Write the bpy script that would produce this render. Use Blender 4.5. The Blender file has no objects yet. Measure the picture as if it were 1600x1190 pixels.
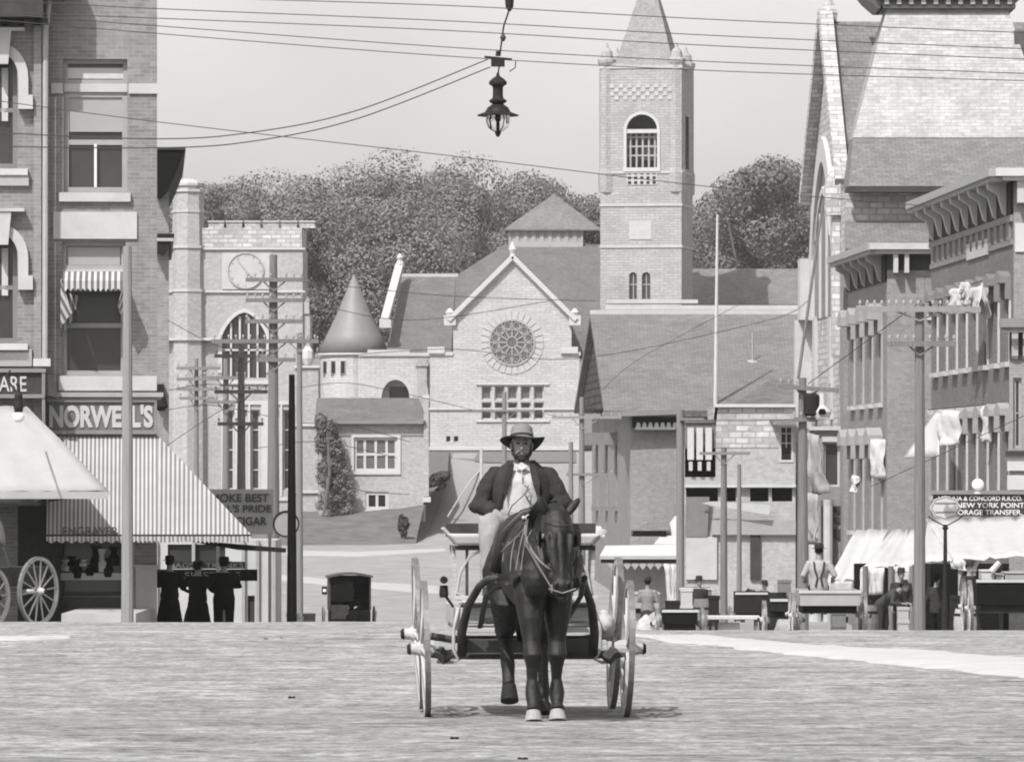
import bpy, bmesh, math, random
from mathutils import Vector as V, Matrix, noise
from mathutils.bvhtree import BVHTree
R = math.radians
sc = bpy.context.scene
col = sc.collection
# ------------------------------------------------------------ camera
F = 9600.0            # focal length of the photograph in its own pixels
EYE = 1.7
cd = bpy.data.cameras.new('camera'); cam = bpy.data.objects.new('camera', cd); col.objects.link(cam)
cam.location = (0, 0, EYE); cam.rotation_euler = (R(90), 0, 0)
cd.sensor_fit = 'HORIZONTAL'; cd.sensor_width = 36; cd.lens = 36 * F / 1600
cd.shift_y = 155 / 1600; cd.clip_start = 1; cd.clip_end = 8000
sc.camera = cam
# ------------------------------------------------------------ light
sun_dir = V((-0.30, -0.56, 0.77)).normalized()
el = math.asin(sun_dir.z); az = math.atan2(sun_dir.x, sun_dir.y)
w = bpy.data.worlds.new('World'); sc.world = w; w.use_nodes = True
nt = w.node_tree; nt.nodes.clear()
sky = nt.nodes.new('ShaderNodeTexSky'); sky.sky_type = 'NISHITA'; sky.sun_disc = False
sky.sun_elevation = el; sky.sun_rotation = az; sky.dust_density = 3.0; sky.air_density = 1.0
bw = nt.nodes.new('ShaderNodeRGBToBW'); bg = nt.nodes.new('ShaderNodeBackground')
# monochrome plate: the sky is reduced to its grey value; a blue-sensitive plate shows it even and pale
mxs = nt.nodes.new('ShaderNodeMath'); mxs.operation = 'MULTIPLY_ADD'; mxs.inputs[1].default_value = 1.10; mxs.inputs[2].default_value = 0.70
tc = nt.nodes.new('ShaderNodeTexCoord'); cl = nt.nodes.new('ShaderNodeTexNoise'); cl.inputs['Scale'].default_value = 16; cl.inputs['Detail'].default_value = 6
clm = nt.nodes.new('ShaderNodeMapRange'); clm.inputs[1].default_value = .3; clm.inputs[2].default_value = .7; clm.inputs[3].default_value = .92; clm.inputs[4].default_value = 1.07
mu = nt.nodes.new('ShaderNodeMath'); mu.operation = 'MULTIPLY'
tint = nt.nodes.new('ShaderNodeMix'); tint.data_type = 'RGBA'; tint.blend_type = 'MULTIPLY'; tint.inputs[0].default_value = 1; tint.inputs[7].default_value = (1, .985, .955, 1)
L = nt.links.new
L(sky.outputs[0], bw.inputs[0]); L(bw.outputs[0], mxs.inputs[0]); L(tc.outputs['Generated'], cl.inputs['Vector'])
L(cl.outputs[0], clm.inputs[0]); L(mxs.outputs[0], mu.inputs[0]); L(clm.outputs[0], mu.inputs[1]); L(mu.outputs[0], tint.inputs[6])
L(tint.outputs[2], bg.inputs[0]); bg.inputs[1].default_value = 0.15
wo = nt.nodes.new('ShaderNodeOutputWorld'); L(bg.outputs[0], wo.inputs[0])
sl = bpy.data.lights.new('sun', 'SUN'); sl.energy = 4.3; sl.angle = R(.6); sl.color = (1, .98, .945)
so = bpy.data.objects.new('sun', sl); col.objects.link(so); so.rotation_euler = sun_dir.to_track_quat('Z', 'Y').to_euler(); so.location = (-60, -60, 90)
sc.view_settings.view_transform = 'Standard'; sc.view_settings.look = 'None'; sc.view_settings.exposure = 0.35; sc.view_settings.gamma = 1
sc.cycles.use_denoising = True
sc.cycles.pixel_filter_type = 'BLACKMAN_HARRIS'; sc.cycles.filter_width = 2.0

rnd = random.Random(7)
# ------------------------------------------------------------ materials (all neutral grey: the plate is monochrome)
MATS = {}
def nodes_of(m):
    m.use_nodes = True; t = m.node_tree; b = t.nodes['Principled BSDF']; return t, b
def g3(v): return (v, v, v, 1)
def mat(name, v, rough=.75, var=.12, scale=6, bump=.0, detail=6, metal=0, spec=None, stretch=None, fine=0):
    """plain surface with uneven tone"""
    if name in MATS: return MATS[name]
    if spec is None: spec = .08 if v < .06 else .3
    m = bpy.data.materials.new(name); t, b = nodes_of(m); N = t.nodes; K = t.links.new
    c = N.new('ShaderNodeTexCoord'); n = N.new('ShaderNodeTexNoise'); n.inputs['Scale'].default_value = scale; n.inputs['Detail'].default_value = detail; n.inputs['Roughness'].default_value = .65
    src = c.outputs['Object']
    if stretch:
        mp = N.new('ShaderNodeMapping'); mp.inputs['Scale'].default_value = stretch; K(src, mp.inputs[0]); src = mp.outputs[0]
    K(src, n.inputs['Vector'])
    r = N.new('ShaderNodeMapRange'); r.inputs[1].default_value = .25; r.inputs[2].default_value = .75; r.inputs[3].default_value = v * (1 - var); r.inputs[4].default_value = v * (1 + var)
    K(n.outputs[0], r.inputs[0]); K(r.outputs[0], b.inputs['Base Color'])
    b.inputs['Roughness'].default_value = rough; b.inputs['Metallic'].default_value = metal; b.inputs['Specular IOR Level'].default_value = spec
    if bump:
        bp = N.new('ShaderNodeBump'); bp.inputs['Strength'].default_value = bump; bp.inputs['Distance'].default_value = .05; K(n.outputs[0], bp.inputs['Height']); K(bp.outputs[0], b.inputs['Normal'])
    MATS[name] = m; return m
def coursed(name, v1, v2, mortar, bw_, bh, ms=.01, rough=.85, blotch=.12, bump=.4, bscale=.35, offset=.5):
    """bricks, ashlar, slates: a Brick texture in metres on the UVs, with blotches of its own"""
    m = bpy.data.materials.new(name); t, b = nodes_of(m); N = t.nodes; K = t.links.new
    uv = N.new('ShaderNodeUVMap'); br = N.new('ShaderNodeTexBrick')
    br.inputs['Scale'].default_value = 1; br.inputs['Brick Width'].default_value = bw_; br.inputs['Row Height'].default_value = bh; br.inputs['Mortar Size'].default_value = ms
    br.inputs['Color1'].default_value = g3(v1); br.inputs['Color2'].default_value = g3(v2); br.inputs['Mortar'].default_value = g3(mortar); br.offset = offset
    nd = N.new('ShaderNodeTexNoise'); nd.inputs['Scale'].default_value = 1.3
    mp = N.new('ShaderNodeVectorMath'); mp.operation = 'MULTIPLY_ADD'; mp.inputs[1].default_value = (bh * .25,) * 3
    K(uv.outputs[0], nd.inputs['Vector']); K(nd.outputs['Color'], mp.inputs[0]); K(uv.outputs[0], mp.inputs[2]); K(mp.outputs[0], br.inputs['Vector'])
    n = N.new('ShaderNodeTexNoise'); n.inputs['Scale'].default_value = bscale; n.inputs['Detail'].default_value = 7; n.inputs['Roughness'].default_value = .7; K(uv.outputs[0], n.inputs['Vector'])
    r = N.new('ShaderNodeMapRange'); r.inputs[1].default_value = .3; r.inputs[2].default_value = .7; r.inputs[3].default_value = 1 - blotch; r.inputs[4].default_value = 1 + blotch; K(n.outputs[0], r.inputs[0])
    n2 = N.new('ShaderNodeTexNoise'); n2.inputs['Scale'].default_value = 5; n2.inputs['Detail'].default_value = 3; K(uv.outputs[0], n2.inputs['Vector'])
    r2 = N.new('ShaderNodeMapRange'); r2.inputs[1].default_value = .3; r2.inputs[2].default_value = .7; r2.inputs[3].default_value = .88; r2.inputs[4].default_value = 1.12; K(n2.outputs[0], r2.inputs[0])
    mm = N.new('ShaderNodeMath'); mm.operation = 'MULTIPLY'; K(r.outputs[0], mm.inputs[0]); K(r2.outputs[0], mm.inputs[1])
    mx = N.new('ShaderNodeMix'); mx.data_type = 'RGBA'; mx.blend_type = 'MULTIPLY'; mx.inputs[0].default_value = 1; K(br.outputs['Color'], mx.inputs[6]); K(mm.outputs[0], mx.inputs[7])
    K(mx.outputs[2], b.inputs['Base Color']); b.inputs['Roughness'].default_value = rough; b.inputs['Specular IOR Level'].default_value = .2
    bp = N.new('ShaderNodeBump'); bp.inputs['Strength'].default_value = bump; bp.inputs['Distance'].default_value = .03; K(br.outputs['Color'], bp.inputs['Height']); K(bp.outputs[0], b.inputs['Normal'])
    return m
def striped(name, a, c, period, axis=0, duty=.5):
    m = bpy.data.materials.new(name); t, b = nodes_of(m); N = t.nodes; K = t.links.new
    uv = N.new('ShaderNodeUVMap'); sx = N.new('ShaderNodeSeparateXYZ'); K(uv.outputs[0], sx.inputs[0])
    d = N.new('ShaderNodeMath'); d.operation = 'DIVIDE'; d.inputs[1].default_value = period; K(sx.outputs[axis], d.inputs[0])
    f = N.new('ShaderNodeMath'); f.operation = 'FRACT'; K(d.outputs[0], f.inputs[0])
    g = N.new('ShaderNodeMath'); g.operation = 'GREATER_THAN'; g.inputs[1].default_value = duty; K(f.outputs[0], g.inputs[0])
    mx = N.new('ShaderNodeMix'); mx.data_type = 'RGBA'; K(g.outputs[0], mx.inputs[0]); mx.inputs[6].default_value = g3(a); mx.inputs[7].default_value = g3(c)
    n = N.new('ShaderNodeTexNoise'); n.inputs['Scale'].default_value = 2; n.inputs['Detail'].default_value = 5; K(uv.outputs[0], n.inputs['Vector'])
    r = N.new('ShaderNodeMapRange'); r.inputs[1].default_value = .3; r.inputs[2].default_value = .7; r.inputs[3].default_value = .9; r.inputs[4].default_value = 1.05; K(n.outputs[0], r.inputs[0])
    m2 = N.new('ShaderNodeMix'); m2.data_type = 'RGBA'; m2.blend_type = 'MULTIPLY'; m2.inputs[0].default_value = 1; K(mx.outputs[2], m2.inputs[6]); K(r.outputs[0], m2.inputs[7])
    K(m2.outputs[2], b.inputs['Base Color']); b.inputs['Roughness'].default_value = .9; b.inputs['Specular IOR Level'].default_value = .1
    return m
M = {}
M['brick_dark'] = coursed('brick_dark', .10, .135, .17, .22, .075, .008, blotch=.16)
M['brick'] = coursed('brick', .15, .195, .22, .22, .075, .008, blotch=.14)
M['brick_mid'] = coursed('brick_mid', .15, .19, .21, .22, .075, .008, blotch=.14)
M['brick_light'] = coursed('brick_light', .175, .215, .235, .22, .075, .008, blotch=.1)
M['brick_buff'] = coursed('brick_buff', .26, .31, .35, .24, .08, .008, blotch=.10)
M['ashlar'] = coursed('ashlar', .345, .40, .285, .75, .21, .022, blotch=.12, bump=.35)
M['ashlar_mid'] = coursed('ashlar_mid', .275, .33, .22, .7, .21, .022, blotch=.14, bump=.35)
M['rubble'] = coursed('rubble', .28, .46, .26, .5, .22, .03, blotch=.22, bump=.6)
M['slate'] = coursed('slate', .10, .135, .07, .3, .2, .012, rough=.6, blotch=.16, bscale=.6)
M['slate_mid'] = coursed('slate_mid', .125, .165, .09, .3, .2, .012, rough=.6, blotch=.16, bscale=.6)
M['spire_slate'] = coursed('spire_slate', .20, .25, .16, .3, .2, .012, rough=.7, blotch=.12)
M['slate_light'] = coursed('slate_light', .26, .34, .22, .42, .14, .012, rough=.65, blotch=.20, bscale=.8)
M['shingle_dark'] = coursed('shingle_dark', .02, .09, .01, .35, .3, .04, rough=.7, blotch=.4, bscale=1.5)
M['stone_white'] = mat('stone_white', .41, .8, .08, 2.5, .3)
M['stone_pale'] = mat('stone_pale', .37, .85, .12, 1.6, .3)
M['stone_grey'] = mat('stone_grey', .30, .85, .14, 1.8, .3)
M['paint_white'] = mat('paint_white', .56, .55, .06, 3)
M['paint_grey'] = mat('paint_grey', .26, .6, .12, 3)
M['paint_mid'] = mat('paint_mid', .16, .6, .15, 3)
M['paint_dark'] = mat('paint_dark', .045, .5, .3, 3)
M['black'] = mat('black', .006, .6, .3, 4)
M['iron'] = mat('iron', .02, .5, .3, 9)
M['wood_dark'] = mat('wood_dark', .018, .8, .35, 4, .3, stretch=(6, 6, .6))
M['wood_pole'] = mat('wood_pole', .135, .85, .25, 3, .4, stretch=(8, 8, .5))
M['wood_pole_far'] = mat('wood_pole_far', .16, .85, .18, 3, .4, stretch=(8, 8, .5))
M['wood_pole_pale'] = mat('wood_pole_pale', .20, .85, .18, 2, .3, stretch=(8, 8, .5))
M['wood_light'] = mat('wood_light', .42, .7, .16, 4, .2, stretch=(1, 6, 6))
M['canvas'] = mat('canvas', .37, .95, .07, 2.2, .15)
M['canvas_left'] = mat('canvas_left', .29, .95, .08, 2.2, .15)
M['canvas_grey'] = mat('canvas_grey', .27, .95, .18, 3.0, .3)
M['linen'] = mat('linen', .42, .95, .08, 7, .4)
M['pane'] = mat('pane', .035, .25, .3, .8, spec=.5)
M['pane_dark'] = mat('pane_dark', .012, .25, .3, .8, spec=.3)
M['pane_mid'] = mat('pane_mid', .09, .3, .2, 1.2, spec=.5)
M['shade'] = mat('shade', .27, .9, .06, 2)
M['letter_pale'] = mat('letter_pale', .36, .8, .1, 5)
M['letter_dark'] = mat('letter_dark', .06, .8, .1, 5)
M['sign_face'] = mat('sign_face', .11, .7, .15, 3)
M['sign_pale'] = mat('sign_pale', .33, .7, .10, 3)
M['awning_stripe'] = striped('awning_stripe', .36, .14, .078)
M['awning_window'] = striped('awning_window', .42, .12, .11)
M['tin_dark'] = mat('tin_dark', .07, .4, .3, 4)
M['globe_glass'] = mat('globe_glass', .8, .25, .03, 3, spec=.6)

# ------------------------------------------------------------ mesh builder
BASE = {}
def root_base(o):
    return BASE.get(o.name, V((0, 0, 0)))
def tag(o, label=None, cat=None, group=None, kind=None):
    if label: o['label'] = label
    if cat: o['category'] = cat
    if group: o['group'] = group
    if kind: o['kind'] = kind
    return o
def thing(name, label, cat, loc, group=None):
    o = bpy.data.objects.new(name, None); col.objects.link(o); o.location = loc; o.empty_display_size = .3
    BASE[o.name] = V(loc)
    return tag(o, label, cat, group)
class MB:
    def __init__(s, M4=None): s.v = []; s.f = []; s.m = []; s.M = M4; s.mi = 0
    def add(s, vs, fs):
        o = len(s.v)
        s.v += [(s.M @ V(p)) if s.M is not None else V(p) for p in vs]
        s.f += [tuple(i + o for i in f) for f in fs]; s.m += [s.mi] * len(fs); return s
    def hexa(s, p):   # 0-3 bottom ring ccw, 4-7 top ring
        return s.add(p, [(3, 2, 1, 0), (4, 5, 6, 7), (0, 1, 5, 4), (1, 2, 6, 5), (2, 3, 7, 6), (3, 0, 4, 7)])
    def box(s, x0, y0, z0, x1, y1, z1):
        return s.hexa([(x0, y0, z0), (x1, y0, z0), (x1, y1, z0), (x0, y1, z0), (x0, y0, z1), (x1, y0, z1), (x1, y1, z1), (x0, y1, z1)])
    def quad(s, a, b, c, d): return s.add([a, b, c, d], [(0, 1, 2, 3)])
    def poly(s, pts): return s.add(pts, [tuple(range(len(pts)))])
    def slab(s, pts, t=.02):
        """sheet with thickness t along its normal"""
        P_ = [V(p) for p in pts]; n = (P_[1] - P_[0]).cross(P_[-1] - P_[0]).normalized() * t; k = len(P_)
        vs = P_ + [p - n for p in P_]
        fs = [tuple(range(k)), tuple(range(2 * k - 1, k - 1, -1))] + [(i, i + k, (i + 1) % k + k, (i + 1) % k) for i in range(k)]
        return s.add(vs, fs)
    def prism(s, pts, y0, y1):
        """polygon given in (x,z), counter-clockwise from the front, between depths y0 and y1"""
        k = len(pts); vs = [(a, y0, b) for a, b in pts] + [(a, y1, b) for a, b in pts]
        fs = [tuple(range(k)), tuple(range(2 * k - 1, k - 1, -1))] + [(i, i + k, (i + 1) % k + k, (i + 1) % k) for i in range(k)]
        return s.add(vs, fs)
    def bar(s, a, b, w, h=None):
        a = V(a); b = V(b); h = h or w; t = (b - a).normalized(); ref = V((0, 0, 1)) if abs(t.z) < .9 else V((0, 1, 0))
        x = t.cross(ref).normalized() * w / 2; y = x.cross(t).normalized() * h / 2
        return s.hexa([a - x - y, a + x - y, a + x + y, a - x + y, b - x - y, b + x - y, b + x + y, b - x + y])
    def tube(s, path, r, n=8, ref=(0, 0, 1), closed=False):
        path = [V(p) for p in path]; k = len(path); vs = []; ref = V(ref)
        if not isinstance(r, (list, tuple)): r = [r] * k
        for i, p in enumerate(path):
            if closed: t = path[(i + 1) % k] - path[i - 1]
            else: t = path[min(i + 1, k - 1)] - path[max(i - 1, 0)]
            t = t.normalized() if t.length > 1e-9 else V((0, 0, 1))
            if i == 0:
                rf = ref if abs(t.dot(ref)) < .97 else (V((0, 1, 0)) if abs(t.y) < .9 else V((1, 0, 0)))
                sd = t.cross(rf).normalized()
            else: sd = (sd - t * t.dot(sd)).normalized()
            up = sd.cross(t)
            ra, rb = r[i] if isinstance(r[i], (list, tuple)) else (r[i], r[i])
            vs += [p + sd * math.cos(2 * math.pi * j / n) * ra + up * math.sin(2 * math.pi * j / n) * rb for j in range(n)]
        fs = [(i * n + j, i * n + (j + 1) % n, (i + 1) * n + (j + 1) % n, (i + 1) * n + j) for i in range(k - 1) for j in range(n)]
        if closed: fs += [((k - 1) * n + j, (k - 1) * n + (j + 1) % n, (j + 1) % n, j) for j in range(n)]
        else: fs += [tuple(range(n - 1, -1, -1)), tuple((k - 1) * n + j for j in range(n))]
        return s.add(vs, fs)
    def cyl(s, a, b, r0, r1=None, n=12): return s.tube([a, b], [r0, r0 if r1 is None else r1], n)
    def lathe(s, prof, c=(0, 0, 0), n=16, sx=1, sy=1):
        vs = [(c[0] + r * sx * math.cos(2 * math.pi * j / n), c[1] + r * sy * math.sin(2 * math.pi * j / n), c[2] + z) for r, z in prof for j in range(n)]
        k = len(prof)
        fs = [(i * n + j, i * n + (j + 1) % n, (i + 1) * n + (j + 1) % n, (i + 1) * n + j) for i in range(k - 1) for j in range(n)]
        fs += [tuple(range(n - 1, -1, -1)), tuple((k - 1) * n + j for j in range(n))]
        return s.add(vs, fs)
    def ball(s, c, r, n=14, m=9):
        rx, ry, rz = r if isinstance(r, (tuple, list)) else (r, r, r); vs = []; fs = []
        for i in range(1, m):
            a = math.pi * i / m
            vs += [(c[0] + rx * math.sin(a) * math.cos(2 * math.pi * j / n), c[1] + ry * math.sin(a) * math.sin(2 * math.pi * j / n), c[2] - rz * math.cos(a)) for j in range(n)]
        k = len(vs); vs += [(c[0], c[1], c[2] - rz), (c[0], c[1], c[2] + rz)]
        fs = [(i * n + j, i * n + (j + 1) % n, (i + 1) * n + (j + 1) % n, (i + 1) * n + j) for i in range(m - 2) for j in range(n)]
        fs += [(k, (j + 1) % n, j) for j in range(n)] + [(k + 1, (m - 2) * n + j, (m - 2) * n + (j + 1) % n) for j in range(n)]
        return s.add(vs, fs)
    def build(s, name, material, parent=None, label=None, cat=None, group=None, kind=None, smooth=False, uv=True, loc=None, bevel=0):
        me = bpy.data.meshes.new(name)
        if parent is not None: base = root_base(parent)
        elif loc is not None: base = V(loc)
        elif kind == 'structure' or kind == 'stuff': base = V((0, 0, 0))
        else:
            xs = [p.x for p in s.v]; ys = [p.y for p in s.v]; base = V(((min(xs) + max(xs)) / 2, (min(ys) + max(ys)) / 2, min(p.z for p in s.v)))
        me.from_pydata([p - base for p in s.v], [], s.f)
        for mm in (material if isinstance(material, list) else [material]): me.materials.append(mm)
        if isinstance(material, list): me.polygons.foreach_set('material_index', s.m)
        if smooth: me.polygons.foreach_set('use_smooth', [True] * len(s.f))
        me.update()
        if uv:
            ul = me.uv_layers.new(name='UVMap').data
            for p in me.polygons:
                n = p.normal
                if abs(n.z) > .985: t = V((1, 0, 0)); b = V((0, 1, 0))
                else: t = V((-n.y, n.x, 0)).normalized(); b = n.cross(t); b = b if b.z > 0 else -b
                for li in p.loop_indices:
                    c = me.vertices[me.loops[li].vertex_index].co + base
                    ul[li].uv = (c.dot(t), c.dot(b))
        o = bpy.data.objects.new(name, me); col.objects.link(o)
        if parent is not None: o.parent = parent
        else: o.location = base
        BASE[o.name] = base
        if bevel:
            bv = o.modifiers.new('bevel', 'BEVEL'); bv.width = bevel; bv.segments = 2; bv.limit_method = 'ANGLE'
        return tag(o, label, cat, group, kind)
def copy_tree(o, loc=None, rotz=None, parent=None, label=None, group=None):
    c = o.copy(); col.objects.link(c)
    if parent is not None: c.parent = parent
    if loc is not None: c.location = loc
    if rotz is not None: c.rotation_euler = (0, 0, rotz)
    if label: c['label'] = label
    if group: c['group'] = group
    for ch in [x for x in sc.objects if x.parent == o]: copy_tree(ch, parent=c)
    return c
def P(px, py, d): return V(((px - 800) / F * d, d, EYE - (py - 750) / F * d))
def sstep(a, b, x):
    t = min(1, max(0, (x - a) / (b - a))); return t * t * (3 - 2 * t)
GT = [(-40, .12), (35, .10), (42.6, .03), (44.9, -.03), (46.4, -.05), (60, -.06), (72, -.07), (84, -.24), (96, -.56), (117, -1.25), (140, -2.1), (175, -3.0), (210, -3.25),
      (240, -2.9), (300, -1.4), (400, 1.6), (470, 3.9), (560, 6), (700, 7), (4000, 7)]
def G(x, d):
    for (a, za), (b, zb) in zip(GT, GT[1:]):
        if d <= b:
            t = (d - a) / (b - a); z = za + (zb - za) * t; break
    else: z = 7
    return z - .115 * sstep(.2, 2.2, x) * sstep(55, 75, d) * (1 - sstep(110, 140, d))
def ground_hit(px, py):
    d = 30.0; k = (px - 800) / F
    while d < 600:
        if EYE - (py - 750) / F * d <= G(k * d, d): return V((k * d, d, G(k * d, d)))
        d += .1
    return V((k * 72, 72, G(k * 72, 72)))
class Wall:
    """vertical plane; u runs left to right as the street sees it, v is inwards, z up"""
    def __init__(s, A, B):
        s.A = V((A[0], A[1])); s.B = V((B[0], B[1])); s.d = (s.B - s.A).normalized(); s.len = (s.B - s.A).length; s.n = V((-s.d.y, s.d.x))
        s.M = Matrix(((s.d.x, s.n.x, 0, s.A.x), (s.d.y, s.n.y, 0, s.A.y), (0, 0, 1, 0), (0, 0, 0, 1)))
    def u(s, px, v=0):
        k = (px - 800) / F; A = s.A + s.n * v; return (k * A.y - A.x) / (s.d.x - k * s.d.y)
    def z(s, py, u, v=0): return EYE - (py - 750) / F * (s.A.y + s.d.y * u + s.n.y * v)
    def mb(s): return MB(s.M)
    def pt(s, u, v, z): return s.M @ V((u, v, z))
def front(px0, px1, d, rot=0):
    a = P(px0, 750, d); b = P(px1, 750, d)
    if rot:
        Lw = (b - a).length; b = a + V((math.cos(R(rot)) * Lw, math.sin(R(rot)) * Lw, 0))
    return Wall((a.x, a.y), (b.x, b.y))
def span(px0, d0, px1, d1):
    a = P(px0, 750, d0); b = P(px1, 750, d1); return Wall((a.x, a.y), (b.x, b.y))
def wall_holes(mb, u0, u1, z0, z1, holes, rev=.15, y=0, thick=None):
    us = sorted({u0, u1} | {h[0] for h in holes} | {h[1] for h in holes}); zs = sorted({z0, z1} | {h[2] for h in holes} | {h[3] for h in holes})
    us = [q for q in us if u0 - 1e-6 <= q <= u1 + 1e-6]; zs = [q for q in zs if z0 - 1e-6 <= q <= z1 + 1e-6]
    for a, b in zip(us, us[1:]):
        for c, d in zip(zs, zs[1:]):
            mu_, mz = (a + b) / 2, (c + d) / 2
            if any(h[0] < mu_ < h[1] and h[2] < mz < h[3] for h in holes): continue
            mb.quad((a, y, c), (b, y, c), (b, y, d), (a, y, d))
    for h in holes:
        a, b, c, d = h[:4]; r = y + rev
        mb.quad((a, y, c), (a, y, d), (a, r, d), (a, r, c)); mb.quad((b, y, d), (b, y, c), (b, r, c), (b, r, d))
        mb.quad((a, y, d), (b, y, d), (b, r, d), (a, r, d)); mb.quad((a, y, c), (a, r, c), (b, r, c), (b, y, c))
def shell(mb, u0, u1, z0, z1, depth, holes=(), rev=.15):
    """four walls and a lid, the front pierced"""
    wall_holes(mb, u0, u1, z0, z1, list(holes), rev)
    mb.quad((u0, depth, z0), (u0, 0, z0), (u0, 0, z1), (u0, depth, z1)); mb.quad((u1, 0, z0), (u1, depth, z0), (u1, depth, z1), (u1, 0, z1))
    mb.quad((u1, depth, z0), (u0, depth, z0), (u0, depth, z1), (u1, depth, z1)); mb.quad((u0, 0, z1), (u1, 0, z1), (u1, depth, z1), (u0, depth, z1))
def window(root, W, u0, u1, z0, z1, rev=.15, cols=1, rows=2, fm='paint_white', pm='pane', fw=.07, bw_=.035, y=0, shade=0, name='window', label=None, blind=None):
    m = W.mb(); r = y + rev
    m.box(u0, r - .05, z0, u0 + fw, r + .03, z1); m.box(u1 - fw, r - .05, z0, u1, r + .03, z1)
    m.box(u0 + fw, r - .05, z0, u1 - fw, r + .03, z0 + fw); m.box(u0 + fw, r - .05, z1 - fw, u1 - fw, r + .03, z1)
    for i in range(1, cols):
        c = u0 + (u1 - u0) * i / cols; m.box(c - bw_ / 2, r - .03, z0 + fw, c + bw_ / 2, r + .02, z1 - fw)
    for i in range(1, rows):
        c = z0 + (z1 - z0) * i / rows; m.box(u0 + fw, r - .04, c - bw_ / 2, u1 - fw, r + .01, c + bw_ / 2)
    o = m.build(name, M[fm], root, label=label)
    q = W.mb(); q.box(u0 + .01, r + .035, z0 + .01, u1 - .01, r + .05, z1 - .01); q.build('pane', M[pm], o)
    if shade:
        q = W.mb(); q.box(u0 + fw, r + .012, z1 - fw - (z1 - z0) * shade, u1 - fw, r + .022, z1 - fw); q.build('window_shade', M['shade'], o)
    return o
def gable_roof(mb, u0, u1, v0, v1, ze, zr, axis='u', over=.3, t=.18):
    """ridge along u (axis u) or v; slabs with thickness"""
    if axis == 'u':
        vm = (v0 + v1) / 2
        mb.slab([(u0 - over, v0 - over, ze), (u1 + over, v0 - over, ze), (u1 + over, vm, zr), (u0 - over, vm, zr)], t)
        mb.slab([(u1 + over, v1 + over, ze), (u0 - over, v1 + over, ze), (u0 - over, vm, zr), (u1 + over, vm, zr)], t)
    else:
        um = (u0 + u1) / 2
        mb.slab([(u0 - over, v1 + over, ze), (u0 - over, v0 - over, ze), (um, v0 - over, zr), (um, v1 + over, zr)], t)
        mb.slab([(u1 + over, v0 - over, ze), (u1 + over, v1 + over, ze), (um, v1 + over, zr), (um, v0 - over, zr)], t)
def text(s, W, u0, u1, z0, z1, parent, m, y=-.03, bold=0, name='lettering', label=None):
    c = bpy.data.curves.new('t', 'FONT'); c.body = s; c.size = 1; c.extrude = .01; c.offset = bold
    o = bpy.data.objects.new('t', c); col.objects.link(o)
    me = bpy.data.meshes.new_from_object(o.evaluated_get(bpy.context.evaluated_depsgraph_get()))
    bpy.data.objects.remove(o)
    vs = [v.co.copy() for v in me.vertices]; xa = min(v.x for v in vs); xb = max(v.x for v in vs); ya = min(v.y for v in vs); yb = max(v.y for v in vs)
    mb = W.mb(); mb.add([(u0 + (v.x - xa) / (xb - xa) * (u1 - u0), y - v.z * .6, z0 + (v.y - ya) / (yb - ya) * (z1 - z0)) for v in vs], [tuple(p.vertices) for p in me.polygons])
    bpy.data.meshes.remove(me)
    return mb.build(name, M[m], parent, label=label, uv=False)
def arch_pts(u0, u1, zs, zt, n=10, pointed=False):
    """points of an arch from the right springing to the left one"""
    c = (u0 + u1) / 2; a = (u1 - u0) / 2; pts = []
    for i in range(n + 1):
        th = math.pi * i / n
        if pointed:
            x = math.cos(th); zz = (1 - abs(x) ** 1.7) ** .8 if abs(x) < 1 else 0
            pts.append((c + a * x, zs + (zt - zs) * zz))
        else: pts.append((c + a * math.cos(th), zs + (zt - zs) * math.sin(th)))
    return pts
def arch_band(mb, u0, u1, zs, zt, wd, y0, y1, n=14, pointed=False, foot=0):
    """raised band around an arch, with straight legs of length foot"""
    inn = arch_pts(u0, u1, zs, zt, n, pointed); out = arch_pts(u0 - wd, u1 + wd, zs, zt + wd, n, pointed)
    if foot: inn = [(u1, zs - foot)] + inn + [(u0, zs - foot)]; out = [(u1 + wd, zs - foot)] + out + [(u0 - wd, zs - foot)]
    for i in range(len(inn) - 1):
        a, b, c, d = inn[i], out[i], out[i + 1], inn[i + 1]
        mb.prism([a, b, c, d], y0, y1)
def spandrel(mb, u0, u1, zs, zt, y0, y1, n=12, pointed=False):
    """fills the corners between an arch and the rectangle round it"""
    p = arch_pts(u0, u1, zs, zt, n, pointed)
    for i in range(n):
        a, b = p[i], p[i + 1]
        mb.prism([(b[0], b[1]), (a[0], a[1]), (a[0], zt), (b[0], zt)], y0, y1)
def sheet(name, label, pts, m='canvas', cat='awning', sag=.0, nu=10, nv=6, seed=1, group=None, edge_drop=None, t=.015, loc=None):
    """cloth sheet from four corners (top left, top right, bottom right, bottom left) with folds"""
    a, b, c, d_ = [V(p) for p in pts]; q = MB(); vs = []
    nrm = (b - a).cross(d_ - a).normalized()
    for j in range(nv + 1):
        for i in range(nu + 1):
            p = a.lerp(b, i / nu).lerp(d_.lerp(c, i / nu), j / nv)
            p += nrm * (noise.noise(V((i * .9 + seed * 7, j * .35, seed))) * sag) - V((0, 0, 1)) * abs(sag) * math.sin(math.pi * i / nu) * math.sin(math.pi * j / nv) * .6
            vs.append(p)
    q.add(vs, [(j * (nu + 1) + i, j * (nu + 1) + i + 1, (j + 1) * (nu + 1) + i + 1, (j + 1) * (nu + 1) + i) for j in range(nv) for i in range(nu)])
    if isinstance(label, bpy.types.Object): o = q.build(name, M[m], label, smooth=True)
    else: o = q.build(name, M[m], label=label, cat=cat, group=group, smooth=True)
    so_ = o.modifiers.new('thickness', 'SOLIDIFY'); so_.thickness = t
    return o
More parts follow.
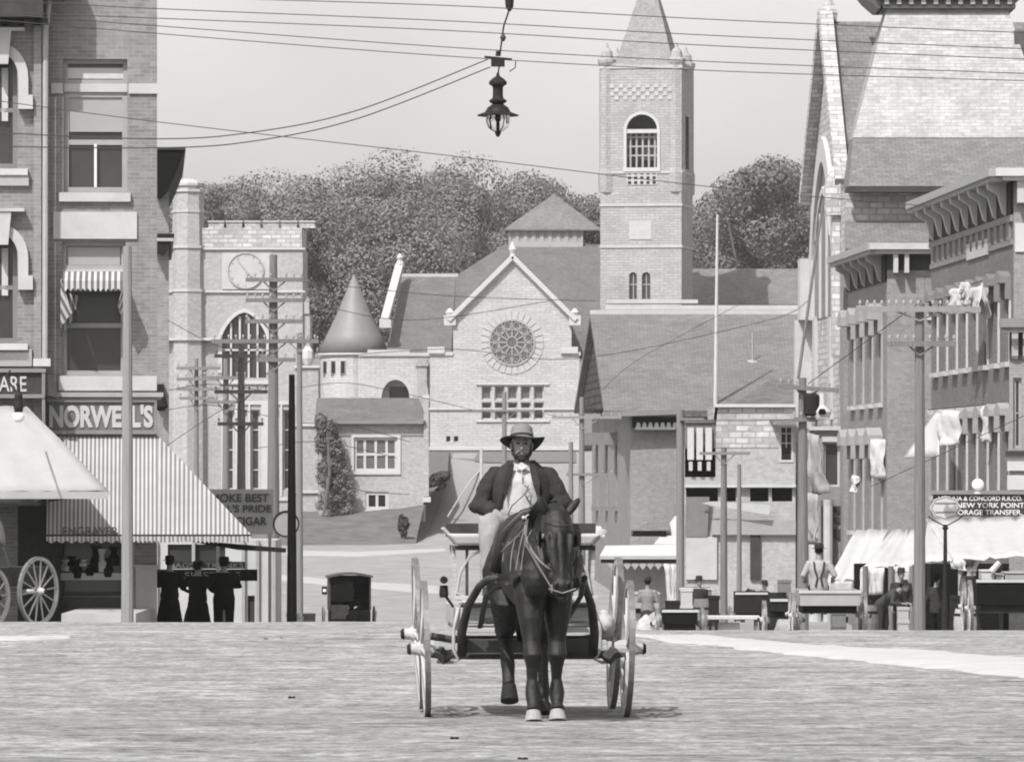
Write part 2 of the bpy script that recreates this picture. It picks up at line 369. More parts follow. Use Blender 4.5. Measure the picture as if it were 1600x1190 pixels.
# ============================================================ ground
def road_material():
    m = bpy.data.materials.new('packed_road'); t, b = nodes_of(m); N = t.nodes; K = t.links.new
    c = N.new('ShaderNodeTexCoord')
    def nz(sc_, det, mp=None, rough=.65):
        n = N.new('ShaderNodeTexNoise'); n.inputs['Scale'].default_value = sc_; n.inputs['Detail'].default_value = det; n.inputs['Roughness'].default_value = rough
        if mp:
            q = N.new('ShaderNodeMapping'); q.inputs['Scale'].default_value = mp; K(c.outputs['Object'], q.inputs[0]); K(q.outputs[0], n.inputs['Vector'])
        else: K(c.outputs['Object'], n.inputs['Vector'])
        return n
    a = nz(.8, 8, None, .7); f = nz(8, 8, (1, .7, 1), .85); big = nz(.13, 4)
    def rng(n, lo, hi, a0=.3, a1=.7):
        r = N.new('ShaderNodeMapRange'); r.inputs[1].default_value = a0; r.inputs[2].default_value = a1; r.inputs[3].default_value = lo; r.inputs[4].default_value = hi; K(n.outputs[0], r.inputs[0]); return r
    def mul(x, y):
        q = N.new('ShaderNodeMath'); q.operation = 'MULTIPLY'; K(x.outputs[0], q.inputs[0]); K(y.outputs[0], q.inputs[1]); return q
    # darker spots with their own shape
    spots = nz(2.2, 5, (.35, 1.4, 1), .6)
    streak = nz(2.2, 8, (.6, 1, 1), .8); ruts = nz(.9, 5, (.15, 1.6, 1), .6)
    v = mul(mul(mul(rng(a, .84, 1.14, .38, .62), rng(f, .52, 1.38, .40, .60)), mul(rng(big, .325, .37), rng(spots, .55, 1.0, .33, .43))), mul(rng(streak, .72, 1.2, .38, .62), rng(ruts, .86, 1.08)))
    K(v.outputs[0], b.inputs['Base Color']); b.inputs['Roughness'].default_value = .95; b.inputs['Specular IOR Level'].default_value = .1
    bp = N.new('ShaderNodeBump'); bp.inputs['Strength'].default_value = 1; bp.inputs['Distance'].default_value = .035; K(f.outputs[0], bp.inputs['Height'])
    bp2 = N.new('ShaderNodeBump'); bp2.inputs['Strength'].default_value = .8; bp2.inputs['Distance'].default_value = .08; K(a.outputs[0], bp2.inputs['Height']); K(bp.outputs[0], bp2.inputs['Normal']); K(bp2.outputs[0], b.inputs['Normal'])
    return m
M['road'] = road_material()
M['pale_ground'] = mat('pale_ground', .38, .95, .16, 2.2, .5, stretch=(.5, 1, 1))
M['lawn'] = mat('lawn', .105, .95, .38, 1.1, .6)
M['lawn_far'] = mat('lawn_far', .13, .95, .25, 1.4, .6)
M['path'] = mat('path', .24, .95, .16, 1.4, .3)
xs = [-390, -200, -80, -40, -25] + [x * .6 for x in range(-33, 34)] + [25, 40, 80, 200, 390]
ys = [-40,  -10, 10, 20, 28] + [30 + .5 * i for i in range(200)] + [131 + 3 * i for i in range(40)] + [255 + 8 * i for i in range(50)] + [700, 900, 1100]
def rough(x, y):
    if y > 140 or y < 25 or abs(x) > 25: return 0
    return .018 * noise.fractal(V((x * .5, y * .8, 0)), .8, 2.0, 4)
nx = len(xs)
for nm, yy, mm in (('street', [y for y in ys if y <= 152], M['road']), ('valley_ground', [y for y in ys if y >= 151], mat('valley_soil', .225, .95, .28, .8, .6, detail=9))):
    mb = MB(); mb.v = [V((x, y, G(x, y) + rough(x, y))) for y in yy for x in xs]
    mb.f = [(j * nx + i, j * nx + i + 1, (j + 1) * nx + i + 1, (j + 1) * nx + i) for j in range(len(yy) - 1) for i in range(nx - 1)]; mb.m = [0] * len(mb.f)
    mb.build(nm, mm, kind='structure', smooth=True, uv=False)
def drape(name, edge_a, edge_b, m, lift=.03, n=40, kind='structure'):
    """sheet laid over the ground between two ground lines (world xy)"""
    def samp(E, t):
        t *= len(E) - 1; i = min(int(t), len(E) - 2); return E[i].lerp(E[i + 1], t - i)
    q = MB(); mrows = 6
    for i in range(n + 1):
        a = samp(edge_a, i / n); b = samp(edge_b, i / n)
        for j in range(mrows + 1):
            p = a.lerp(b, j / mrows); p = p + V((0, noise.noise(V((i * .7, j * 3, 1))) * .25 * (a - b).length / mrows, 0)); q.v.append(V((p.x, p.y, G(p.x, p.y) + rough(p.x, p.y) + (lift if 0 < j < mrows and 0 < i < n else -.03))))
    k = mrows + 1
    q.f = [(i * k + j, i * k + j + 1, (i + 1) * k + j + 1, (i + 1) * k + j) for i in range(n) for j in range(mrows)]; q.m = [0] * len(q.f)
    return q.build(name, m, kind=kind, uv=False, smooth=True)
gh = ground_hit
def dd(px, d): p = P(px, 750, d); return V((p.x, d, 0))
drape('crossing', [gh(965, 990), gh(1100, 993), gh(1250, 1006), gh(1400, 1012), gh(1520, 1020), gh(1640, 1028)],
      [gh(1010, 998), gh(1130, 1012), gh(1250, 1026), gh(1400, 1042), gh(1520, 1054), gh(1640, 1068)], M['pale_ground'], .025)
drape('kerb_strip', [gh(-40, 996), gh(60, 996), gh(112, 996)], [gh(-40, 1003), gh(60, 1001), gh(112, 998)], M['pale_ground'], .03)
# valley street, pale and worn, rising to the lawn and the church
drape('road_track', [dd(430, 264), dd(520, 258), dd(600, 255), dd(690, 252)], [dd(430, 257), dd(520, 251), dd(600, 247), dd(690, 243)], mat('track', .33, .95, .1, 1.2, .3), .03)
drape('road_track', [dd(445, 292), dd(560, 290), dd(700, 294)], [dd(445, 284), dd(560, 283), dd(700, 290)], MATS['track'], .03)
drape('hill_road', [dd(655, 303), dd(675, 340), dd(690, 400), dd(702, 468)], [dd(705, 303), dd(722, 340), dd(738, 400), dd(752, 468)], M['path'], .05)
# lawns as raised banks (own ground)
mb = MB()
def bank(mb, rows):
    k = len(rows[0]); o = len(mb.v)
    for r_ in rows: mb.v += [P(*p) for p in r_]
    mb.f += [(o + i * k + j, o + i * k + j + 1, o + (i + 1) * k + j + 1, o + (i + 1) * k + j) for i in range(len(rows) - 1) for j in range(k - 1)]; mb.m = [0] * len(mb.f)
bank(mb, [[(380, 854, 297), (450, 853.5, 297.3), (520, 852.5, 297.8), (600, 851, 298.6), (650, 849, 300)],
          [(380, 843, 299.5), (450, 843, 299.5), (520, 842, 300.5), (600, 840, 301.5), (652, 836, 302.5)],
          [(380, 820, 305), (450, 816, 306), (520, 815, 306), (600, 806, 307), (662, 792, 309)],
          [(380, 806, 312), (450, 802, 313), (520, 800, 313), (600, 788, 314), (680, 764, 322)],
          [(380, 800, 335), (450, 796, 335), (520, 792, 335), (600, 778, 335), (700, 745, 350)],
          [(380, 765, 380), (450, 760, 380), (520, 755, 380), (600, 748, 380), (700, 728, 400)],
          [(380, 715, 466), (450, 712, 466), (520, 708, 466), (600, 707, 466), (702, 705, 466)]])
mb.build('lawn', M['lawn'], kind='structure', smooth=True, uv=False)
mb = MB(); bank(mb, [[(640, 708, 464), (760, 722, 440), (900, 722, 440)], [(640, 704, 472), (760, 704, 472), (900, 704, 472)]])
mb.build('church_lawn', M['lawn_far'], kind='structure', uv=False)
mb = MB()   # kerb of the hill road
mb.tube([P(700, 806, 322), P(716, 780, 345), P(735, 752, 385), P(752, 732, 430)], [.05, .05, .06, .06], 6)
mb.build('road_kerb', M['stone_white'], kind='structure', uv=False)

# ============================================================ trees
def leaf_material(name, v):
    m = bpy.data.materials.new(name); t, b = nodes_of(m); N = t.nodes; K = t.links.new
    c = N.new('ShaderNodeTexCoord'); n = N.new('ShaderNodeTexNoise'); n.inputs['Scale'].default_value = .35; n.inputs['Detail'].default_value = 4; K(c.outputs['Object'], n.inputs[0])
    r = N.new('ShaderNodeMapRange'); r.inputs[1].default_value = .3; r.inputs[2].default_value = .7; r.inputs[3].default_value = v * .72; r.inputs[4].default_value = v * 1.25; K(n.outputs[0], r.inputs[0])
    K(r.outputs[0], b.inputs['Base Color']); b.inputs['Roughness'].default_value = .6; b.inputs['Specular IOR Level'].default_value = .3
    tr = N.new('ShaderNodeBsdfTranslucent'); tr.inputs[0].default_value = g3(v * 1.1); mx = N.new('ShaderNodeMixShader'); mx.inputs[0].default_value = .12
    out = N['Material Output']; K(b.outputs[0], mx.inputs[1]); K(tr.outputs[0], mx.inputs[2]); K(mx.outputs[0], out.inputs[0]); return m
M['leaf'] = leaf_material('leaf', .135); M['leaf_dark'] = leaf_material('leaf_dark', .06); M['leaf_light'] = leaf_material('leaf_light', .16)
M['bark'] = mat('bark', .09, .9, .3, 4, .6)
def leaf_cloud(mb, centre, rad, n, size, rr):
    cx, cy, cz = centre
    for _ in range(n):
        d = V((rr.gauss(0, 1), rr.gauss(0, 1), rr.gauss(0, 1))).normalized()
        q = rr.uniform(.45, 1.0) ** .6 * (1 + rr.gauss(0, .03))
        p = V((cx + d.x * rad[0] * q, cy + d.y * rad[1] * q, cz + d.z * rad[2] * q))
        nn = (d + V((rr.gauss(0, .38), rr.gauss(0, .38), rr.gauss(0, .38) + .15))).normalized()
        a = nn.orthogonal().normalized(); a.rotate(Matrix.Rotation(rr.uniform(0, 6.28), 3, nn)); b = nn.cross(a); s_ = size * rr.uniform(.6, 1.4)
        a *= s_; b *= s_ * .62
        mb.add([p - a, p - b * .9 + a * .1, p + a, p + b], [(0, 1, 2, 3)])
def make_tree(name, label, seed, h, rx, n_cl, leaves, size, m='leaf', trunk=.45, shape='elm'):
    rr = random.Random(seed)
    t = thing(name, label, 'tree', (0, 0, 0), 'trees on the hill behind the church')
    tk = MB(); limbs = []
    tk.tube([(0, 0, -1), (.1, 0, h * .18), (.2, .1, h * .38)], [trunk * 1.25, trunk, trunk * .8], 8)
    for i in range(7):
        a = i * 2.4 + rr.uniform(-.4, .4); e = rr.uniform(.45, .8)
        p2 = V((math.cos(a) * rx * e * .6, math.sin(a) * rx * e * .6, h * rr.uniform(.55, .75))); p3 = V((p2.x * 1.35, p2.y * 1.35, h * rr.uniform(.78, .9)))
        tk.tube([(.15, .05, h * .3), (p2.x * .35, p2.y * .35, h * .46), p2, p3], [trunk * .6, trunk * .42, trunk * .25, .06], 6)
    tk.build('trunk', M['bark'], t)
    cr = MB()
    for i in range(n_cl):
        if shape == 'pine':
            q = i / (n_cl - 1); z = h * (.25 + .75 * q); r_ = rx * (1 - q) * .8 + .3; a = rr.uniform(0, 6.28)
            c = (math.cos(a) * r_ * .7, math.sin(a) * r_ * .7, z); rad = (r_ * .55 + .4, r_ * .55 + .4, h * .05)
        else:
            a = rr.uniform(0, 6.28); q = rr.random() ** .6; up = rr.uniform(-.8, 1)
            c = (math.cos(a) * rx * .78 * q * math.sqrt(max(.15, 1 - up * up * .6)), math.sin(a) * rx * .78 * q, h * (.63 + .29 * up)); b_ = rr.uniform(.15, .34) * rx
            rad = (b_, b_, b_ * rr.uniform(.7, 1.0))
        leaf_cloud(cr, c, rad, leaves // n_cl, size, rr)
    cr.build('crown', M[m], t, uv=False)
    return t
protos = [make_tree('elm_tree', '', 11, 24, 11.0, 40, 40000, .15), make_tree('elm_tree', '', 12, 22, 9.5, 32, 34000, .15), make_tree('elm_tree', '', 13, 26, 12.5, 42, 46000, .155, m='leaf_light')]
def put_tree(k, px, ytop, d, label, used=[set()], rz=None):
    base = protos[k]; p = P(px, ytop, d); g = G(p.x, d); hh = p.z - g; h0 = [24, 22, 26][k] * 1.0
    if k in used[0]: o = copy_tree(base)
    else: o = base; used[0].add(k)
    o.location = (p.x, d, g); s_ = hh / h0; o.scale = (s_, s_, s_); o.rotation_euler = (0, 0, rz if rz is not None else rnd.uniform(0, 6.28)); o['label'] = label
    return o
put_tree(0, 345, 274, 545, 'thin topped tree behind the small octagonal turret of the clock tower')
put_tree(1, 285, 300, 560, 'leafy tree half hidden at the dark cornice of the left street')
put_tree(1, 425, 290, 540, 'lower leafy tree above the battlements of the clock tower')
put_tree(2, 530, 258, 535, 'broad round tree rising above the cone roofed turret')
put_tree(2, 635, 240, 545, 'tallest broad tree, above the white coping of the church roof')
put_tree(0, 585, 262, 525, 'full tree standing right behind the cone roofed turret')
put_tree(1, 705, 276, 530, 'tree crown above the ridge of the large church roof')
put_tree(2, 750, 272, 550, 'tree crown just left of the roof lantern')
put_tree(0, 818, 268, 560, 'tree with ragged top behind the hipped roof lantern')
put_tree(1, 900, 288, 555, 'tree crown between roof lantern and church tower')
put_tree(0, 480, 300, 520, 'tree filling the gap between clock tower and cone roof')
put_tree(2, 660, 290, 515, 'lower tree crown close behind the church nave roof')
put_tree(1, 1120, 306, 545, 'tree crown just right of the church tower')
put_tree(0, 1172, 296, 560, 'tree crown beyond the tall white flagpole')
put_tree(2, 1235, 300, 550, 'tree crown beside the brick church gable on the right')
put_tree(0, 380, 420, 500, 'tree low behind the clock tower battlements')
put_tree(1, 960, 300, 575, 'tree hidden almost wholly behind the church tower')
put_tree(1, 1232, 228, 530, 'taller ragged tree pointing above the crowns near the brick church gable')
put_tree(0, 1262, 262, 540, 'tree crown touching the brick church gable on the right')
# low shrubs near the library, and foliage for a shaded corner
def shrub(name, label, px, py, d, rx, rz_, n, m='leaf_dark', size=.13, seed=5, cat='shrub'):
    rr = random.Random(seed); p = P(px, py, d); t = thing(name, label, cat, p)
    q = MB(); q.tube([p + V((0, 0, -.1)), p + V((.05, 0, rz_ * .9))], [.07, .04], 6); q.tube([p + V((0, 0, rz_ * .4)), p + V((rx * .5, .1, rz_ * 1.2))], [.05, .02], 5); q.build('stem', M['bark'], t)
    q = MB()
    for i in range(9): leaf_cloud(q, (p.x + rr.uniform(-.5, .5) * rx, p.y + rr.uniform(-.4, .4) * rx, p.z + rz_ * rr.uniform(.35, 1.5)), (rx * .5, rx * .5, rz_ * .45), n // 9, size, rr)
    q.build('foliage', M[m], t, uv=False); return t
shrub('shrub', 'small dark clipped shrub on the lawn corner by the hill road', 631, 838, 301, .28, .55, 900)
shrub('bush', 'dark rounded bush beside the library wing at the top of the lawn', 686, 766, 330, .8, .55, 1500, seed=8)
iv = thing('shade_foliage', 'dark foliage standing in for the shaded corner between clock tower and library wing', 'ivy', P(528, 800, 309))  # shaded wall corner given as dark foliage
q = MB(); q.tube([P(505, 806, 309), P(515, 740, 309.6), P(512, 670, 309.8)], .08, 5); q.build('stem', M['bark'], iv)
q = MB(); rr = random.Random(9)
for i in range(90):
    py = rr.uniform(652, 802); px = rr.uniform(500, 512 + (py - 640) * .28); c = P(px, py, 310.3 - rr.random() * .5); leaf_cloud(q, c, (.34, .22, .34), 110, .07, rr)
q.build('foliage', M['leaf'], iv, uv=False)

# ============================================================ church (d about 470)
D = 470
ch = thing('stone_church', 'pale stone church with round window gable and cone roofed corner turret', 'church', P(800, 705, D))
W = front(600, 1100, D)
U = lambda px: W.u(px); Zc = lambda py, v=0: W.z(py, 0, v)
# gable front: wide lower wall and narrow upper gable
zt = Zc(552); zk = Zc(500); za = Zc(408)
m = W.mb()
wl0, wl1 = U(672), U(905)
wins = []
wx0, wx1 = U(750), U(852); sw = (wx1 - wx0) / 5
for i in range(5):
    for (a, b) in ((603, 624), (628, 655)): wins.append((wx0 + sw * i + .12, wx0 + sw * (i + 1) - .12, Zc(b), Zc(a)))
small = [(U(697), U(704), Zc(690), Zc(681)), (U(709), U(716), Zc(690), Zc(681))]
shell(m, wl0, wl1, Zc(712), zt, 16, wins + small, .35)
m.build('wall', M['ashlar'], ch)
for h in wins: window(ch, W, h[0], h[1], h[2], h[3], .3, 1, 1, fm='stone_pale', pm='pane_mid' if h[3] > Zc(610) else 'pane', fw=.1)
for h in small: window(ch, W, *h, .3, 1, 1, fm='stone_grey', pm='pane_dark', fw=.05)
m = W.mb(); a0, a1, am = U(708), U(893), U(801)
m.prism([(a0, zt), (a1, zt), (a1, zk), (am, za), (a0, zk)], 0, 9); m.build('gable', M['ashlar'], ch)
m = W.mb()   # copings, kneelers, finial, string courses
for (x0, z0, x1, z1) in ((a0 - .35, zk, am, za + .35), (a1 + .35, zk, am, za + .35)): m.bar((x0, -.08, z0), (x1, -.08, z1), .7, .34)
for x in (a0 - .25, a1 + .25): m.box(x - .45, -.3, zk - .4, x + .45, .6, zk + .35); m.lathe([(.25, .35), (.35, .6), (.1, .9)], (x, .1, zk), 8)
m.box(wl0 - .1, -.12, zt - .15, a0, .5, zt + .12); m.box(a1, -.12, zt - .15, wl1 + .1, .5, zt + .12)
m.box(wl0 - .15, -.2, Zc(700) - .15, wl1 + .15, .0, Zc(697)); m.box(wx0 - .3, -.12, Zc(659), wx1 + .3, 0, Zc(656)); m.box(wx0 - .3, -.12, Zc(601), wx1 + .3, 0, Zc(598))
m.box(U(672) - .1, -.15, Zc(640), wl1, 0, Zc(637))
m.lathe([(.28, 0), (.2, .4), (.32, .7), (.18, 1.0), (.05, 1.3)], (am, .2, za + .2), 8)
for x, s_ in ((wl0 + .6, 1), (wl1 - .6, -1)): m.box(x - .8, -.25, zt, x + .5, .4, zt + .5)
m.build('stone_trim', M['stone_white'], ch)
# round window
rc = (U(800), Zc(535)); rr_ = .0208 * 0 + 34 / F * D
m = W.mb()
for i in range(36):
    t0, t1 = 2 * math.pi * i / 36, 2 * math.pi * (i + 1) / 36
    f = lambda r, t: (rc[0] + r * math.cos(t), rc[1] + r * math.sin(t))
    m.prism([f(rr_, t0), f(rr_ + .12, t0), f(rr_ + .12, t1), f(rr_, t1)], -.14, .0)
    m.prism([f(rr_ * .58, t0), f(rr_ * .63, t0), f(rr_ * .63, t1), f(rr_ * .58, t1)], -.12, -.03)
for i in range(12):
    t = 2 * math.pi * i / 12; m.bar((rc[0] + rr_ * .25 * math.cos(t), -.08, rc[1] + rr_ * .25 * math.sin(t)), (rc[0] + rr_ * math.cos(t), -.08, rc[1] + rr_ * math.sin(t)), .08)
    c = (rc[0] + rr_ * .8 * math.cos(t + .26), rc[1] + rr_ * .8 * math.sin(t + .26)); ring = [(c[0] + .26 * math.cos(a), -.06, c[1] + .26 * math.sin(a)) for a in [k * math.pi / 5 for k in range(10)]]
    m.tube(ring, .035, 5, closed=True)
m.tube([(rc[0] + .42 * math.cos(a), -.06, rc[1] + .42 * math.sin(a)) for a in [k * math.pi / 6 for k in range(12)]], .05, 5, closed=True)
rw = m.build('round_window', M['stone_grey'], ch)
m = W.mb(); m.cyl((rc[0], -.01, rc[1]), (rc[0], -.04, rc[1]), rr_, n=36); m.build('pane', M['pane_mid'], rw)
m = W.mb()
for i in range(28):
    t0, t1 = 2 * math.pi * i / 28 + .02, 2 * math.pi * (i + 1) / 28 - .02
    f = lambda r, t: (rc[0] + r * math.cos(t), rc[1] + r * math.sin(t)); m.prism([f(rr_ + .13, t0), f(rr_ + .75, t0), f(rr_ + .75, t1), f(rr_ + .13, t1)], -.06, .0)
m.build('stone_ring', M['stone_pale'], ch)
# nave roofs
m = MB()
def roofq(*pts): m.slab([P(*p) for p in pts], .25)
roofq((603, 551, 474), (705, 551, 474), (712, 431, 486), (628, 431, 486))
roofq((708, 551, 474), (940, 551, 474), (940, 381, 491.1), (790, 381, 491.1), (712, 431, 486))
roofq((880, 552, 473), (930, 560, 473), (940, 470, 481), (880, 470, 481))
m.build('roof', M['slate'], ch)
m = MB(); m.bar(P(601, 502, 474), P(624, 417, 484), .62, .5); m.bar(P(628, 430, 486), P(716, 430, 486), .25); p = P(625, 414, 484); m.lathe([(.3, -.2), (.36, .1), (.2, .35), (.3, .6), (.08, .9)], p, 8); p = P(601, 502, 474); m.box(p.x - .4, p.y - .3, p.z - .5, p.x + .5, p.y + .4, p.z + .2)
m.build('verge_coping', M['stone_pale'], ch)
# roof lantern
Wl = front(795, 911, 490.6); lz0 = Wl.z(382, 0); lz1 = Wl.z(358, 0); lw = Wl.len; ln_ = Wl.mb()
nw = 9; hs = [(lw * (i + .25) / nw, lw * (i + .75) / nw, lz0 + .25, lz1 - .15) for i in range(nw)]
shell(ln_, 0, lw, lz0 - 1, lz1, 5, hs, .1); lo = ln_.build('lantern_wall', M['stone_grey'], ch)
for h in hs[:9]:
    q = Wl.mb(); q.box(h[0], .08, h[2], h[1], .12, h[3]); q.build('louvre', M['paint_grey'], lo)
q = Wl.mb(); o_ = .35; za_ = Wl.z(303, 0, 2.5)
c4 = [(-o_, -o_, lz1), (lw + 1.4, -o_, lz1), (lw + 1.4, 5 + o_, lz1), (-o_, 5 + o_, lz1)]; ap = (Wl.u(866), 2.5, za_)
for i in range(4): q.slab([c4[i], c4[(i + 1) % 4], ap], .12)
q.box(-o_, -o_, lz1 - .12, lw + 1.4, -o_ + .1, lz1 + .02)
q.build('lantern_roof', M['slate_mid'], ch)
# cone turret and left range
m = MB(); cc = P(553, 552, 476); rt = 53 / F * 476
m.lathe([(rt * .985, -7.5), (rt * .985, -.1)], cc, 32)
m.build('turret_wall', M['ashlar'], ch, smooth=False)
m = MB()
m.lathe([(rt * 1.06, -.15), (rt * 1.06, .0)], cc, 32); m.build('turret_eaves', M['stone_white'], ch)
m = MB(); zc = P(553, 428, 476).z - cc.z; m.lathe([(rt * 1.05, .02), (rt * .82, zc * .22), (rt * .5, zc * .5), (rt * .22, zc * .79), (.03, zc)], cc, 40); m.build('turret_roof', mat('cone_metal', .16, .55, .1, 2, spec=.4), ch, smooth=True)
for px in (509, 522, 537):
    p = P(px, 585, 476); dx = p.x - cc.x; yy = cc.y - math.sqrt(max(0, (rt * .985) ** 2 - dx * dx)); q = MB()
    q.box(p.x - .22, yy - .12, p.z, p.x + .22, yy + .4, p.z + 1.05); f = q.build('window', M['stone_grey'], ch)
    q = MB(); q.box(p.x - .15, yy - .14, p.z + .06, p.x + .15, yy - .125, p.z + .98); q.build('pane', M['pane_dark'], f)
W2 = front(560, 674, 473); m = W2.mb(); l2 = W2.len
ax0, ax1 = W2.u(596), W2.u(640); azs, azt = W2.z(622, 0), W2.z(593, 0)
wall_holes(m, 0, l2, W2.z(712, 0), W2.z(551, 0), [(ax0, ax1, azs - 2, azt)], 1.0); spandrel(m, ax0, ax1, azs, azt, 0, .4); m.quad((ax0, 1, azs - 2), (ax1, 1, azs - 2), (ax1, 1, azt), (ax0, 1, azt))
m.build('wall', M['ashlar'], ch)
m = W2.mb(); arch_band(m, ax0, ax1, azs, azt, .3, -.06, 0); m.box(0, -.15, W2.z(556, 0), l2, .1, W2.z(551, 0)); m.box(W2.u(574), .3, W2.z(551, 0), W2.u(640), .8, W2.z(546, 0)); m.build('stone_trim', M['stone_pale'], ch)
m = W2.mb(); m.box(W2.u(608), .9, azs - 2, W2.u(638), .97, azs + .9); m.build('door', M['paint_dark'], ch)
m = W2.mb(); q0, q1 = W2.u(652), W2.u(667); m.box(q0, -.5, W2.z(700, 0), q1, .3, W2.z(572, 0)); m.box(q0 - .12, -.62, W2.z(572, 0), q1 + .12, .42, W2.z(566, 0)); m.box(q0 - .02, -.52, W2.z(566, 0), q1 + .02, .32, W2.z(560, 0)); m.build('buttress', M['ashlar_mid'], ch)
# right hand roof range behind
Wr = front(1087, 1262, 488)
m = Wr.mb(); lr = Wr.len; m.box(0, 0, Wr.z(640, 0), lr, 8, Wr.z(478, 0)); m.build('wall', M['ashlar_mid'], ch)
m = Wr.mb(); gable_roof(m, 0, lr, 0, 9, Wr.z(476, 0), Wr.z(420, 0, 4.5), 'u', .4, .2); m.build('roof', M['slate_mid'], ch)
# low ledge roofs at the tower foot
m = MB(); W3 = front(950, 1262, 466); m = W3.mb(); m.box(0, 0, W3.z(705, 0), W3.len, 6, W3.z(484, 0)); m.build('wall', M['ashlar_mid'], ch)
m = W3.mb(); m.box(-.2, -.3, W3.z(484, 0), W3.len, .3, W3.z(477, 0)); m.box(-.1, -.2, W3.z(474, 0), W3.len * .45, 2, W3.z(468, 0)); m.build('parapet', M['stone_pale'], ch)

# ---------------- bell tower, turned ten degrees
tw = thing('bell_tower', 'tall pale stone bell tower with arched belfry and steep pointed roof', 'tower', P(1010, 700, 474))
T = front(938, 1066, 474, -9.5); T = Wall((T.A.x, T.A.y), (T.A.x + T.d.x * 6.32, T.A.y + T.d.y * 6.32)); tl = T.len
Zt = lambda py, u=3: T.z(py, u)
b0, b1 = T.u(979), T.u(1027); bs, bt, bb = Zt(203), Zt(179), Zt(262)
g0, g1 = T.u(983), T.u(995); k0, k1 = T.u(1003), T.u(1016)
m = T.mb(); hs = [(b0, b1, bb, bt), (g0, g1, Zt(467), Zt(425)), (k0, k1, Zt(467), Zt(425))]
zt_ = Zt(98)
wall_holes(m, 0, tl, Zt(712), zt_, hs, .45)
spandrel(m, b0, b1, bs, bt, 0, .44); spandrel(m, g0, g1, Zt(431), Zt(425), 0, .3, 8); spandrel(m, k0, k1, Zt(431), Zt(425), 0, .3, 8)
m.quad((0, tl, Zt(712)), (0, 0, Zt(712)), (0, 0, zt_), (0, tl, zt_)); m.quad((tl, tl, Zt(712)), (0, tl, Zt(712)), (0, tl, zt_), (tl, tl, zt_))
# pierced right side as well, so daylight falls into the belfry
zz = [Zt(712), bb, bt, zt_]
for a, b, c, d in ((0, tl, zz[0], zz[1]), (0, tl, zz[2], zz[3]), (0, tl * .35, zz[1], zz[2]), (tl * .65, tl, zz[1], zz[2])): m.quad((tl, a, c), (tl, b, c), (tl, b, d), (tl, a, d))
m.quad((.3, .3, bb), (tl - .3, .3, bb), (tl - .3, tl - .3, bb), (.3, tl - .3, bb))
m.build('wall', M['ashlar_mid'], tw)
m = T.mb()
arch_band(m, b0, b1, bs, bt, .22, -.1, 0, foot=bs - bb); m.box(b0 - .1, .0, Zt(208), b1 + .1, .4, Zt(202)); m.box(b0 - .25, -.15, bb - .3, b1 + .25, .1, bb); m.build('belfry_frame', M['stone_white'], tw)
m = T.mb()
for i in range(5):
    x = b0 + (b1 - b0) * (i + .5) / 5; m.cyl((x, .5, bb), (x, .5, bs), .09, n=8)
for i in range(3): m.box(b0, .45, bb + i * .7 + .9, b1, .55, bb + i * .7 + 1.02)
m.lathe([(.1, 1.5), (.5, 1.3), (.62, .6), (.85, .1)], (tl / 2, tl / 2, bb + .6), 14); m.build('bell_frame', M['stone_grey'], tw)
for (x0, x1) in ((g0, g1), (k0, k1)):
    q = T.mb(); q.box(x0, .26, Zt(467), x1, .3, Zt(425)); o = q.build('window', M['pane'], tw); q = T.mb(); q.box((x0 + x1) / 2 - .03, .2, Zt(467), (x0 + x1) / 2 + .03, .255, Zt(428)); q.box(x0, .2, Zt(445), x1, .25, Zt(443.5)); q.build('glazing_bar', M['stone_grey'], o)
m = T.mb()    # louvre grid
lz_a, lz_b = Zt(289), Zt(267); m.box(b0, -.05, lz_a, b1, .0, lz_b); gb = m.build('louvre_panel', M['stone_pale'], tw)
for i in range(5):
    for j in range(3): m = T.mb(); x = b0 + (b1 - b0) * (i + .5) / 5; z = lz_a + (lz_b - lz_a) * (j + .5) / 3; m.box(x - .13, -.065, z - .11, x + .13, -.053, z + .11); m.build('louvre_slot', M['pane_dark'], gb)
m = T.mb(); m.box(T.u(983), -.05, Zt(374), T.u(1018), 0, Zt(345)); m.build('stone_panel', M['stone_pale'], tw)
m = T.mb()    # checker band
c0, c1 = .75, tl - .75; za_, zb_ = Zt(156), Zt(131); n_ = 14; r_n = 4
for i in range(n_):
    for j in range(r_n):
        if (i + j) % 2: m.box(c0 + (c1 - c0) * i / n_, -.06, za_ + (zb_ - za_) * j / r_n, c0 + (c1 - c0) * (i + 1) / n_, 0, za_ + (zb_ - za_) * (j + 1) / r_n)
m.build('checker_band', M['stone_pale'], tw)
for z in (Zt(262) - .35, Zt(105), Zt(320), Zt(385)): m = T.mb(); m.box(-.06, -.08, z - .1, tl + .06, 0, z + .1); m.box(tl, -.078, z - .098, tl + .08, tl, z + .098); m.build('string_course', M['stone_pale'], tw)
for (cx, cy) in ((.45, .45), (tl - .45, .45), (tl - .45, tl - .45), (.45, tl - .45)):
    m = T.mb(); m.lathe([(.66, Zt(300)), (.70, Zt(270)), (.60, Zt(262)), (.60, Zt(102)), (.72, Zt(97)), (.72, Zt(92)), (.5, Zt(90)), (.42, Zt(80)), (.15, Zt(74)), (.05, Zt(66))], (cx, cy, 0), 8)
    m.build('corner_turret', M['ashlar_mid'], tw)
m = T.mb(); zr = Zt(-62); s0 = .95; c4 = [(s0, .75, zt_ - .3), (tl - s0 + .25, .75, zt_ - .3), (tl - s0 + .25, tl - .75, zt_ - .3), (s0, tl - .75, zt_ - .3)]
for i in range(4): m.add([c4[i], c4[(i + 1) % 4], (tl / 2 + .2, tl / 2, zr)], [(0, 1, 2)])
m.quad((0, 0, zt_ - .01), (tl, 0, zt_ - .01), (tl, tl, zt_ - .01), (0, tl, zt_ - .01))
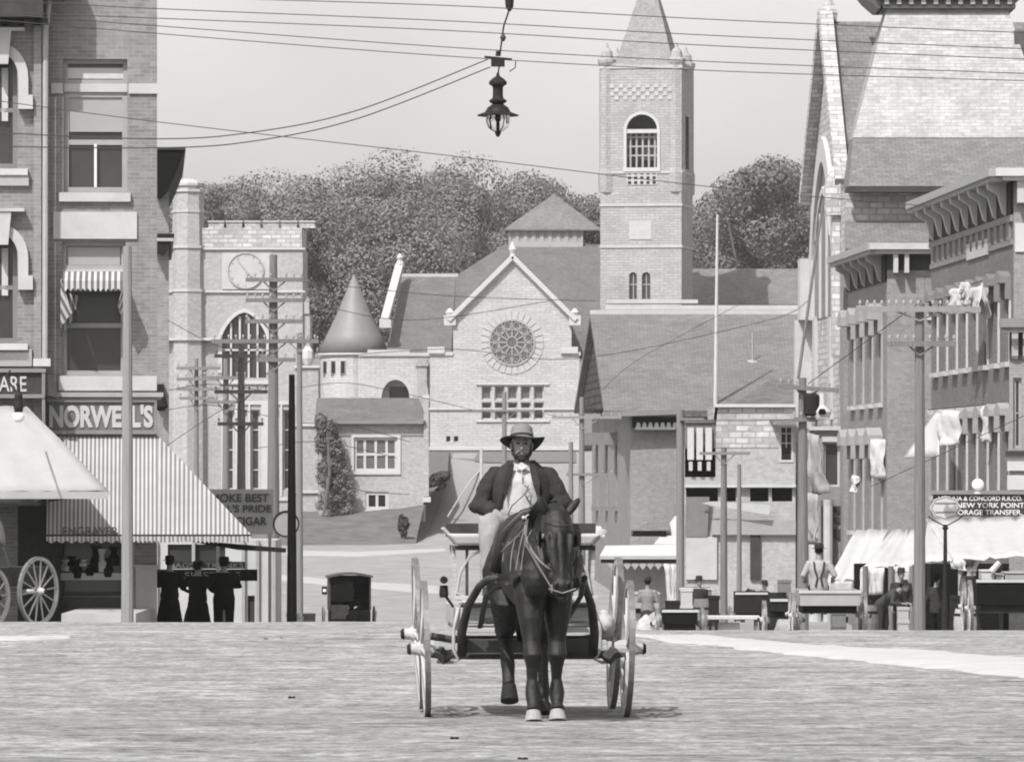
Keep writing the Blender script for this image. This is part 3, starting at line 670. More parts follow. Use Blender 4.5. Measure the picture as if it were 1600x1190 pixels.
m.build('spire', M['spire_slate'], tw)

# ============================================================ clock tower library (d about 320)
lb = thing('clock_tower', 'battlemented brick and stone clock tower with octagonal corner turret', 'tower', P(370, 808, 320))
Wt = front(318, 473, 320); tlw = Wt.len; Z = lambda py: Wt.z(py, 0); U = Wt.u
wa0, wa1 = U(347), U(416); m = Wt.mb()
h1 = (wa0, wa1, Z(590), Z(488)); lows = [(U(a), U(b), Z(765), Z(640)) for a, b in ((352, 366), (372, 386), (392, 406), (424, 436), (442, 456))]
shell(m, U(262), tlw, Z(812), Z(388), 7.5, [h1] + lows, .35); spandrel(m, wa0, wa1, Z(525), Z(488), 0, .3, 12, True)
m.build('wall', M['brick_buff'], lb)
m = Wt.mb(); shell(m, U(300), tlw - .05, Z(388), Z(356), 7.4); 
for i in range(6): a = U(322) + i * .95 + .12; m.box(a, 0, Z(356), a + .80, .35, Z(347)); 
m.build('battlement', M['rubble'], lb)
m = Wt.mb()
for i in range(6): a = U(322) + i * .95 + .08; m.box(a, -.08, Z(347), a + .88, .42, Z(345))
for y_ in (388, 455): m.box(U(262) - .05, -.12, Z(y_ + 2), tlw + .12, .05, Z(y_ - 1))
m.box(U(256), -.5, Z(532), U(345), .0, Z(528)); m.build('stone_band', M['stone_white'], lb)
ck = Wt.mb(); ck.box(U(347), -.1, Z(452), U(424), 0, Z(395)); cko = ck.build('clock_panel', M['stone_pale'], lb)
cx_, cz_ = U(384), Z(423); q = Wt.mb(); q.cyl((cx_, -.1, cz_), (cx_, -.14, cz_), .93, n=32); q.build('clock_face', M['stone_pale'], cko)
q = Wt.mb(); q.tube([(cx_ + .92 * math.cos(a), -.15, cz_ + .92 * math.sin(a)) for a in [k * math.pi / 16 for k in range(32)]], .05, 5, closed=True); q.bar((cx_, -.16, cz_), (cx_ - .45, -.16, cz_ + .62), .05); q.bar((cx_, -.16, cz_), (cx_ + .33, -.16, cz_ - .3), .07)
for k in range(12): a = k * math.pi / 6; q.bar((cx_ + .74 * math.cos(a), -.15, cz_ + .74 * math.sin(a)), (cx_ + .86 * math.cos(a), -.15, cz_ + .86 * math.sin(a)), .04)
q.build('clock_hands', M['stone_grey'], cko)
m = Wt.mb(); arch_band(m, wa0, wa1, Z(525), Z(488), .2, -.08, 0, pointed=True, foot=1.9)
for i in range(1, 5): x = wa0 + (wa1 - wa0) * i / 5; m.box(x - .05, .1, Z(590), x + .05, .25, Z(494 if i in (2, 3) else 504))
m.box(wa0, .1, Z(548), wa1, .25, Z(545)); ao = m.build('arched_window', M['stone_white'], lb)
q = Wt.mb(); q.box(wa0, .3, Z(590), wa1, .34, Z(488)); q.build('pane', M['pane'], ao)
for h in lows:
    o = window(lb, Wt, *h, .3, 1, 4, fm='stone_white', pm='pane', fw=.09, bw_=.06)
m = Wt.mb()
for a, b in ((346, 350), (368, 371), (388, 391), (408, 422), (438, 441), (457, 461)): m.box(U(a), -.09, Z(775), U(b), 0, Z(632))
m.box(U(344), -.09, Z(632), U(463), 0, Z(626)); m.box(U(344), -.09, Z(782), U(463), 0, Z(776)); m.box(U(344), -.1, Z(600), U(420), 0, Z(594)); m.build('window_surround', M['stone_white'], lb)
# octagonal turret
m = Wt.mb(); tr_ = .83
m.lathe([(1.12, Z(812)), (1.10, Z(640)), (1.0, Z(560)), (.98, Z(455)), (.90, Z(452)), (.90, Z(392)), (.86, Z(386)), (.82, Z(330)), (.80, Z(300)), (.84, Z(297))], (U(294), .3, 0), 8); m.build('turret', M['brick_buff'], lb)
m = Wt.mb()
for ya, yb, r_ in ((332, 328, .87), (300, 296, .9), (290, 286, .72), (388, 384, .98), (456, 452, 1.04), (532, 528, 1.14)): m.lathe([(r_, Z(ya)), (r_, Z(yb))], (U(294), .3, 0), 8)
m.lathe([(.6, Z(296)), (.6, Z(288))], (U(294), .3, 0), 8); m.lathe([(.72, Z(286)), (.6, Z(283)), (.2, Z(279))], (U(294), .3, 0), 8); m.build('turret_cap', M['stone_pale'], lb)
# pinnacles and stepped buttress on the right
m = Wt.mb(); m.box(tlw, .2, Z(812), U(484), 4, Z(490)); m.box(U(475), .1, Z(490), U(483), .6, Z(470)); m.build('buttress', M['brick_buff'], lb)
m = Wt.mb(); m.box(U(462), -.7, Z(806), U(498), 2.5, Z(572)); m.build('stair_block', M['brick_buff'], lb)
m = Wt.mb(); m.lathe([(.2, Z(570)), (.32, Z(560)), (.3, Z(548)), (.12, Z(541))], (U(481), -.2, 0), 8); m.lathe([(.14, Z(472)), (.16, Z(468)), (.05, Z(463))], (U(479), .3, 0), 6)
for y_ in (572, 663, 767): m.box(U(460.5), -.82, Z(y_ + 3), U(500), -.7, Z(y_ - 1))
m.box(U(460), -.85, Z(808), U(501), -.7, Z(803)); m.build('stone_band', M['stone_white'], lb)
# wing
wg = thing('library_wing', 'low brick library wing with mullioned windows under a dark slate roof', 'building', P(590, 800, 311))
Ww = front(498, 662, 311); Z = lambda py: Ww.z(py, 0); U = Ww.u; l_ = Ww.len
m = Ww.mb(); hs = [(U(553), U(621), Z(736), Z(683)), (U(571), U(607), Z(796), Z(768))]
shell(m, 0, l_, Z(815), Z(660), 7, hs, .2); m.box(l_, -.25, Z(775), U(670), .7, Z(625)); m.prism([(l_, Z(625)), (U(670), Z(625)), (U(666), Z(600)), (U(664), Z(600))], 3.2, 3.8)
m.build('wall', M['brick_buff'], wg)
window(wg, Ww, *hs[0], .12, 4, 2, fm='stone_white', pm='pane_mid', fw=.14, bw_=.13); window(wg, Ww, *hs[1], .12, 2, 1, fm='stone_white', pm='pane_dark', fw=.16, bw_=.14)
m = Ww.mb(); m.box(U(549), -.08, Z(741), U(626), 0, Z(736)); m.box(U(549), -.08, Z(683), U(626), 0, Z(678)); m.box(U(549), -.08, Z(736), U(553), 0, Z(683)); m.box(U(621), -.08, Z(736), U(626), 0, Z(683))
m.box(0, -.06, Z(680), l_, 0, Z(677)); m.box(U(566), -.08, Z(802), U(612), 0, Z(796)); m.box(U(545), -.06, Z(806), U(600), 0, Z(800)); m.box(l_ - .05, -.32, Z(784), U(673), .75, Z(776)); m.box(l_ - .05, -.32, Z(622), U(671), .75, Z(617)); m.build('stone_trim', M['stone_white'], wg)
m = Ww.mb(); m.slab([(-.2, -.45, Z(658)), (l_ + .1, -.45, Z(658)), (l_ - .3, 3.5, Z(620)), (-.2, 3.5, Z(620))], .15); m.slab([(l_ + .1, 7.4, Z(658)), (-.2, 7.4, Z(658)), (-.2, 3.5, Z(620)), (l_ - .3, 3.5, Z(620))], .15); m.build('roof', M['slate'], wg)
m = Ww.mb(); m.box(-.2, -.47, Z(662), l_, -.3, Z(657)); m.build('gutter', M['paint_mid'], wg)
# ============================================================ left street
# building B, the corner shop
bB = thing('corner_shop', 'brick corner building with light stone bands over a striped awning', 'building', P(160, 990, 117))
B = front(66, 245, 117, 3.3); Z = lambda py: B.z(py, 0); U = B.u; lB = B.len
zbot = G(-8, 118) - .3
m = B.mb(); w1 = (U(99), U(199), Z(300), Z(92)); w2 = (U(97), U(196), Z(586), Z(377)); sh = (U(95), U(192), Z(931), Z(785))
wall_holes(m, -.02, lB, zbot, Z(-60), [w1, w2, sh], .26); m.quad((lB, 0, zbot), (lB, 12, zbot), (lB, 12, Z(-60)), (lB, 0, Z(-60))); m.quad((-.02, 0, Z(-60)), (lB, 0, Z(-60)), (lB, 12, Z(-60)), (-.02, 12, Z(-60))); m.quad((lB, 12, zbot), (-.02, 12, zbot), (-.02, 12, Z(-60)), (lB, 12, Z(-60)))
m.build('wall', M['brick'], bB)
m = B.mb()
m.box(U(80), -.05, Z(146), U(98), 0, Z(130)); m.box(U(201), -.05, Z(146), lB + .05, 0, Z(130)); m.build('stone_band', M['stone_pale'], bB)
m = B.mb(); m.box(U(92), -.1, Z(315), U(204), .1, Z(301)); m.build('window_sill', M['stone_pale'], bB)
m = B.mb(); m.box(U(84), -.05, Z(373), U(214), 0, Z(331)); m.build('stone_panel', M['stone_pale'], bB)
m = B.mb(); m.box(U(92), -.06, Z(610), U(245), .05, Z(587)); m.build('plaster_band', M['stone_pale'], bB)
o = window(bB, B, w1[0], w1[1], w1[2], Z(143), .2, 1, 2, fm='paint_grey', pm='pane', fw=.1, bw_=.1)
q = B.mb(); q.box(w1[0] + .1, .17, w1[2] + .1, w1[0] + .1, .2, Z(220)); 
q = B.mb(); q.box((w1[0] + w1[1]) / 2 - .025, .14, w1[2] + .1, (w1[0] + w1[1]) / 2 + .025, .2, Z(224)); q.build('glazing_bar', M['paint_white'], o)
q = B.mb(); q.box(w1[0] + .1, .185, Z(205), w1[1] - .1, .2, Z(147)); q.build('window_shade', M['shade'], o)
o = window(bB, B, w1[0], w1[1], Z(130), w1[3], .2, 1, 1, fm='paint_grey', pm='pane', fw=.08, name='transom_window')
q = B.mb(); q.box(w1[0] + .08, .185, Z(122), w1[1] - .08, .2, Z(105)); q.build('window_shade', M['linen'], o)
q = B.mb(); q.box(w1[0], .1, Z(143), w1[1], .26, Z(130)); q.build('transom_rail', M['stone_pale'], bB)
o = window(bB, B, w2[0], w2[1], w2[2], Z(430), .2, 1, 2, fm='paint_grey', pm='pane', fw=.09, bw_=.09)
o = window(bB, B, w2[0], w2[1], Z(420), w2[3], .2, 1, 1, fm='paint_grey', pm='pane_mid', fw=.08, name='transom_window')
q = B.mb(); q.slab([(w2[0] + .1, .19, Z(413)), (w2[1] - .1, .19, Z(413)), (w2[1] - .1, .19, Z(385)), (w2[0] + .1, .19, Z(385))], .01); q.build('window_shade', M['shade'], o)
q = B.mb(); q.box(w2[0], .1, Z(430), w2[1], .26, Z(420)); q.build('transom_rail', M['stone_pale'], bB)
# window awning with side flaps
aw = thing('window_awning', 'small striped awning with side flaps over the upper corner shop window', 'awning', B.pt(U(145), -.3, Z(455)))
m = B.mb(); xa, xb = U(99), U(193); pr = .75
m.slab([(xa, -pr, Z(441)), (xb, -pr, Z(441)), (xb, -.03, Z(424)), (xa, -.03, Z(424))], .012)
n_ = 12
for i in range(n_): a = xa + (xb - xa) * i / n_; b = xa + (xb - xa) * (i + 1) / n_; m.slab([(a, -pr, Z(452)), ((a + b) / 2, -pr, Z(457)), (b, -pr, Z(452)), (b, -pr, Z(440)), (a, -pr, Z(440))], .01)
m.build('awning_cloth', M['awning_window'], aw)
m = B.mb(); m.slab([(xa, -.02, Z(430)), (xa - .03, -pr, Z(441)), (xa + .18, -pr * .85, Z(490)), (xa - .04, -.35, Z(512)), (xa - .02, -.02, Z(526))], .012); m.slab([(xa - .02, -.04, Z(455)), (xa + .30, -.10, Z(462)), (xa + .18, -.08, Z(500)), (xa, -.04, Z(520))], .012); m.build('side_flap', M['awning_window'], aw)
m = B.mb(); m.slab([(xb, -.02, Z(430)), (xb + .03, -pr, Z(441)), (xb - .1, -pr * .85, Z(480)), (xb, -.35, Z(500)), (xb, -.02, Z(510))], .012); m.build('side_flap', M['awning_window'], aw)
# sign and cornice over the shop
sg = thing('shop_sign', 'long grey fascia sign lettered NORWELL\'S under the corner shop windows', 'sign', B.pt(U(160), -.05, Z(672)))
m = B.mb(); m.box(U(76), -.10, Z(672), U(243), -.01, Z(626)); m.build('sign_board', M['sign_face'], sg)
m = B.mb(); m.box(U(74), -.15, Z(628), U(245), -.0, Z(622)); m.box(U(74), -.15, Z(678), U(245), -.0, Z(672)); m.box(U(241), -.14, Z(672), U(245), 0, Z(628)); m.build('sign_frame', M['paint_mid'], sg)
text("NORWELL'S", B, U(77), U(239), Z(668), Z(632), sg, 'letter_pale', y=-.115, bold=.045)
m = B.mb(); m.box(U(85), -.2, Z(620), lB + .12, 0, Z(613)); m.box(U(85), -.12, Z(624), lB + .08, 0, Z(620)); m.build('shop_cornice', M['paint_grey'], bB)
# the big striped awning turning the corner
aw = thing('striped_awning', 'large pinstriped canvas awning wrapping the corner under the shop sign', 'awning', B.pt(U(240), -.8, Z(845)))
zt_, zb_ = Z(681), Z(838); pj = 1.6; m = B.mb()
zbf = EYE - (836 - 750) / F * (117 - pj)
m.slab([(U(75), -pj, zbf), (lB + .02, -pj, zbf), (lB + .02, -.05, zt_), (U(75), -.05, zt_)], .012); m.build('front_cloth', M['awning_stripe'], aw)
m = B.mb(); xr = U(390) ; m.slab([(lB + .02, -pj, zbf), (xr - .02, -pj, zbf), (xr, 7, zbf), (lB + .03, 7, zt_), (lB + .03, -.05, zt_)][:0] or [(lB + .025, -pj, zbf), (xr, -pj, zbf + .02), (lB + .03, -.04, zt_)], .012)
m.build('hip_cloth', striped('awning_gusset', .34, .14, .085, axis=0), aw)
m = B.mb(); m.slab([(xr, -pj, zbf + .02), (xr, 7, zbf + .02), (lB + .03, 7, zt_), (lB + .03, -.04, zt_)], .012); m.build('side_cloth', M['awning_stripe'], aw)
m = B.mb(); n_ = 26
for i in range(n_):
    a = U(214) + (xr - U(214)) * i / n_; b = U(214) + (xr - U(214)) * (i + 1) / n_; m.slab([(a, -pj - .01, zbf - .1), ((a + b) / 2, -pj - .01, zbf - .15), (b, -pj - .01, zbf - .1), (b, -pj - .01, zbf + .01), (a, -pj - .01, zbf + .01)], .01)
for i in range(9):
    a = U(75) + (U(214) - U(75)) * i / 9; b = U(75) + (U(214) - U(75)) * (i + 1) / 9; m.slab([(a, -pj - .01, zbf - .1), ((a + b) / 2, -pj - .01, zbf - .15), (b, -pj - .01, zbf - .1), (b, -pj - .01, zbf + .01), (a, -pj - .01, zbf + .01)], .01)
m.build('valance', M['awning_stripe'], aw)
m = B.mb(); m.tube([(xr, -pj, zbf), (lB + .1, -.1, zbf - .1)], .02, 6); m.tube([(U(75), -pj, zbf), (xr, -pj, zbf)], .02, 6); m.build('awning_rod', M['iron'], aw)
# shop window below, with lettering and goods
q = B.mb(); q.box(sh[0], .2, sh[2], sh[1], .25, sh[3]); so_ = q.build('shop_window', M['pane'], bB)
q = B.mb(); q.box(sh[0], .12, sh[2], sh[0] + .07, .2, sh[3]); q.box(sh[1] - .07, .12, sh[2], sh[1], .2, sh[3]); q.box(sh[0] + .07, .12, sh[2], sh[1] - .07, .2, sh[2] + .08); q.build('shop_window_frame', M['paint_dark'], so_)
text("ENGRAVER", B, U(100), U(186), zbf - .0, zbf + .16, aw, 'letter_dark', y=-pj - .02, bold=.01)
rr = random.Random(3)
for i in range(9):
    q = B.mb(); x = U(102 + i * 9.5); h_ = rr.uniform(.12, .5); zz_ = Z(905) + rr.uniform(0, .3)
    q.lathe([(.08, 0), (.11, h_ * .4), (.05, h_ * .7), (.10, h_)], (x, .14, zz_), 8); q.build('display_vase', M['black'] if i % 3 else M['stone_pale'], so_)
q = B.mb(); q.box(sh[0], .1, Z(906), sh[1], .2, Z(895)); q.build('display_shelf', M['stone_pale'], so_)
q = B.mb(); q.box(U(92), -.06, Z(958), U(192), 0, Z(932)); q.build('plinth_panel', M['paint_dark'], bB)
q = B.mb(); q.box(U(212), -.12, zbot, lB, 0, Z(885)); q.box(U(210), -.16, Z(888), lB + .03, 0, Z(882)); q.build('corner_pier', M['stone_grey'], bB)
# building C further down, dark bracketed cornices seen in profile
bC = thing('cornice_building', 'building behind the corner shop with two deep black cornices in profile', 'building', P(257, 1000, 150))
C_ = front(225, 268, 150, 3.4); Zc = lambda py: C_.z(py, 0); m = C_.mb()
m.box(-1, 0, Zc(1012), C_.u(264), 14, Zc(236)); m.build('wall', M['brick_light'], bC)
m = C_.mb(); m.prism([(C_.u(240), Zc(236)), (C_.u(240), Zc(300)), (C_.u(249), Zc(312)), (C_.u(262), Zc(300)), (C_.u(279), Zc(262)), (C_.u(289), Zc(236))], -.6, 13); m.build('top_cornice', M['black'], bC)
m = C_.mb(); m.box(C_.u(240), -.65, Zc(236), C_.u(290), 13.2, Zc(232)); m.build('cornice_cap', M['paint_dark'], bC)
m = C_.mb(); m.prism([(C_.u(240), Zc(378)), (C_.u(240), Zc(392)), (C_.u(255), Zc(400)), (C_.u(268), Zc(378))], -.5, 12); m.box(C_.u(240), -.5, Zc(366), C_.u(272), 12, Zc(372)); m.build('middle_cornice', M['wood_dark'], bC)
m = C_.mb(); m.box(C_.u(240), -.55, Zc(378), C_.u(271), 12.2, Zc(373)); m.build('cornice_moulding', M['stone_grey'], bC)
m = C_.mb(); m.box(C_.u(240), -.3, Zc(625), C_.u(256), 0, Zc(600)); m.lathe([(.08, Zc(642)), (.16, Zc(635)), (.1, Zc(620)), (.03, Zc(610))], (C_.u(252), -.35, 0), 8); m.build('bracket', M['wood_dark'], bC)
# building A, nearest on the left
bA = thing('brick_house', 'near left brick house with white stone window hoods and a dark cornice', 'building', P(20, 985, 114))
A = front(-130, 64, 116.55, 3.3); Z = lambda py: A.z(py, 0); U = A.u; lA = A.len
wA = [(U(-24), U(27), Z(262), Z(80)), (U(-24), U(27), Z(535), Z(362))]; shA = (U(-120), U(28), Z(985), Z(785))
m = A.mb(); wall_holes(m, 0, lA, zbot, Z(-40), wA + [shA], .3); m.quad((lA, 0, zbot), (lA, 3, zbot), (lA, 3, Z(-40)), (lA, 0, Z(-40))); m.quad((0, 0, Z(-40)), (lA, 0, Z(-40)), (lA, 10, Z(-40)), (0, 10, Z(-40)))
m.quad((shA[0], 3, shA[2]), (shA[1], 3, shA[2]), (shA[1], 3, shA[3]), (shA[0], 3, shA[3])); m.quad((shA[0], .3, shA[3]), (shA[1], .3, shA[3]), (shA[1], 3, shA[3]), (shA[0], 3, shA[3])); m.quad((shA[1], .3, shA[2]), (shA[1], 3, shA[2]), (shA[1], 3, shA[3]), (shA[1], .3, shA[3]))
m.build('wall', M['brick'], bA)
m = A.mb(); m.box(U(53), -.1, zbot, lA, .0, Z(40)); m.build('corner_pier', M['brick_light'], bA)
for k, h in enumerate(wA):
    o = window(bA, A, *h, .24, 1, 2, fm='paint_mid', pm='pane', fw=.09, bw_=.08)
    q = A.mb(); q.box(h[0] + .15, .2, h[2] + .9, h[0] + .28, .235, h[3] - .3); q.box(h[1] - .3, .2, h[2] + .9, h[1] - .18, .235, h[3] - .3); q.build('curtain', M['linen'], o)
    q = A.mb(); zs = h[3] - .5; arch_band(q, h[0] - .02, h[1] + .02, zs, h[3] - .05, .19, -.12, 0, foot=.35); q.box(h[1] + .02, -.2, zs - .6, h[1] + .3, 0, zs - .33); q.box(h[0] - .3, -.2, zs - .6, h[0] - .02, 0, zs - .33)
    q.prism([((h[0] + h[1]) / 2 - .14, h[3] - .25), ((h[0] + h[1]) / 2 + .14, h[3] - .25), ((h[0] + h[1]) / 2 + .2, h[3] + .38), ((h[0] + h[1]) / 2 - .2, h[3] + .38)], -.22, 0); q.box((h[0] + h[1]) / 2 - .45, -.25, h[3] + .38, (h[0] + h[1]) / 2 + .45, 0, h[3] + .44)
    q.build('window_hood', M['stone_pale'], bA)
    q = A.mb(); spandrel(q, h[0], h[1], zs, h[3] - .05, .02, .2); q.build('hood_infill', M['brick'], bA)
    q = A.mb(); q.box(h[0] - .2, -.14, h[2] - .14, h[1] + .2, .1, h[2] - .02); q.build('window_sill', M['stone_white'], bA)
    q = A.mb(); q.box(h[0] - .15, -.1, h[2] - .34, h[1] + .22, 0, h[2] - .14); q.build('sill_apron', M['stone_grey'], bA)
m = A.mb(); m.box(-.5, -.7, Z(30), lA + .05, .3, Z(-60)); m.prism([(U(64) - .2, Z(38)), (U(64) + .15, Z(38)), (U(70), Z(0)), (U(112), Z(0)), (U(112), Z(-60)), (U(64) - .2, Z(-60))], -.45, -.0)
m.build('cornice', M['paint_dark'], bA)
for i in range(6): q = A.mb(); q.box(U(-75 + i * 26), -.5, Z(39), U(-66 + i * 26), 0, Z(30)); q.build('cornice_dentil', M['wood_dark'], bA)
m = A.mb(); m.tube([(U(71) + .1, -.18, Z(-60)), (U(72) + .05, -.16, Z(10)), (U(69) + .03, -.1, Z(45)), (U(68) + .03, -.1, Z(560))], .055, 8); m.build('downspout', M['stone_grey'], bA)
q = A.mb(); q.box(U(52), -.16, Z(572), U(79), 0, Z(560)); q.build('pier_cap', M['stone_white'], bA)
q = A.mb(); q.box(U(-130), -.10, Z(572), U(50), 0, Z(545)); q.build('panel_course', M['paint_grey'], bA)
q = A.mb(); q.prism([(U(76), Z(618)), (U(92), Z(622)), (U(84), Z(588)), (U(76), Z(585))], -.4, -.1); q.build('cornice_bracket', M['paint_dark'], bA)
q = A.mb(); q.box(U(28), -.16, zbot, U(95), .05, Z(790)); q.build('recess_shade_panel', M['wood_dark'], bA)  # dark panel standing in for the shaded shop recess
sg = thing('dark_shop_sign', 'dark fascia sign with pale letters ARE above the white awning', 'sign', A.pt(U(10), -.3, Z(638)))
q = A.mb(); q.box(U(-130), -.35, Z(622), U(68), -.02, Z(582)); q.build('sign_board', M['paint_dark'], sg)
q = A.mb(); q.box(U(-130), -.42, Z(582), U(72), 0, Z(576)); q.box(U(-130), -.42, Z(622), U(70), -.02, Z(616)); q.box(U(66), -.4, Z(668), U(71), -.02, Z(582)); q.build('sign_frame', M['paint_mid'], sg)
text("HARDWARE", A, U(-92), U(42), Z(612), Z(588), sg, 'letter_pale', y=-.365, bold=.01)
aw = thing('white_awning', 'broad plain white awning sloping over the left pavement', 'awning', A.pt(U(0), -1, Z(785)))
zl = EYE - (768 - 750) / F * (116.6 - 2.6)
XR = lambda px, v: (P(px, 750, 116.6 + v) - V((A.A.x, A.A.y, EYE))).x
sheet('awning_cloth', aw, [A.pt(U(-130), -.45, Z(636)), A.pt(U(43), -.45, Z(636)), A.pt(XR(158, -2.6), -2.6, zl), A.pt(U(-130), -2.6, zl)], sag=.07, nu=16, nv=8, seed=3, m='canvas_left')
m = A.mb(); m.slab([(U(-130), -2.61, zl - .13), (XR(156, -2.6), -2.61, zl - .13), (XR(158, -2.6), -2.61, zl + .005), (U(-130), -2.61, zl + .005)], .012); m.build('valance', M['canvas_left'], aw)
m = A.mb(); m.slab([(XR(158, -2.6) - .02, -2.6, zl - .01), (U(64), -.45, zl - .02), (U(43), -.45, Z(638))], .012); m.build('side_flap', M['canvas_grey'], aw)
m = A.mb(); m.tube([(U(-130), -2.58, zl - .02), (XR(158, -2.6), -2.58, zl - .02)], .025, 6); m.tube([(XR(155, -2.6), -2.56, zl - .02), (U(60), -.4, zl - .2)], .02, 6); m.build('awning_rod', M['iron'], aw)
lm = thing('hanging_lamp', 'white glass globe lamp hanging in front of the white awning', 'lamp', P(29, 665, 111))
q = MB(); q.lathe([(.07, -.02), (.09, .08), (.07, .22), (.075, .3), (.035, .36), (.03, .5)], P(29, 643, 111), 12); q.build('lamp_socket', M['iron'], lm)
q = MB(); c = P(29, 651, 111); q.ball(c, .105, 16, 10); q.build('globe', M['globe_glass'], lm, smooth=True)
q = MB(); c = P(29, 618, 111); q.tube([c, c + V((-.3, .8, .35)), c + V((-.4, 3.0, .5))], .02, 6); q.build('lamp_arm', M['iron'], lm)
# pavement under it
q = MB(); q.box(P(-300, 0, 112).x, 100, -2.2, P(96, 0, 112).x, 116.3, G(-9, 112) + .12); q.build('pavement', M['road'], kind='structure')
q = MB(); q.box(P(96, 0, 112).x, 112, -2.2, P(212, 0, 112).x, 117.0, EYE - (958 - 750) / F * 112); q.build('shop_step', M['stone_grey'], kind='structure')

# ============================================================ right street
def bracket_cornice(name, W, u0, u1, ztop, parent, n, over=.6, m_top='paint_grey', m_b='stone_grey', m_s='wood_dark', h=.9, bwid=.16, ends=(0, 0)):
    q = W.mb(); q.box(u0 - ends[0], -over, ztop - .22, u1 + ends[1], .1, ztop); q.box(u0 - ends[0] * .8, -over * .85, ztop - .34, u1 + ends[1] * .8, .1, ztop - .22); q.build(name, M[m_top], parent)
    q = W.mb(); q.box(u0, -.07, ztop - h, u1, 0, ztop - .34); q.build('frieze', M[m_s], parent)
    for i in range(n):
        x = u0 + (u1 - u0) * (i + .5) / n; q = W.mb()
        # curved console: profile in v,z
        pr = [(-.07, ztop - .34), (-over * .8, ztop - .34), (-over * .78, ztop - .5), (-over * .4, ztop - .66), (-.16, ztop - h + .08), (-.07, ztop - h)]
        q.add([(x - bwid / 2, a, b) for a, b in pr] + [(x + bwid / 2, a, b) for a, b in pr], [tuple(range(6)), tuple(range(11, 5, -1))] + [(k, (k + 1) % 6, (k + 1) % 6 + 6, k + 6) for k in range(6)])
        q.build('console', M[m_b], parent)
def hooded(root, W, uc, wd, z0, z1, fm='stone_pale', pm='pane', hm='stone_grey', jamb=None, rev=.18, hood=.35):
    h = (uc - wd / 2, uc + wd / 2, z0, z1)
    window(root, W, *h, rev, 1, 2, fm=fm, pm=pm, fw=.09, bw_=.06)
    q = W.mb(); q.prism([(h[0] - .15, z1), (h[1] + .15, z1), (h[1] + .15, z1 + hood * .55), (uc, z1 + hood), (h[0] - .15, z1 + hood * .55)], -hood * .9, 0); q.box(h[0] - .18, -.16, z1 - .45, h[0] - .02, 0, z1); q.box(h[1] + .02, -.16, z1 - .45, h[1] + .18, 0, z1); q.build('window_hood', M[hm], root)
    q = W.mb(); q.box(h[0] - .14, -.16, z0 - .14, h[1] + .14, .05, z0); q.build('window_sill', M['stone_pale'], root)
    if jamb:
        q = W.mb(); q.box(h[1], -.05, z0, h[1] + .16, 0, z1); q.build('window_jamb', M[jamb], root)
    return h
# R1, dark brick block with eight bays
r1 = thing('brick_block', 'dark brick three storey block with deep bracketed cornice and date stone', 'building', P(1500, 985, 180))
W1 = span(1455, 191.1, 1583, 171); u_ = W1.u; l1 = W1.len; z_ = lambda py, px: W1.z(py, W1.u(px)); zb = -3.6; top = 10.35
bays = [l1 * (i + .55) / 8 for i in range(8)]
s1, t1 = W1.z(577, u_(1500)), W1.z(462, u_(1500)); s2, t2 = W1.z(775, u_(1500)), W1.z(655, u_(1500))
hs = [(u - .5, u + .5, s1, t1) for u in bays] + [(u - .5, u + .5, s2, t2) for u in bays]
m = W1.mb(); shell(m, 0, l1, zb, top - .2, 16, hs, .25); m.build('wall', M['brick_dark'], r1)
for u in bays:
    hooded(r1, W1, u, 1.0, s1, t1, hm='paint_mid', jamb='stone_white', rev=.28, pm='pane'); hooded(r1, W1, u, 1.0, s2, t2, hm='paint_grey', jamb='stone_white', rev=.28, pm='pane')
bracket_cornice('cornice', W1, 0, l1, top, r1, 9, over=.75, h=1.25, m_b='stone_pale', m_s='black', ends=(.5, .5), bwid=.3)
m = W1.mb()
for i in range(14): u = l1 * (i + .5) / 14; m.box(u - .28, -.06, top - 1.95, u + .28, 0, top - 1.45)
m.box(0, -.08, top - 1.45, l1, 0, top - 1.27); m.box(0, -.05, top - 2.1, l1, 0, top - 1.95); m.build('dentil_course', M['brick_mid'], r1)
q = W1.mb(); q.box(u_(1513), -.06, z_(402, 1530), u_(1546), 0, z_(377, 1530)); q.build('date_stone', M['stone_pale'], r1)
# its end wall facing the camera
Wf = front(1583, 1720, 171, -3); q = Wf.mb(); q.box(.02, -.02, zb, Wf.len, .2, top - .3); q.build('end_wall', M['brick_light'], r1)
q = Wf.mb(); q.box(-.5, -.75, top - .22, Wf.len, 0, top); q.box(-.3, -.6, top - .34, Wf.len, 0, top - .22); q.build('end_cornice', M['stone_white'], r1)
q = Wf.mb(); q.box(.05, -.08, top - 2.3, Wf.len, 0, top - 1.5); q.build('end_panel', M['stone_white'], r1)
for i in range(3): q = Wf.mb(); q.box(.1 + i * .5, -.5, top - .95, .3 + i * .5, 0, top - .34); q.build('console', M['stone_pale'], r1)
# R0, nearer bay at the right edge
r0 = thing('bay_front', 'bracketed shop front bay cut by the right edge of the picture', 'building', P(1590, 985, 152))
W0 = front(1577, 1700, 152, -4.6); z0_ = lambda py: W0.z(py, 0); m = W0.mb(); hs = [(W0.u(1583), W0.u(1596), z0_(700), z0_(590)), (W0.u(1603), W0.u(1625), z0_(700), z0_(590))]
shell(m, 0, W0.len, -3, z0_(520), 8, hs, .2); m.build('wall', M['brick_light'], r0)
for h in hs: window(r0, W0, *h, .15, 1, 2, fm='paint_grey', pm='pane')
bracket_cornice('cornice', W0, 0, W0.len, z0_(498), r0, 7, over=.5, h=1.0, m_top='paint_mid', m_s='paint_dark', ends=(.25, 0))
q = W0.mb(); q.box(-.05, -.1, z0_(735), W0.len, 0, z0_(712)); q.box(-.05, -.12, z0_(765), W0.len, 0, z0_(742)); q.build('stone_band', M['stone_white'], r0)
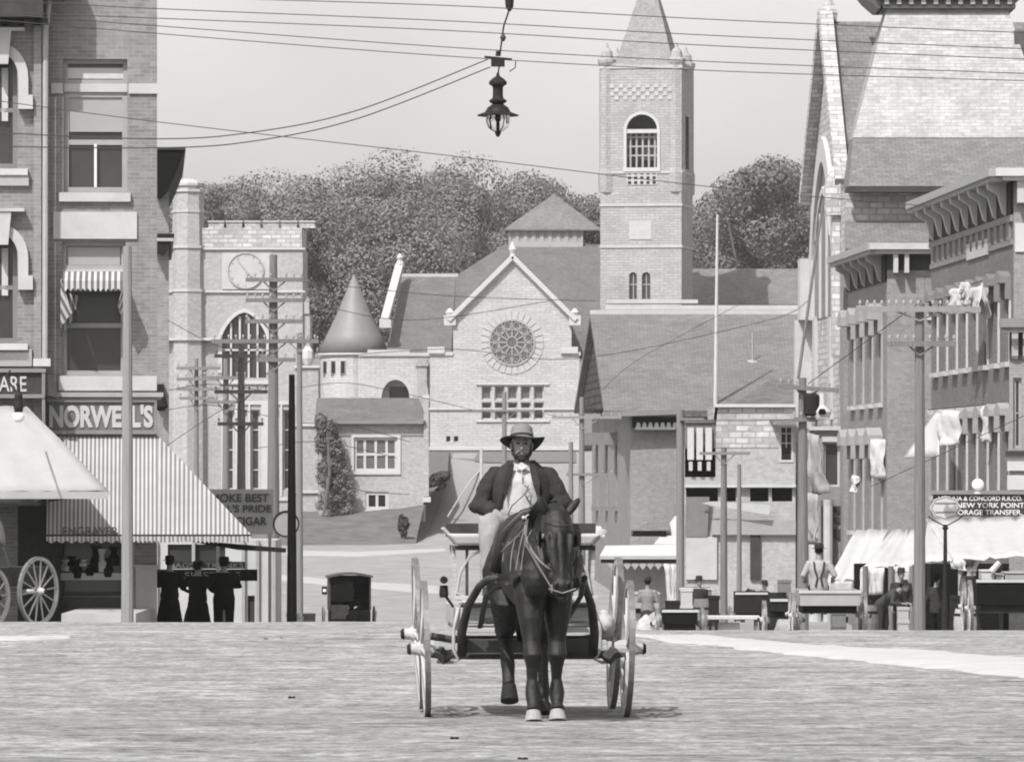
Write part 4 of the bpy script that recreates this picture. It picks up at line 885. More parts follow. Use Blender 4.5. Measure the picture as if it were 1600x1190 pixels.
q = W0.mb(); q.box(-.1, -.2, z0_(712), W0.len, 0, z0_(704)); q.box(-.2, -.3, z0_(776), W0.len, 0, z0_(766)); q.build('dark_cornice', M['paint_dark'], r0)
# R2, second block further down
r2 = thing('tan_block', 'lighter brick corner block with low cornice between the dark block and the stone church', 'building', P(1400, 985, 200))
W2 = span(1325, 211.0, 1386, 199); l2 = W2.len; u2 = W2.u; zf = lambda py, px: W2.z(py, u2(px)); s1, t1 = W2.z(632, l2 * .5), W2.z(505, l2 * .5); s2, t2 = W2.z(830, l2 * .5), W2.z(695, l2 * .5); top2 = 9.35
bays = [l2 * (i + .62) / 4.3 for i in range(4)]; hs = [(u - .5, u + .5, s1, t1) for u in bays] + [(u - .5, u + .5, s2, t2) for u in bays]
m = W2.mb(); shell(m, 0, l2, -3.6, top2 - .2, 9, hs, .2); m.build('wall', M['brick_mid'], r2)
for u in bays: hooded(r2, W2, u, 1.0, s1, t1, hm='paint_grey', fm='paint_grey', pm='pane', jamb='stone_grey', hood=.55); hooded(r2, W2, u, 1.0, s2, t2, hm='paint_grey', fm='paint_grey', jamb='stone_grey', pm='pane', hood=.55)
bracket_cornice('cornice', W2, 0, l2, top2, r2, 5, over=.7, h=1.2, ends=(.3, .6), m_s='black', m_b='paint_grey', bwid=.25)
Wf = front(1386, 1475, 199); m = Wf.mb(); m.box(0, -.02, -3.6, Wf.len, .15, top2 - .3); m.build('front_wall', M['brick_light'], r2)
q = Wf.mb(); q.box(-.6, -.7, top2 - .2, Wf.len, 0, top2); q.box(-.4, -.55, top2 - .34, Wf.len, 0, top2 - .2); q.build('front_cornice', M['stone_pale'], r2)
for px in (1395, 1412): q = Wf.mb(); q.box(Wf.u(px), -.5, top2 - .95, Wf.u(px + 7), 0, top2 - .34); q.build('console', M['stone_pale'], r2)
q = Wf.mb(); q.box(0, -.05, top2 - .85, Wf.len, 0, top2 - .34); q.build('front_frieze', M['paint_dark'], r2)
q = Wf.mb(); q.box(Wf.u(1431), -.04, Wf.z(478, 0), Wf.u(1444), 0, Wf.z(430, 0)); q.box(Wf.u(1446), -.04, Wf.z(492, 0), Wf.u(1456), 0, Wf.z(425, 0)); q.build('recess_panel', M['brick_mid'], r2)
q = Wf.mb(); q.box(Wf.u(1448), -.12, Wf.z(500, 0), Wf.u(1462), 0, Wf.z(492, 0)); q.build('window_sill', M['stone_white'], r2)
# ---------------- stone church on the right
rc_ = thing('gothic_church', 'brick and stone church with steep slate roofs and a tall pointed window', 'church', P(1300, 985, 224))
W4 = span(1266, 231, 1321, 218); l4 = W4.len; uA = l4 * .55; ez, az_ = 12.2, 18.4
m = W4.mb(); m.prism([(0, -3.5), (l4, -3.5), (l4, ez), (uA, az_), (0, ez)], 0, .5)
m.quad((l4, 0, -3.5), (l4, 26, -3.5), (l4, 26, ez), (l4, 0, ez)); m.build('wall', M['rubble'], rc_)
m = W4.mb(); aw0, aw1 = W4.u(1274), W4.u(1305); zs_, zt4 = W4.z(400, l4 / 2), W4.z(250, l4 / 2)
arch_band(m, aw0, aw1, zs_, zt4, .9, -.16, 0, n=18, pointed=True, foot=zs_ - W4.z(495, l4 / 2)); 
for k in (.33, .66): x = aw0 + (aw1 - aw0) * k; m.box(x - .12, -.1, W4.z(495, l4 / 2), x + .12, 0, W4.z(330, l4 / 2))
arch_band(m, aw0 + 1.2, aw1 - 1.2, W4.z(370, l4 / 2), W4.z(300, l4 / 2), .25, -.12, 0, n=10, pointed=True); m.build('window_tracery', M['stone_white'], rc_)
m = W4.mb(); p_ = arch_pts(aw0, aw1, zs_, zt4, 18, True); m.prism([(aw1, W4.z(495, l4 / 2))] + p_ + [(aw0, W4.z(495, l4 / 2))], -.03, .05); m.build('pointed_window', M['pane'], rc_)
m = W4.mb()
for px in (1276, 1300): x = W4.u(px); m.box(x - .4, -.12, W4.z(655, x), x + .4, 0, W4.z(495, x))
x = W4.u(1269); m.box(x - .4, -.5, W4.z(500, x), x + .5, .2, W4.z(405, x)); m.box(-.3, -.6, -3.5, .4, .3, W4.z(500, x)); m.build('buttress', M['stone_pale'], rc_)
m = W4.mb(); m.bar((-.2, -.15, ez), (uA, -.15, az_ + .3), .5, .5); m.bar((l4 + .2, -.15, ez), (uA, -.15, az_ + .3), .5, .5); m.lathe([(.3, 0), (.35, .3), (.1, .9)], (uA, 0, az_), 6)
m.lathe([(.55, -1.0), (.6, -.2), (.55, .2), (.1, 1.0)], (l4 - .3, -.2, ez - .1), 6); m.lathe([(.3, -6), (.3, -1)], (l4 - .3, -.2, ez - .1), 6); m.build('gable_coping', M['rubble'], rc_)
m = W4.mb(); m.slab([(l4 + .4, 0, ez - .3), (l4 + .4, 27, ez - .3), (uA, 27, az_), (uA, 0, az_)], .25); m.slab([(-.4, 27, ez - .3), (-.4, 0, ez - .3), (uA, 0, az_), (uA, 27, az_)], .25); m.build('nave_roof', M['slate_mid'], rc_)
# tower roof block: skirt and steep frustum
m = MB()
a, b = P(1326, 291, 213), P(1760, 291, 213); c, d_ = P(1333, 216, 216.5), P(1750, 216, 216.5)
A1, B1, C1, D1 = a, b, P(1640, 216, 216.5), c
m.add([a, b, V((b.x, 222, d_.z)), d_, c, V((a.x, 226, a.z)), V((c.x, 223, c.z))], [(0, 1, 3, 4), (0, 4, 6, 5)]); m.build('skirt_roof', M['slate_mid'], rc_)
m = MB(); p0, p1, p2, p3 = P(1333, 215, 216.6), P(1642, 215, 216.6), P(1575, 14, 219.4), P(1386, 14, 219.4)
bk = 8.0
q0, q1, q2, q3 = [V((p.x + dx, p.y + dy, p.z)) for p, dx, dy in ((p0, 0, bk), (p1, 0, bk), (p2, 0, bk - 5.5), (p3, 0, bk - 5.5))]
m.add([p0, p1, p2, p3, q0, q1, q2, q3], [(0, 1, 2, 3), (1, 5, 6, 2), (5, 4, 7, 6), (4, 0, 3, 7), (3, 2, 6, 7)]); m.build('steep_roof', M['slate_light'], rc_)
m = MB(); x0, x1 = p3.x - .25, p2.x + .25; zt5 = p2.z; m.box(x0, p2.y - .3, zt5, x1, p2.y + 3, zt5 + .14); m.box(x0 - .2, p2.y - .5, zt5 + .36, x1 + .2, p2.y + 3.2, zt5 + .6)
m.prism([(x0 - .1, zt5), (x0 + .1, zt5), (x0 - .1, zt5 + .45), (x0 - .7, zt5 + .6), (x0 - .5, zt5 + .35)], p2.y - .3, p2.y + 3); m.build('crest_cornice', M['tin_dark'], rc_)
for i in range(11): x = x0 + (x1 - x0) * (i + .5) / 11; q = MB(); q.box(x - .08, p2.y - .38, zt5 + .14, x + .08, p2.y, zt5 + .36); q.build('crest_bracket', M['stone_grey'], rc_)
for sx in (-1,):
    pr = p1.lerp(p2, .72); q = MB(); q.box(pr.x - .2, pr.y, pr.z - .9, pr.x + .5, pr.y + 1.5, pr.z + .5); q.build('dormer', M['tin_dark'], rc_)
m = MB(); a = P(1322, 345, 214.5); b = P(1760, 345, 214.5); m.box(a.x, a.y, -3, b.x, a.y + 9, P(0, 293, 214.5).z); m.build('tower_wall', M['rubble'], rc_)
m = MB(); a = P(1322, 300, 213); m.box(a.x, a.y, P(0, 300, 213).z, b.x, a.y + 1, P(0, 292, 213).z); m.build('eaves_gutter', M['paint_dark'], rc_)
m = MB(); a = P(1320, 388, 211.3); c = P(1320, 346, 213.9); m.slab([a, V((a.x + 6, a.y, a.z)), V((a.x + 6, c.y, c.z)), c], .15); m.build('low_roof', M['slate_mid'], rc_)
m = MB(); a = P(1318, 388, 212); m.box(a.x, a.y, -3, a.x + 6, a.y + 2.3, a.z - .1); m.build('low_wall', M['brick_light'], rc_)
W5 = front(1262, 1322, 214); Z5 = lambda py: W5.z(py, 0)
m = W5.mb(); hp = (W5.u(1287), W5.u(1312), Z5(760), Z5(690)); shell(m, W5.u(1266), W5.len, -3.5, Z5(668), 3, [hp], .2); m.build('porch_wall', M['brick_mid'], rc_)
window(rc_, W5, *hp, .15, 1, 1, fm='stone_pale', pm='pane'); q = W5.mb(); q.box(W5.u(1284), -.15, Z5(690), W5.u(1316), 0, Z5(682)); q.box(W5.u(1264), -.2, Z5(672), W5.len, .3, Z5(666)); q.build('porch_cornice', M['stone_pale'], rc_)
for px, wd in ((1273, .22), (1293, .17)): q = W5.mb(); q.lathe([(wd * 1.3, -3.5), (wd, -3), (wd, Z5(790)), (wd * 1.2, Z5(780))], (W5.u(px), -.35, 0), 10); q.build('porch_column', M['stone_pale'], rc_)
q = W5.mb(); q.box(W5.u(1287), -.1, Z5(800), W5.len, 0, Z5(790)); q.box(W5.u(1297), -.1, Z5(815), W5.len, 0, Z5(808)); q.box(W5.u(1297), -.1, Z5(840), W5.len, 0, Z5(826)); q.build('step_band', M['paint_dark'], rc_)
# ---------------- slate roofed market building (d 300)
r3 = thing('slate_roof_building', 'long building with broad slate roof and dark shingled gable end', 'building', P(1060, 960, 235))
W6 = span(925, 259, 985, 235); l6 = W6.len; Wf = front(985, 1262, 235); lf = Wf.len; Zf = lambda py: Wf.z(py, 0)
m = W6.mb(); hs = []
for px in (933, 948, 963): u = W6.u(px); hs.append((u - .6, u + .6, W6.z(790, u), W6.z(695, u)))
shell(m, 0, l6, -4, Zf(645), 2, hs, .2); m.build('side_wall', M['brick_light'], r3)
for h in hs:
    window(r3, W6, *h, .15, 1, 2, fm='paint_grey', pm='pane_mid'); q = W6.mb(); q.box(h[0] - .1, -.5, h[3], h[1] + .1, 0, h[3] + .5); q.build('window_hood', M['paint_mid'], r3)
    q = W6.mb(); q.box(h[0] - .1, -.2, h[2] - .2, h[1] + .1, 0, h[2]); q.build('window_sill', M['paint_mid'], r3)
m = Wf.mb(); m.box(0, 0, -4, lf, 16, Zf(645)); m.build('wall', M['brick_light'], r3)
m = Wf.mb(); e = 1.25; A_ = P(944, 641, 234.3); Bq = P(1262, 641, 234.3); Cq = P(1270, 489, 247); Dq = P(922, 489, 247)
m = MB(); m.slab([A_, Bq, Cq, Dq], .25); Eq = P(897, 637, 259); Fq = P(1250, 637, 259); m.slab([Fq, Eq, Dq, Cq], .25); m.build('roof', M['slate_mid'], r3)
m = MB(); s = V((.25, 0, 0)); m.add([A_ + s, Dq + s - V((0, 0, .2)), Eq + s], [(0, 1, 2)]); m.build('gable_end', M['shingle_dark'], r3)
m = MB(); m.box(Dq.x, Dq.y - .15, Dq.z - .05, Cq.x, Dq.y + .15, Dq.z + .12); m.build('ridge', M['stone_pale'], r3)
m = MB(); m.bar(A_ + V((-.05, -.1, -.15)), P(1062, 643, 234.2), .25, .2); m.build('eaves_board', M['paint_mid'], r3)
m = Wf.mb(); m.box(Wf.u(988), -.45, Zf(668), Wf.u(1062), 0, Zf(648)); m.build('eaves_shade_band', M['black'], r3)  # black band standing in for the shade under the eaves
for i in range(7): q = Wf.mb(); x = Wf.u(997 + i * 9.5); q.prism([(x - .1, Zf(668)), (x + .1, Zf(668)), (x + .05, Zf(660)), (x - .05, Zf(660))], -.5, -.44); q.build('frieze_tooth', M['stone_white'], r3)
q = Wf.mb(); q.box(Wf.u(992), -.52, Zf(671), Wf.u(1055), -.4, Zf(668)); q.build('frieze_band', M['stone_white'], r3)
# second part with stone front
r4 = thing('stone_front_building', 'pale rubble stone building with a dark band of openings under a white cornice', 'building', P(1170, 960, 226))
W7 = front(1068, 1243, 226); Z7 = lambda py: W7.z(py, 0); U7 = W7.u
hs = [(U7(1217), U7(1240), Z7(722), Z7(662))] + [(U7(a), U7(b), Z7(783), Z7(762)) for a, b in ((1072, 1122), (1132, 1150), (1172, 1201), (1206, 1238))]
m = W7.mb(); shell(m, 0, W7.len, -4, Z7(700), 7, hs[1:], .5); m.build('lower_wall', M['brick_buff'], r4)
m = W7.mb(); wall_holes(m, U7(1115), W7.len, Z7(699), Z7(634), [(hs[0][0], hs[0][1], Z7(699), hs[0][3])], .2, y=.02); m.box(U7(1115), .3, Z7(699), W7.len, 7, Z7(634)); m.prism([(U7(1108), Z7(700)), (U7(1115), Z7(700)), (U7(1122), Z7(634)), (U7(1118), Z7(634))], .02, .3); m.build('stone_wall', M['rubble'], r4)
q = W7.mb(); q.box(hs[0][0], -.02, Z7(722), hs[0][1], .0, Z7(699)); q.build('window_panel', M['pane_dark'], r4)
window(r4, W7, hs[0][0], hs[0][1], Z7(722), hs[0][3], .02, 2, 4, fm='stone_pale', pm='pane_dark', fw=.09)
q = W7.mb(); q.slab([(U7(1208), -.7, Z7(664)), (U7(1243), -.7, Z7(664)), (U7(1243), 0, Z7(655)), (U7(1203), 0, Z7(655))], .1); q.build('window_roof', M['slate'], r4)
q = W7.mb(); q.box(U7(1116), -.15, Z7(636), W7.len, .1, Z7(631)); q.build('coping', M['stone_white'], r4)
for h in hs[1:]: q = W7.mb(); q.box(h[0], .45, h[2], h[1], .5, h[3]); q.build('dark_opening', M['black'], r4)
q = W7.mb(); q.box(U7(1070), -.25, Z7(761), W7.len, .1, Z7(757)); q.build('shop_cornice', M['stone_white'], r4)
for a, b in ((1074, 1084), (1088, 1098), (1102, 1112)):
    q = W7.mb(); q.box(U7(a), -.2, Z7(718), U7(b), .02, Z7(668)); q.build('pilaster', M['stone_white'], r4)
    q = W7.mb(); q.box(U7(a) + .05, -.25, Z7(735), U7(b) - .05, .02, Z7(721)); q.build('window_sill', M['stone_pale'], r4)
q = W7.mb(); q.box(U7(1070), -.1, Z7(660), U7(1116), .1, Z7(655)); q.box(U7(1070), .0, Z7(745), U7(1118), .3, Z7(655)); q.build('bay_wall', M['slate_mid'], r4)
q = W7.mb(); q.slab([(U7(1095), -.5, Z7(786)), (U7(1200), -.5, Z7(804)), (U7(1203), -.5, Z7(788)), (U7(1110), -.5, Z7(783))], .05); q.build('slanting_board', M['stone_pale'], r4)
q = W7.mb(); q.box(U7(1112), -.2, Z7(835), W7.len, 0, Z7(812)); q.build('transom_band', M['paint_grey'], r4)
q = W7.mb(); q.box(U7(1172), -.12, Z7(905), U7(1188), 0, Z7(835)); q.build('doorway', M['paint_dark'], r4)
q = W7.mb(); q.slab([(U7(1070), -.15, Z7(838)), (U7(1105), -.15, Z7(838)), (U7(1108), -.3, Z7(776)), (U7(1072), -.3, Z7(776))], .05); q.build('shutter', M['paint_mid'], r4)
q = W7.mb(); q.box(U7(1072), -.12, Z7(905), U7(1120), 0, Z7(838)); q.build('whitewashed_panel', M['stone_pale'], r4)
# cross roof between
m = MB(); m.slab([P(1120, 647, 233.4), P(1250, 640, 233.4), P(1250, 592, 238), P(1205, 592, 238)], .15); m.build('cross_roof', M['slate'], r3)
# flagpole on the roof
fp = MB(); fp.cyl(P(1118, 632, 235.1), P(1121, 335, 235.1), .085, .045, 8); o = fp.build('flagpole', M['stone_white'], label='tall thin white flagpole rising from the slate roof of the market building', cat='flagpole')
vt = MB(); c = P(1176, 563, 240.6); vt.lathe([(.04, 0), (.04, 1.1)], c, 6); vt.lathe([(.35, -.25), (.2, .02)], c, 8); vt.build('roof_vent', M['paint_grey'], label='thin vent pipe on a pale collar standing on the big slate roof', cat='vent')
# little porch shop at the foot
r5 = thing('market_stall_shop', 'low shop with flat white canopy roof and zigzag trim beside the cart', 'building', P(1000, 965, 205))
W8 = front(958, 1062, 205); Z8 = lambda py: W8.z(py, 0); m = W8.mb(); m.box(0, 0, -3.6, W8.len, 5, Z8(868)); m.build('wall', M['paint_grey'], r5)
q = W8.mb(); q.slab([(W8.u(936), -1.4, Z8(867)), (W8.u(1058), -1.4, Z8(867)), (W8.u(1060), 0, Z8(850)), (W8.u(946), 0, Z8(852))], .12); q.build('canopy_roof', M['stone_white'], r5)
q = W8.mb(); q.box(W8.u(938), -1.35, Z8(878), W8.u(1056), -1.25, Z8(869)); q.build('canopy_fascia', M['black'], r5)
for i in range(9): q = W8.mb(); x = W8.u(955 + i * 12); q.prism([(x, Z8(889)), (x + .16, Z8(879)), (x - .16, Z8(879))], -1.35, -1.28); q.build('zigzag_trim', M['paint_grey'], r5)
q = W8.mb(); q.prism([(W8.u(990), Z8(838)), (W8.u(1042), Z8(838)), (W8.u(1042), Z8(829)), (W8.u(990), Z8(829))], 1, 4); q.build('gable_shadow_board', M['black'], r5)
q = W8.mb(); q.slab([(W8.u(988), 1, Z8(830)), (W8.u(1048), 1, Z8(828)), (W8.u(1048), 3, Z8(803)), (W8.u(1040), 3, Z8(803))], .1); q.build('gable_roof', M['slate_mid'], r5)
q = W8.mb(); q.slab([(W8.u(1022), .5, Z8(850)), (W8.u(1061), .5, Z8(850)), (W8.u(1061), 2.5, Z8(806)), (W8.u(1058), 2.5, Z8(806))], .05); q.build('canvas_awning', M['canvas'], r5)
q = W8.mb(); q.slab([(W8.u(900), 1, Z8(838)), (W8.u(946), 1, Z8(838)), (W8.u(940), 2, Z8(822)), (W8.u(900), 2, Z8(822))], .05)
q.build('rear_awning', M['canvas'], r5)
# ============================================================ poles, wires and hanging lamp
GRP = 'utility poles with crossarms'
def pole(name, label, px, ytop, d, w0, w1, arms, m='wood_pole', cat='pole', group=GRP, lean=0, ins=True, dep=False):
    p = P(px, ytop, d); g = G(p.x, d); t = thing(name, label, cat, V((p.x + lean, d, g)), group)
    q = MB(); k = d / F; q.tube([(p.x + lean, d, g - .3), (p.x + lean * .5, d, (g + p.z) / 2), (p.x, d, p.z)], [w1 / 2 * k, (w0 + w1) / 4 * k, w0 / 2 * k], 10); q.build('post', M[m], t, smooth=False)
    for ar in arms:
        ya, xa, xb = ar[:3]; am = ar[3] if len(ar) > 3 else m
        a, b = P(xa, ya, d - .16), P(xb, ya + (ar[4] if len(ar) > 4 else 0), d - .16)
        q = MB(); q.bar(a, b, .085, .095); ao = q.build('crossarm', M[am], t)
        if ins:
            q = MB(); n = max(4, int((xb - xa) / 11))
            c = a.lerp(b, .03); q.lathe([(.012, .04), (.012, .09), (.028, .095), (.026, .14), (.012, .155)], c, 6); io = q.build('insulator', M['paint_grey'], ao)
            for i in range(1, n):
                if abs((xa + (xb - xa) * i / n) - px) < 5: continue
                c2 = a.lerp(b, .03 + .94 * i / (n - 1)) - c; e = io.copy(); col.objects.link(e); e.location = io.location + c2
        if (xb - xa) > 50:
            q = MB(); pc = P(px, ya + 18, d - .1); q.bar(a.lerp(b, .28), pc, .03); q.build('brace', M[am], t); q = MB(); q.bar(a.lerp(b, .72), pc, .03); q.build('brace', M[am], t)
    return t
pole('utility_pole', 'stout pale pole standing in front of the lettered corner shop', 199, 385, 103, 13, 20, [], m='wood_pole_pale')
pole('utility_pole', 'tall pole with five stacked crossarms in front of the clock tower', 427, 398, 142, 12, 23,
     [(437, 384, 474), (469, 384, 474), (502, 383, 474), (533, 330, 497), (562, 400, 462)], m='wood_pole')
pole('utility_pole', 'near black pole carrying the round sign left of the valley street', 456, 585, 120, 9, 17, [], m='black')
pole('utility_pole', 'grey pole whose crossarms overlap the arched window of the clock tower', 377, 530, 165, 9, 19, [(556, 335, 425), (612, 335, 418), (662, 340, 412)], m='wood_pole_far')
pole('utility_pole', 'plain grey pole just left of the many armed poles', 353, 560, 172, 8, 16, [(590, 318, 385), (628, 322, 380)], m='wood_pole_far')
pole('utility_pole', 'thin pole with four short crossarms below the octagonal turret', 307, 560, 190, 6, 10, [(575, 276, 345), (592, 276, 342), (608, 276, 345), (622, 280, 340)], m='wood_pole_far')
pole('utility_pole', 'grey pole with one crossarm between tall pole and clock tower buttress', 468, 520, 185, 8, 12, [(533, 432, 498)], m='wood_pole_far')
pole('utility_pole', 'thick near pole before the hanging laundry, one pale and one dark crossarm', 1437, 474, 106, 14, 19, [(483, 1338, 1532, 'wood_pole_pale', 0), (537, 1387, 1494, 'wood_pole', 0)])
pole('utility_pole', 'wide grey pole with transformer gear beside the seated man', 1254, 590, 128, 12, 20, [(603, 1217, 1311, 'wood_pole', 7), (655, 1240, 1275, 'wood_pole')])
pole('utility_pole', 'slim pole with a single T crossarm before the rubble stone building', 1131, 700, 205, 9, 12, [(708, 1093, 1172, 'wood_pole_far')], ins=False)
pole('utility_pole', 'plain grey pole in front of the dark eaves of the slate roofed building', 1063, 640, 190, 12, 13, [(655, 1062, 1100, 'wood_pole_far')], m='wood_pole_far', ins=False)
pole('utility_pole', 'pole with a pale upper and a grey lower crossarm by the shingled gable', 909, 620, 222, 7, 13, [(652, 862, 971, 'wood_pole_pale'), (741, 885, 958, 'wood_pole_far')], m='wood_pole_far')
pole('utility_pole', 'distant pole behind the driver hat in front of the church windows', 788, 612, 290, 7, 9, [(641, 738, 836, 'wood_pole_far')], m='wood_pole_far')
pole('utility_pole', 'short dark pole stub with a lamp bracket beside the slim T pole', 1155, 725, 215, 6, 9, [], m='wood_pole_far')
pole('utility_pole', 'low pole stub between gable pole and brick side wall', 892, 690, 220, 7, 8, [], m='wood_pole_far')
pole('lamp_post', 'slender white post at the top of the hill road', 752, 700, 330, 5, 6, [], m='stone_white', cat='post', group=None)
# leaning mast
q = MB(); q.cyl(P(1247, 592, 130), P(1287, 310, 130), .035, .025, 8); q.build('leaning_mast', M['wood_pole'], label='thin grey leaning mast against the church gable on the right', cat='mast')
# transformer and round drum on the right pole
tr = thing('transformer', 'small dark drum and white lamp hung beside the wide grey pole', 'transformer', P(1272, 690, 127.8))
q = MB(); q.lathe([(.1, 0), (.17, .05), (.17, .42), (.1, .48)], P(1268, 650, 127.8), 12); q.build('drum', M['wood_dark'], tr)
q = MB(); c = P(1284, 652, 127.8); q.lathe([(.17, 0), (.2, .12), (.08, .25), (.05, .5)], c, 12); q.build('lamp_hood', M['stone_white'], tr)
q = MB(); q.lathe([(.07, -.02), (.08, .05), (.05, .1)], c + V((0, -.18, .08)), 10); q.build('lamp_mouth', M['black'], tr)
# small porcelain tipped rods hanging below the arm
# five wires right across the street, plus the strays
wires = [([(-60, -14), (250, -5), (700, 9), (1120, 31), (1660, 54)], 88), ([(-60, -2), (250, 14), (700, 33), (1120, 56), (1660, 79)], 89), ([(-60, 18), (250, 29), (700, 48), (1120, 72), (1660, 95)], 90),
         ([(-60, 18), (250, 41), (700, 74), (1120, 97), (1660, 117)], 92), ([(-60, 27), (250, 53), (700, 88), (1120, 111), (1660, 128)], 93), ([(-60, 150), (250, 191), (700, 243), (1120, 293), (1450, 322)], 96)]
def smooth_path(pts, d, n=40):
    out = []
    for i in range(n + 1):
        t = i / n * (len(pts) - 1); k = min(int(t), len(pts) - 2); f = t - k
        p = [pts[max(k - 1, 0)], pts[k], pts[k + 1], pts[min(k + 2, len(pts) - 1)]]
        c = [.5 * ((2 * p[1][j]) + (-p[0][j] + p[2][j]) * f + (2 * p[0][j] - 5 * p[1][j] + 4 * p[2][j] - p[3][j]) * f * f + (-p[0][j] + 3 * p[1][j] - 3 * p[2][j] + p[3][j]) * f ** 3) for j in (0, 1)]
        out.append(P(c[0], c[1], d))
    return out
M['wire'] = mat('wire', .05, .6, .1)
wl = ['topmost of the parallel wires crossing the sky', 'second wire from the top across the sky', 'middle wire of the five crossing the sky', 'fourth wire from the top across the sky', 'lowest of the five parallel sky wires', 'single wire sagging past the trees to the church gable']
for (pts, d), lab in zip(wires, wl):
    q = MB(); q.tube(smooth_path(pts, d), .0068, 5); q.build('overhead_wire', M['wire'], label=lab, cat='wire', group='wires crossing above the street')
for pts, d0, d1, r_, lab in (([(762, 93), (560, 172), (400, 206), (240, 217), (-60, 205)], 90, 114, .009, 'upper lamp cable swinging left to the corner building'), ([(766, 105), (560, 185), (400, 220), (250, 231), (-60, 228)], 90, 114, .009, 'lower lamp cable swinging left to the corner building')):
    pp = smooth_path(pts, 90); q = MB(); q.tube(pp, r_, 5); q.build('lamp_cable', M['wire'], label=lab, cat='cable', group='cables of the hanging street lamp')
for pts, d, lab in (([(497, 560), (700, 545), (905, 560), (1200, 500), (1262, 470)], 150, 'thin wire over the market roof'), ([(474, 470), (640, 500), (860, 470)], 150, 'wire from the upper crossarm over the church roof'), ([(474, 440), (700, 462), (930, 470)], 145, 'wire from the top crossarm towards the bell tower'),
                    ([(400, 700), (500, 690), (620, 715)], 150, 'thin wire in front of the library wing'), ([(470, 660), (560, 668), (640, 690)], 150, 'wire across the library wing roof'), ([(498, 735), (560, 765), (640, 772)], 150, 'low wire by the dark foliage beside the clock tower'),
                    ([(470, 605), (560, 600), (738, 640)], 170, 'wire running to the pole behind the driver'), ([(1064, 657), (1240, 655), (1300, 640)], 130, 'wire before the rubble stone building'), ([(1262, 600), (1440, 470)], 106, 'diagonal wire to the thick right pole'),
                    ([(1165, 470), (1000, 560), (940, 610)], 200, 'slack wire over the slate roof'), ([(836, 641), (870, 650), (905, 652)], 260, 'short wire between distant poles'), ([(1360, 760), (1480, 705), (1620, 640)], 120, 'wire crossing in front of the dark brick block'),
                    ([(262, 500), (340, 540), (400, 545)], 150, 'wire sloping to the many armed pole'), ([(255, 700), (330, 650), (420, 600)], 150, 'wire rising to the tall pole'), ([(262, 610), (330, 600), (420, 612)], 155, 'wire level with the clock tower ledge'), ([(262, 640), (330, 633), (420, 650)], 155, 'wire below the clock tower ledge')):
    q = MB(); q.tube(smooth_path(pts, d, 20), .008, 4); q.build('telephone_wire', M['wire'], label=lab, cat='wire', group='telephone wires between the poles')
# hanging street lamp
d = 90; c = P(778, 215, d); hl = thing('street_lamp', 'ornate gas arc lamp hanging over the middle of the street', 'street lamp', c)
zz = lambda py: P(778, py, d).z; k = d / F
q = MB(); cc = V((c.x, d, 0))
q.lathe([(.2 * 17 * k * 1.2, zz(178)), (15 * k, zz(168)), (17 * k, zz(172)), (9 * k, zz(164))][:0] or [(8 * k, zz(163)), (13 * k, zz(160)), (14 * k, zz(157)), (9 * k, zz(154)), (8 * k, zz(150)), (8 * k, zz(138)), (9 * k, zz(135)), (14 * k, zz(132)), (14 * k, zz(128)), (9 * k, zz(123)), (3 * k, zz(119)), (2 * k, zz(114))], cc, 20); q.build('lamp_body', M['iron'], hl, smooth=False)
q = MB(); q.lathe([(17 * k, zz(177)), (32 * k, zz(181.5)), (33 * k, zz(180)), (20 * k, zz(175)), (16 * k, zz(168)), (9 * k, zz(163))], cc, 28); q.build('reflector', M['iron'], hl, smooth=False)
gm = bpy.data.materials.new('clear_globe'); t_, b_ = nodes_of(gm); b_.inputs['Base Color'].default_value = (.8, .8, .8, 1); b_.inputs['Transmission Weight'].default_value = 1; b_.inputs['Roughness'].default_value = .03; b_.inputs['IOR'].default_value = 1.12
q = MB(); prof = [(19 * k * math.sin(a), zz(187) - 19 * k * math.cos(a) * 1.05) for a in [math.pi * i / 14 for i in range(1, 10)]]; q.lathe([(.01, zz(187) - 20 * k)] + prof, cc, 28); q.build('globe', gm, hl, smooth=True)
q = MB(); q.lathe([(2 * k, zz(214)), (4.5 * k, zz(209)), (5 * k, zz(205)), (1.5 * k, zz(203))], cc, 12); q.lathe([(2.5 * k, zz(203)), (2.5 * k, zz(190)), (4 * k, zz(188)), (4 * k, zz(178))], cc, 10); q.build('burner', M['iron'], hl)
q = MB()
for a in range(4): q.tube([cc + V((math.cos(a * 1.57 + .5) * r_ * k, math.sin(a * 1.57 + .5) * r_ * k, zz(y_))) for r_, y_ in ((18, 178), (20, 188), (16, 199), (4, 207))], .008, 5)
q.build('globe_cage', M['iron'], hl)
q = MB(); q.bar(P(757, 89, d), P(800, 93, d), .03, .03); q.box(c.x - .1, d - .09, zz(104), c.x + .1, d + .09, zz(92)); q.lathe([(4 * k, zz(88)), (3 * k, zz(80))], cc, 8); q.build('hanger_bar', M['iron'], hl)
q = MB(); q.tube([cc + V((0, 0, zz(118))), cc + V((.02, 0, zz(104)))], .012, 5); q.tube([P(781, 88, d), P(784, 64, d), P(787, 42, d), P(795, 18, d)], .014, 5); q.tube([P(806, 96, d), P(805, 106, d), P(796, 112, d)], .008, 4); q.build('suspension_cable', M['iron'], hl)
q = MB(); q.lathe([(2 * k, -.03), (5 * k, .03), (2 * k, .08)], P(786, 62, d), 8); q.build('pulley', M['wire'], hl)
q = MB(); q.lathe([(2 * k, 0), (6 * k, .06), (7 * k, .16), (8 * k, .4)], P(796, 18, d), 10); q.build('strain_insulator', M['iron'], hl)

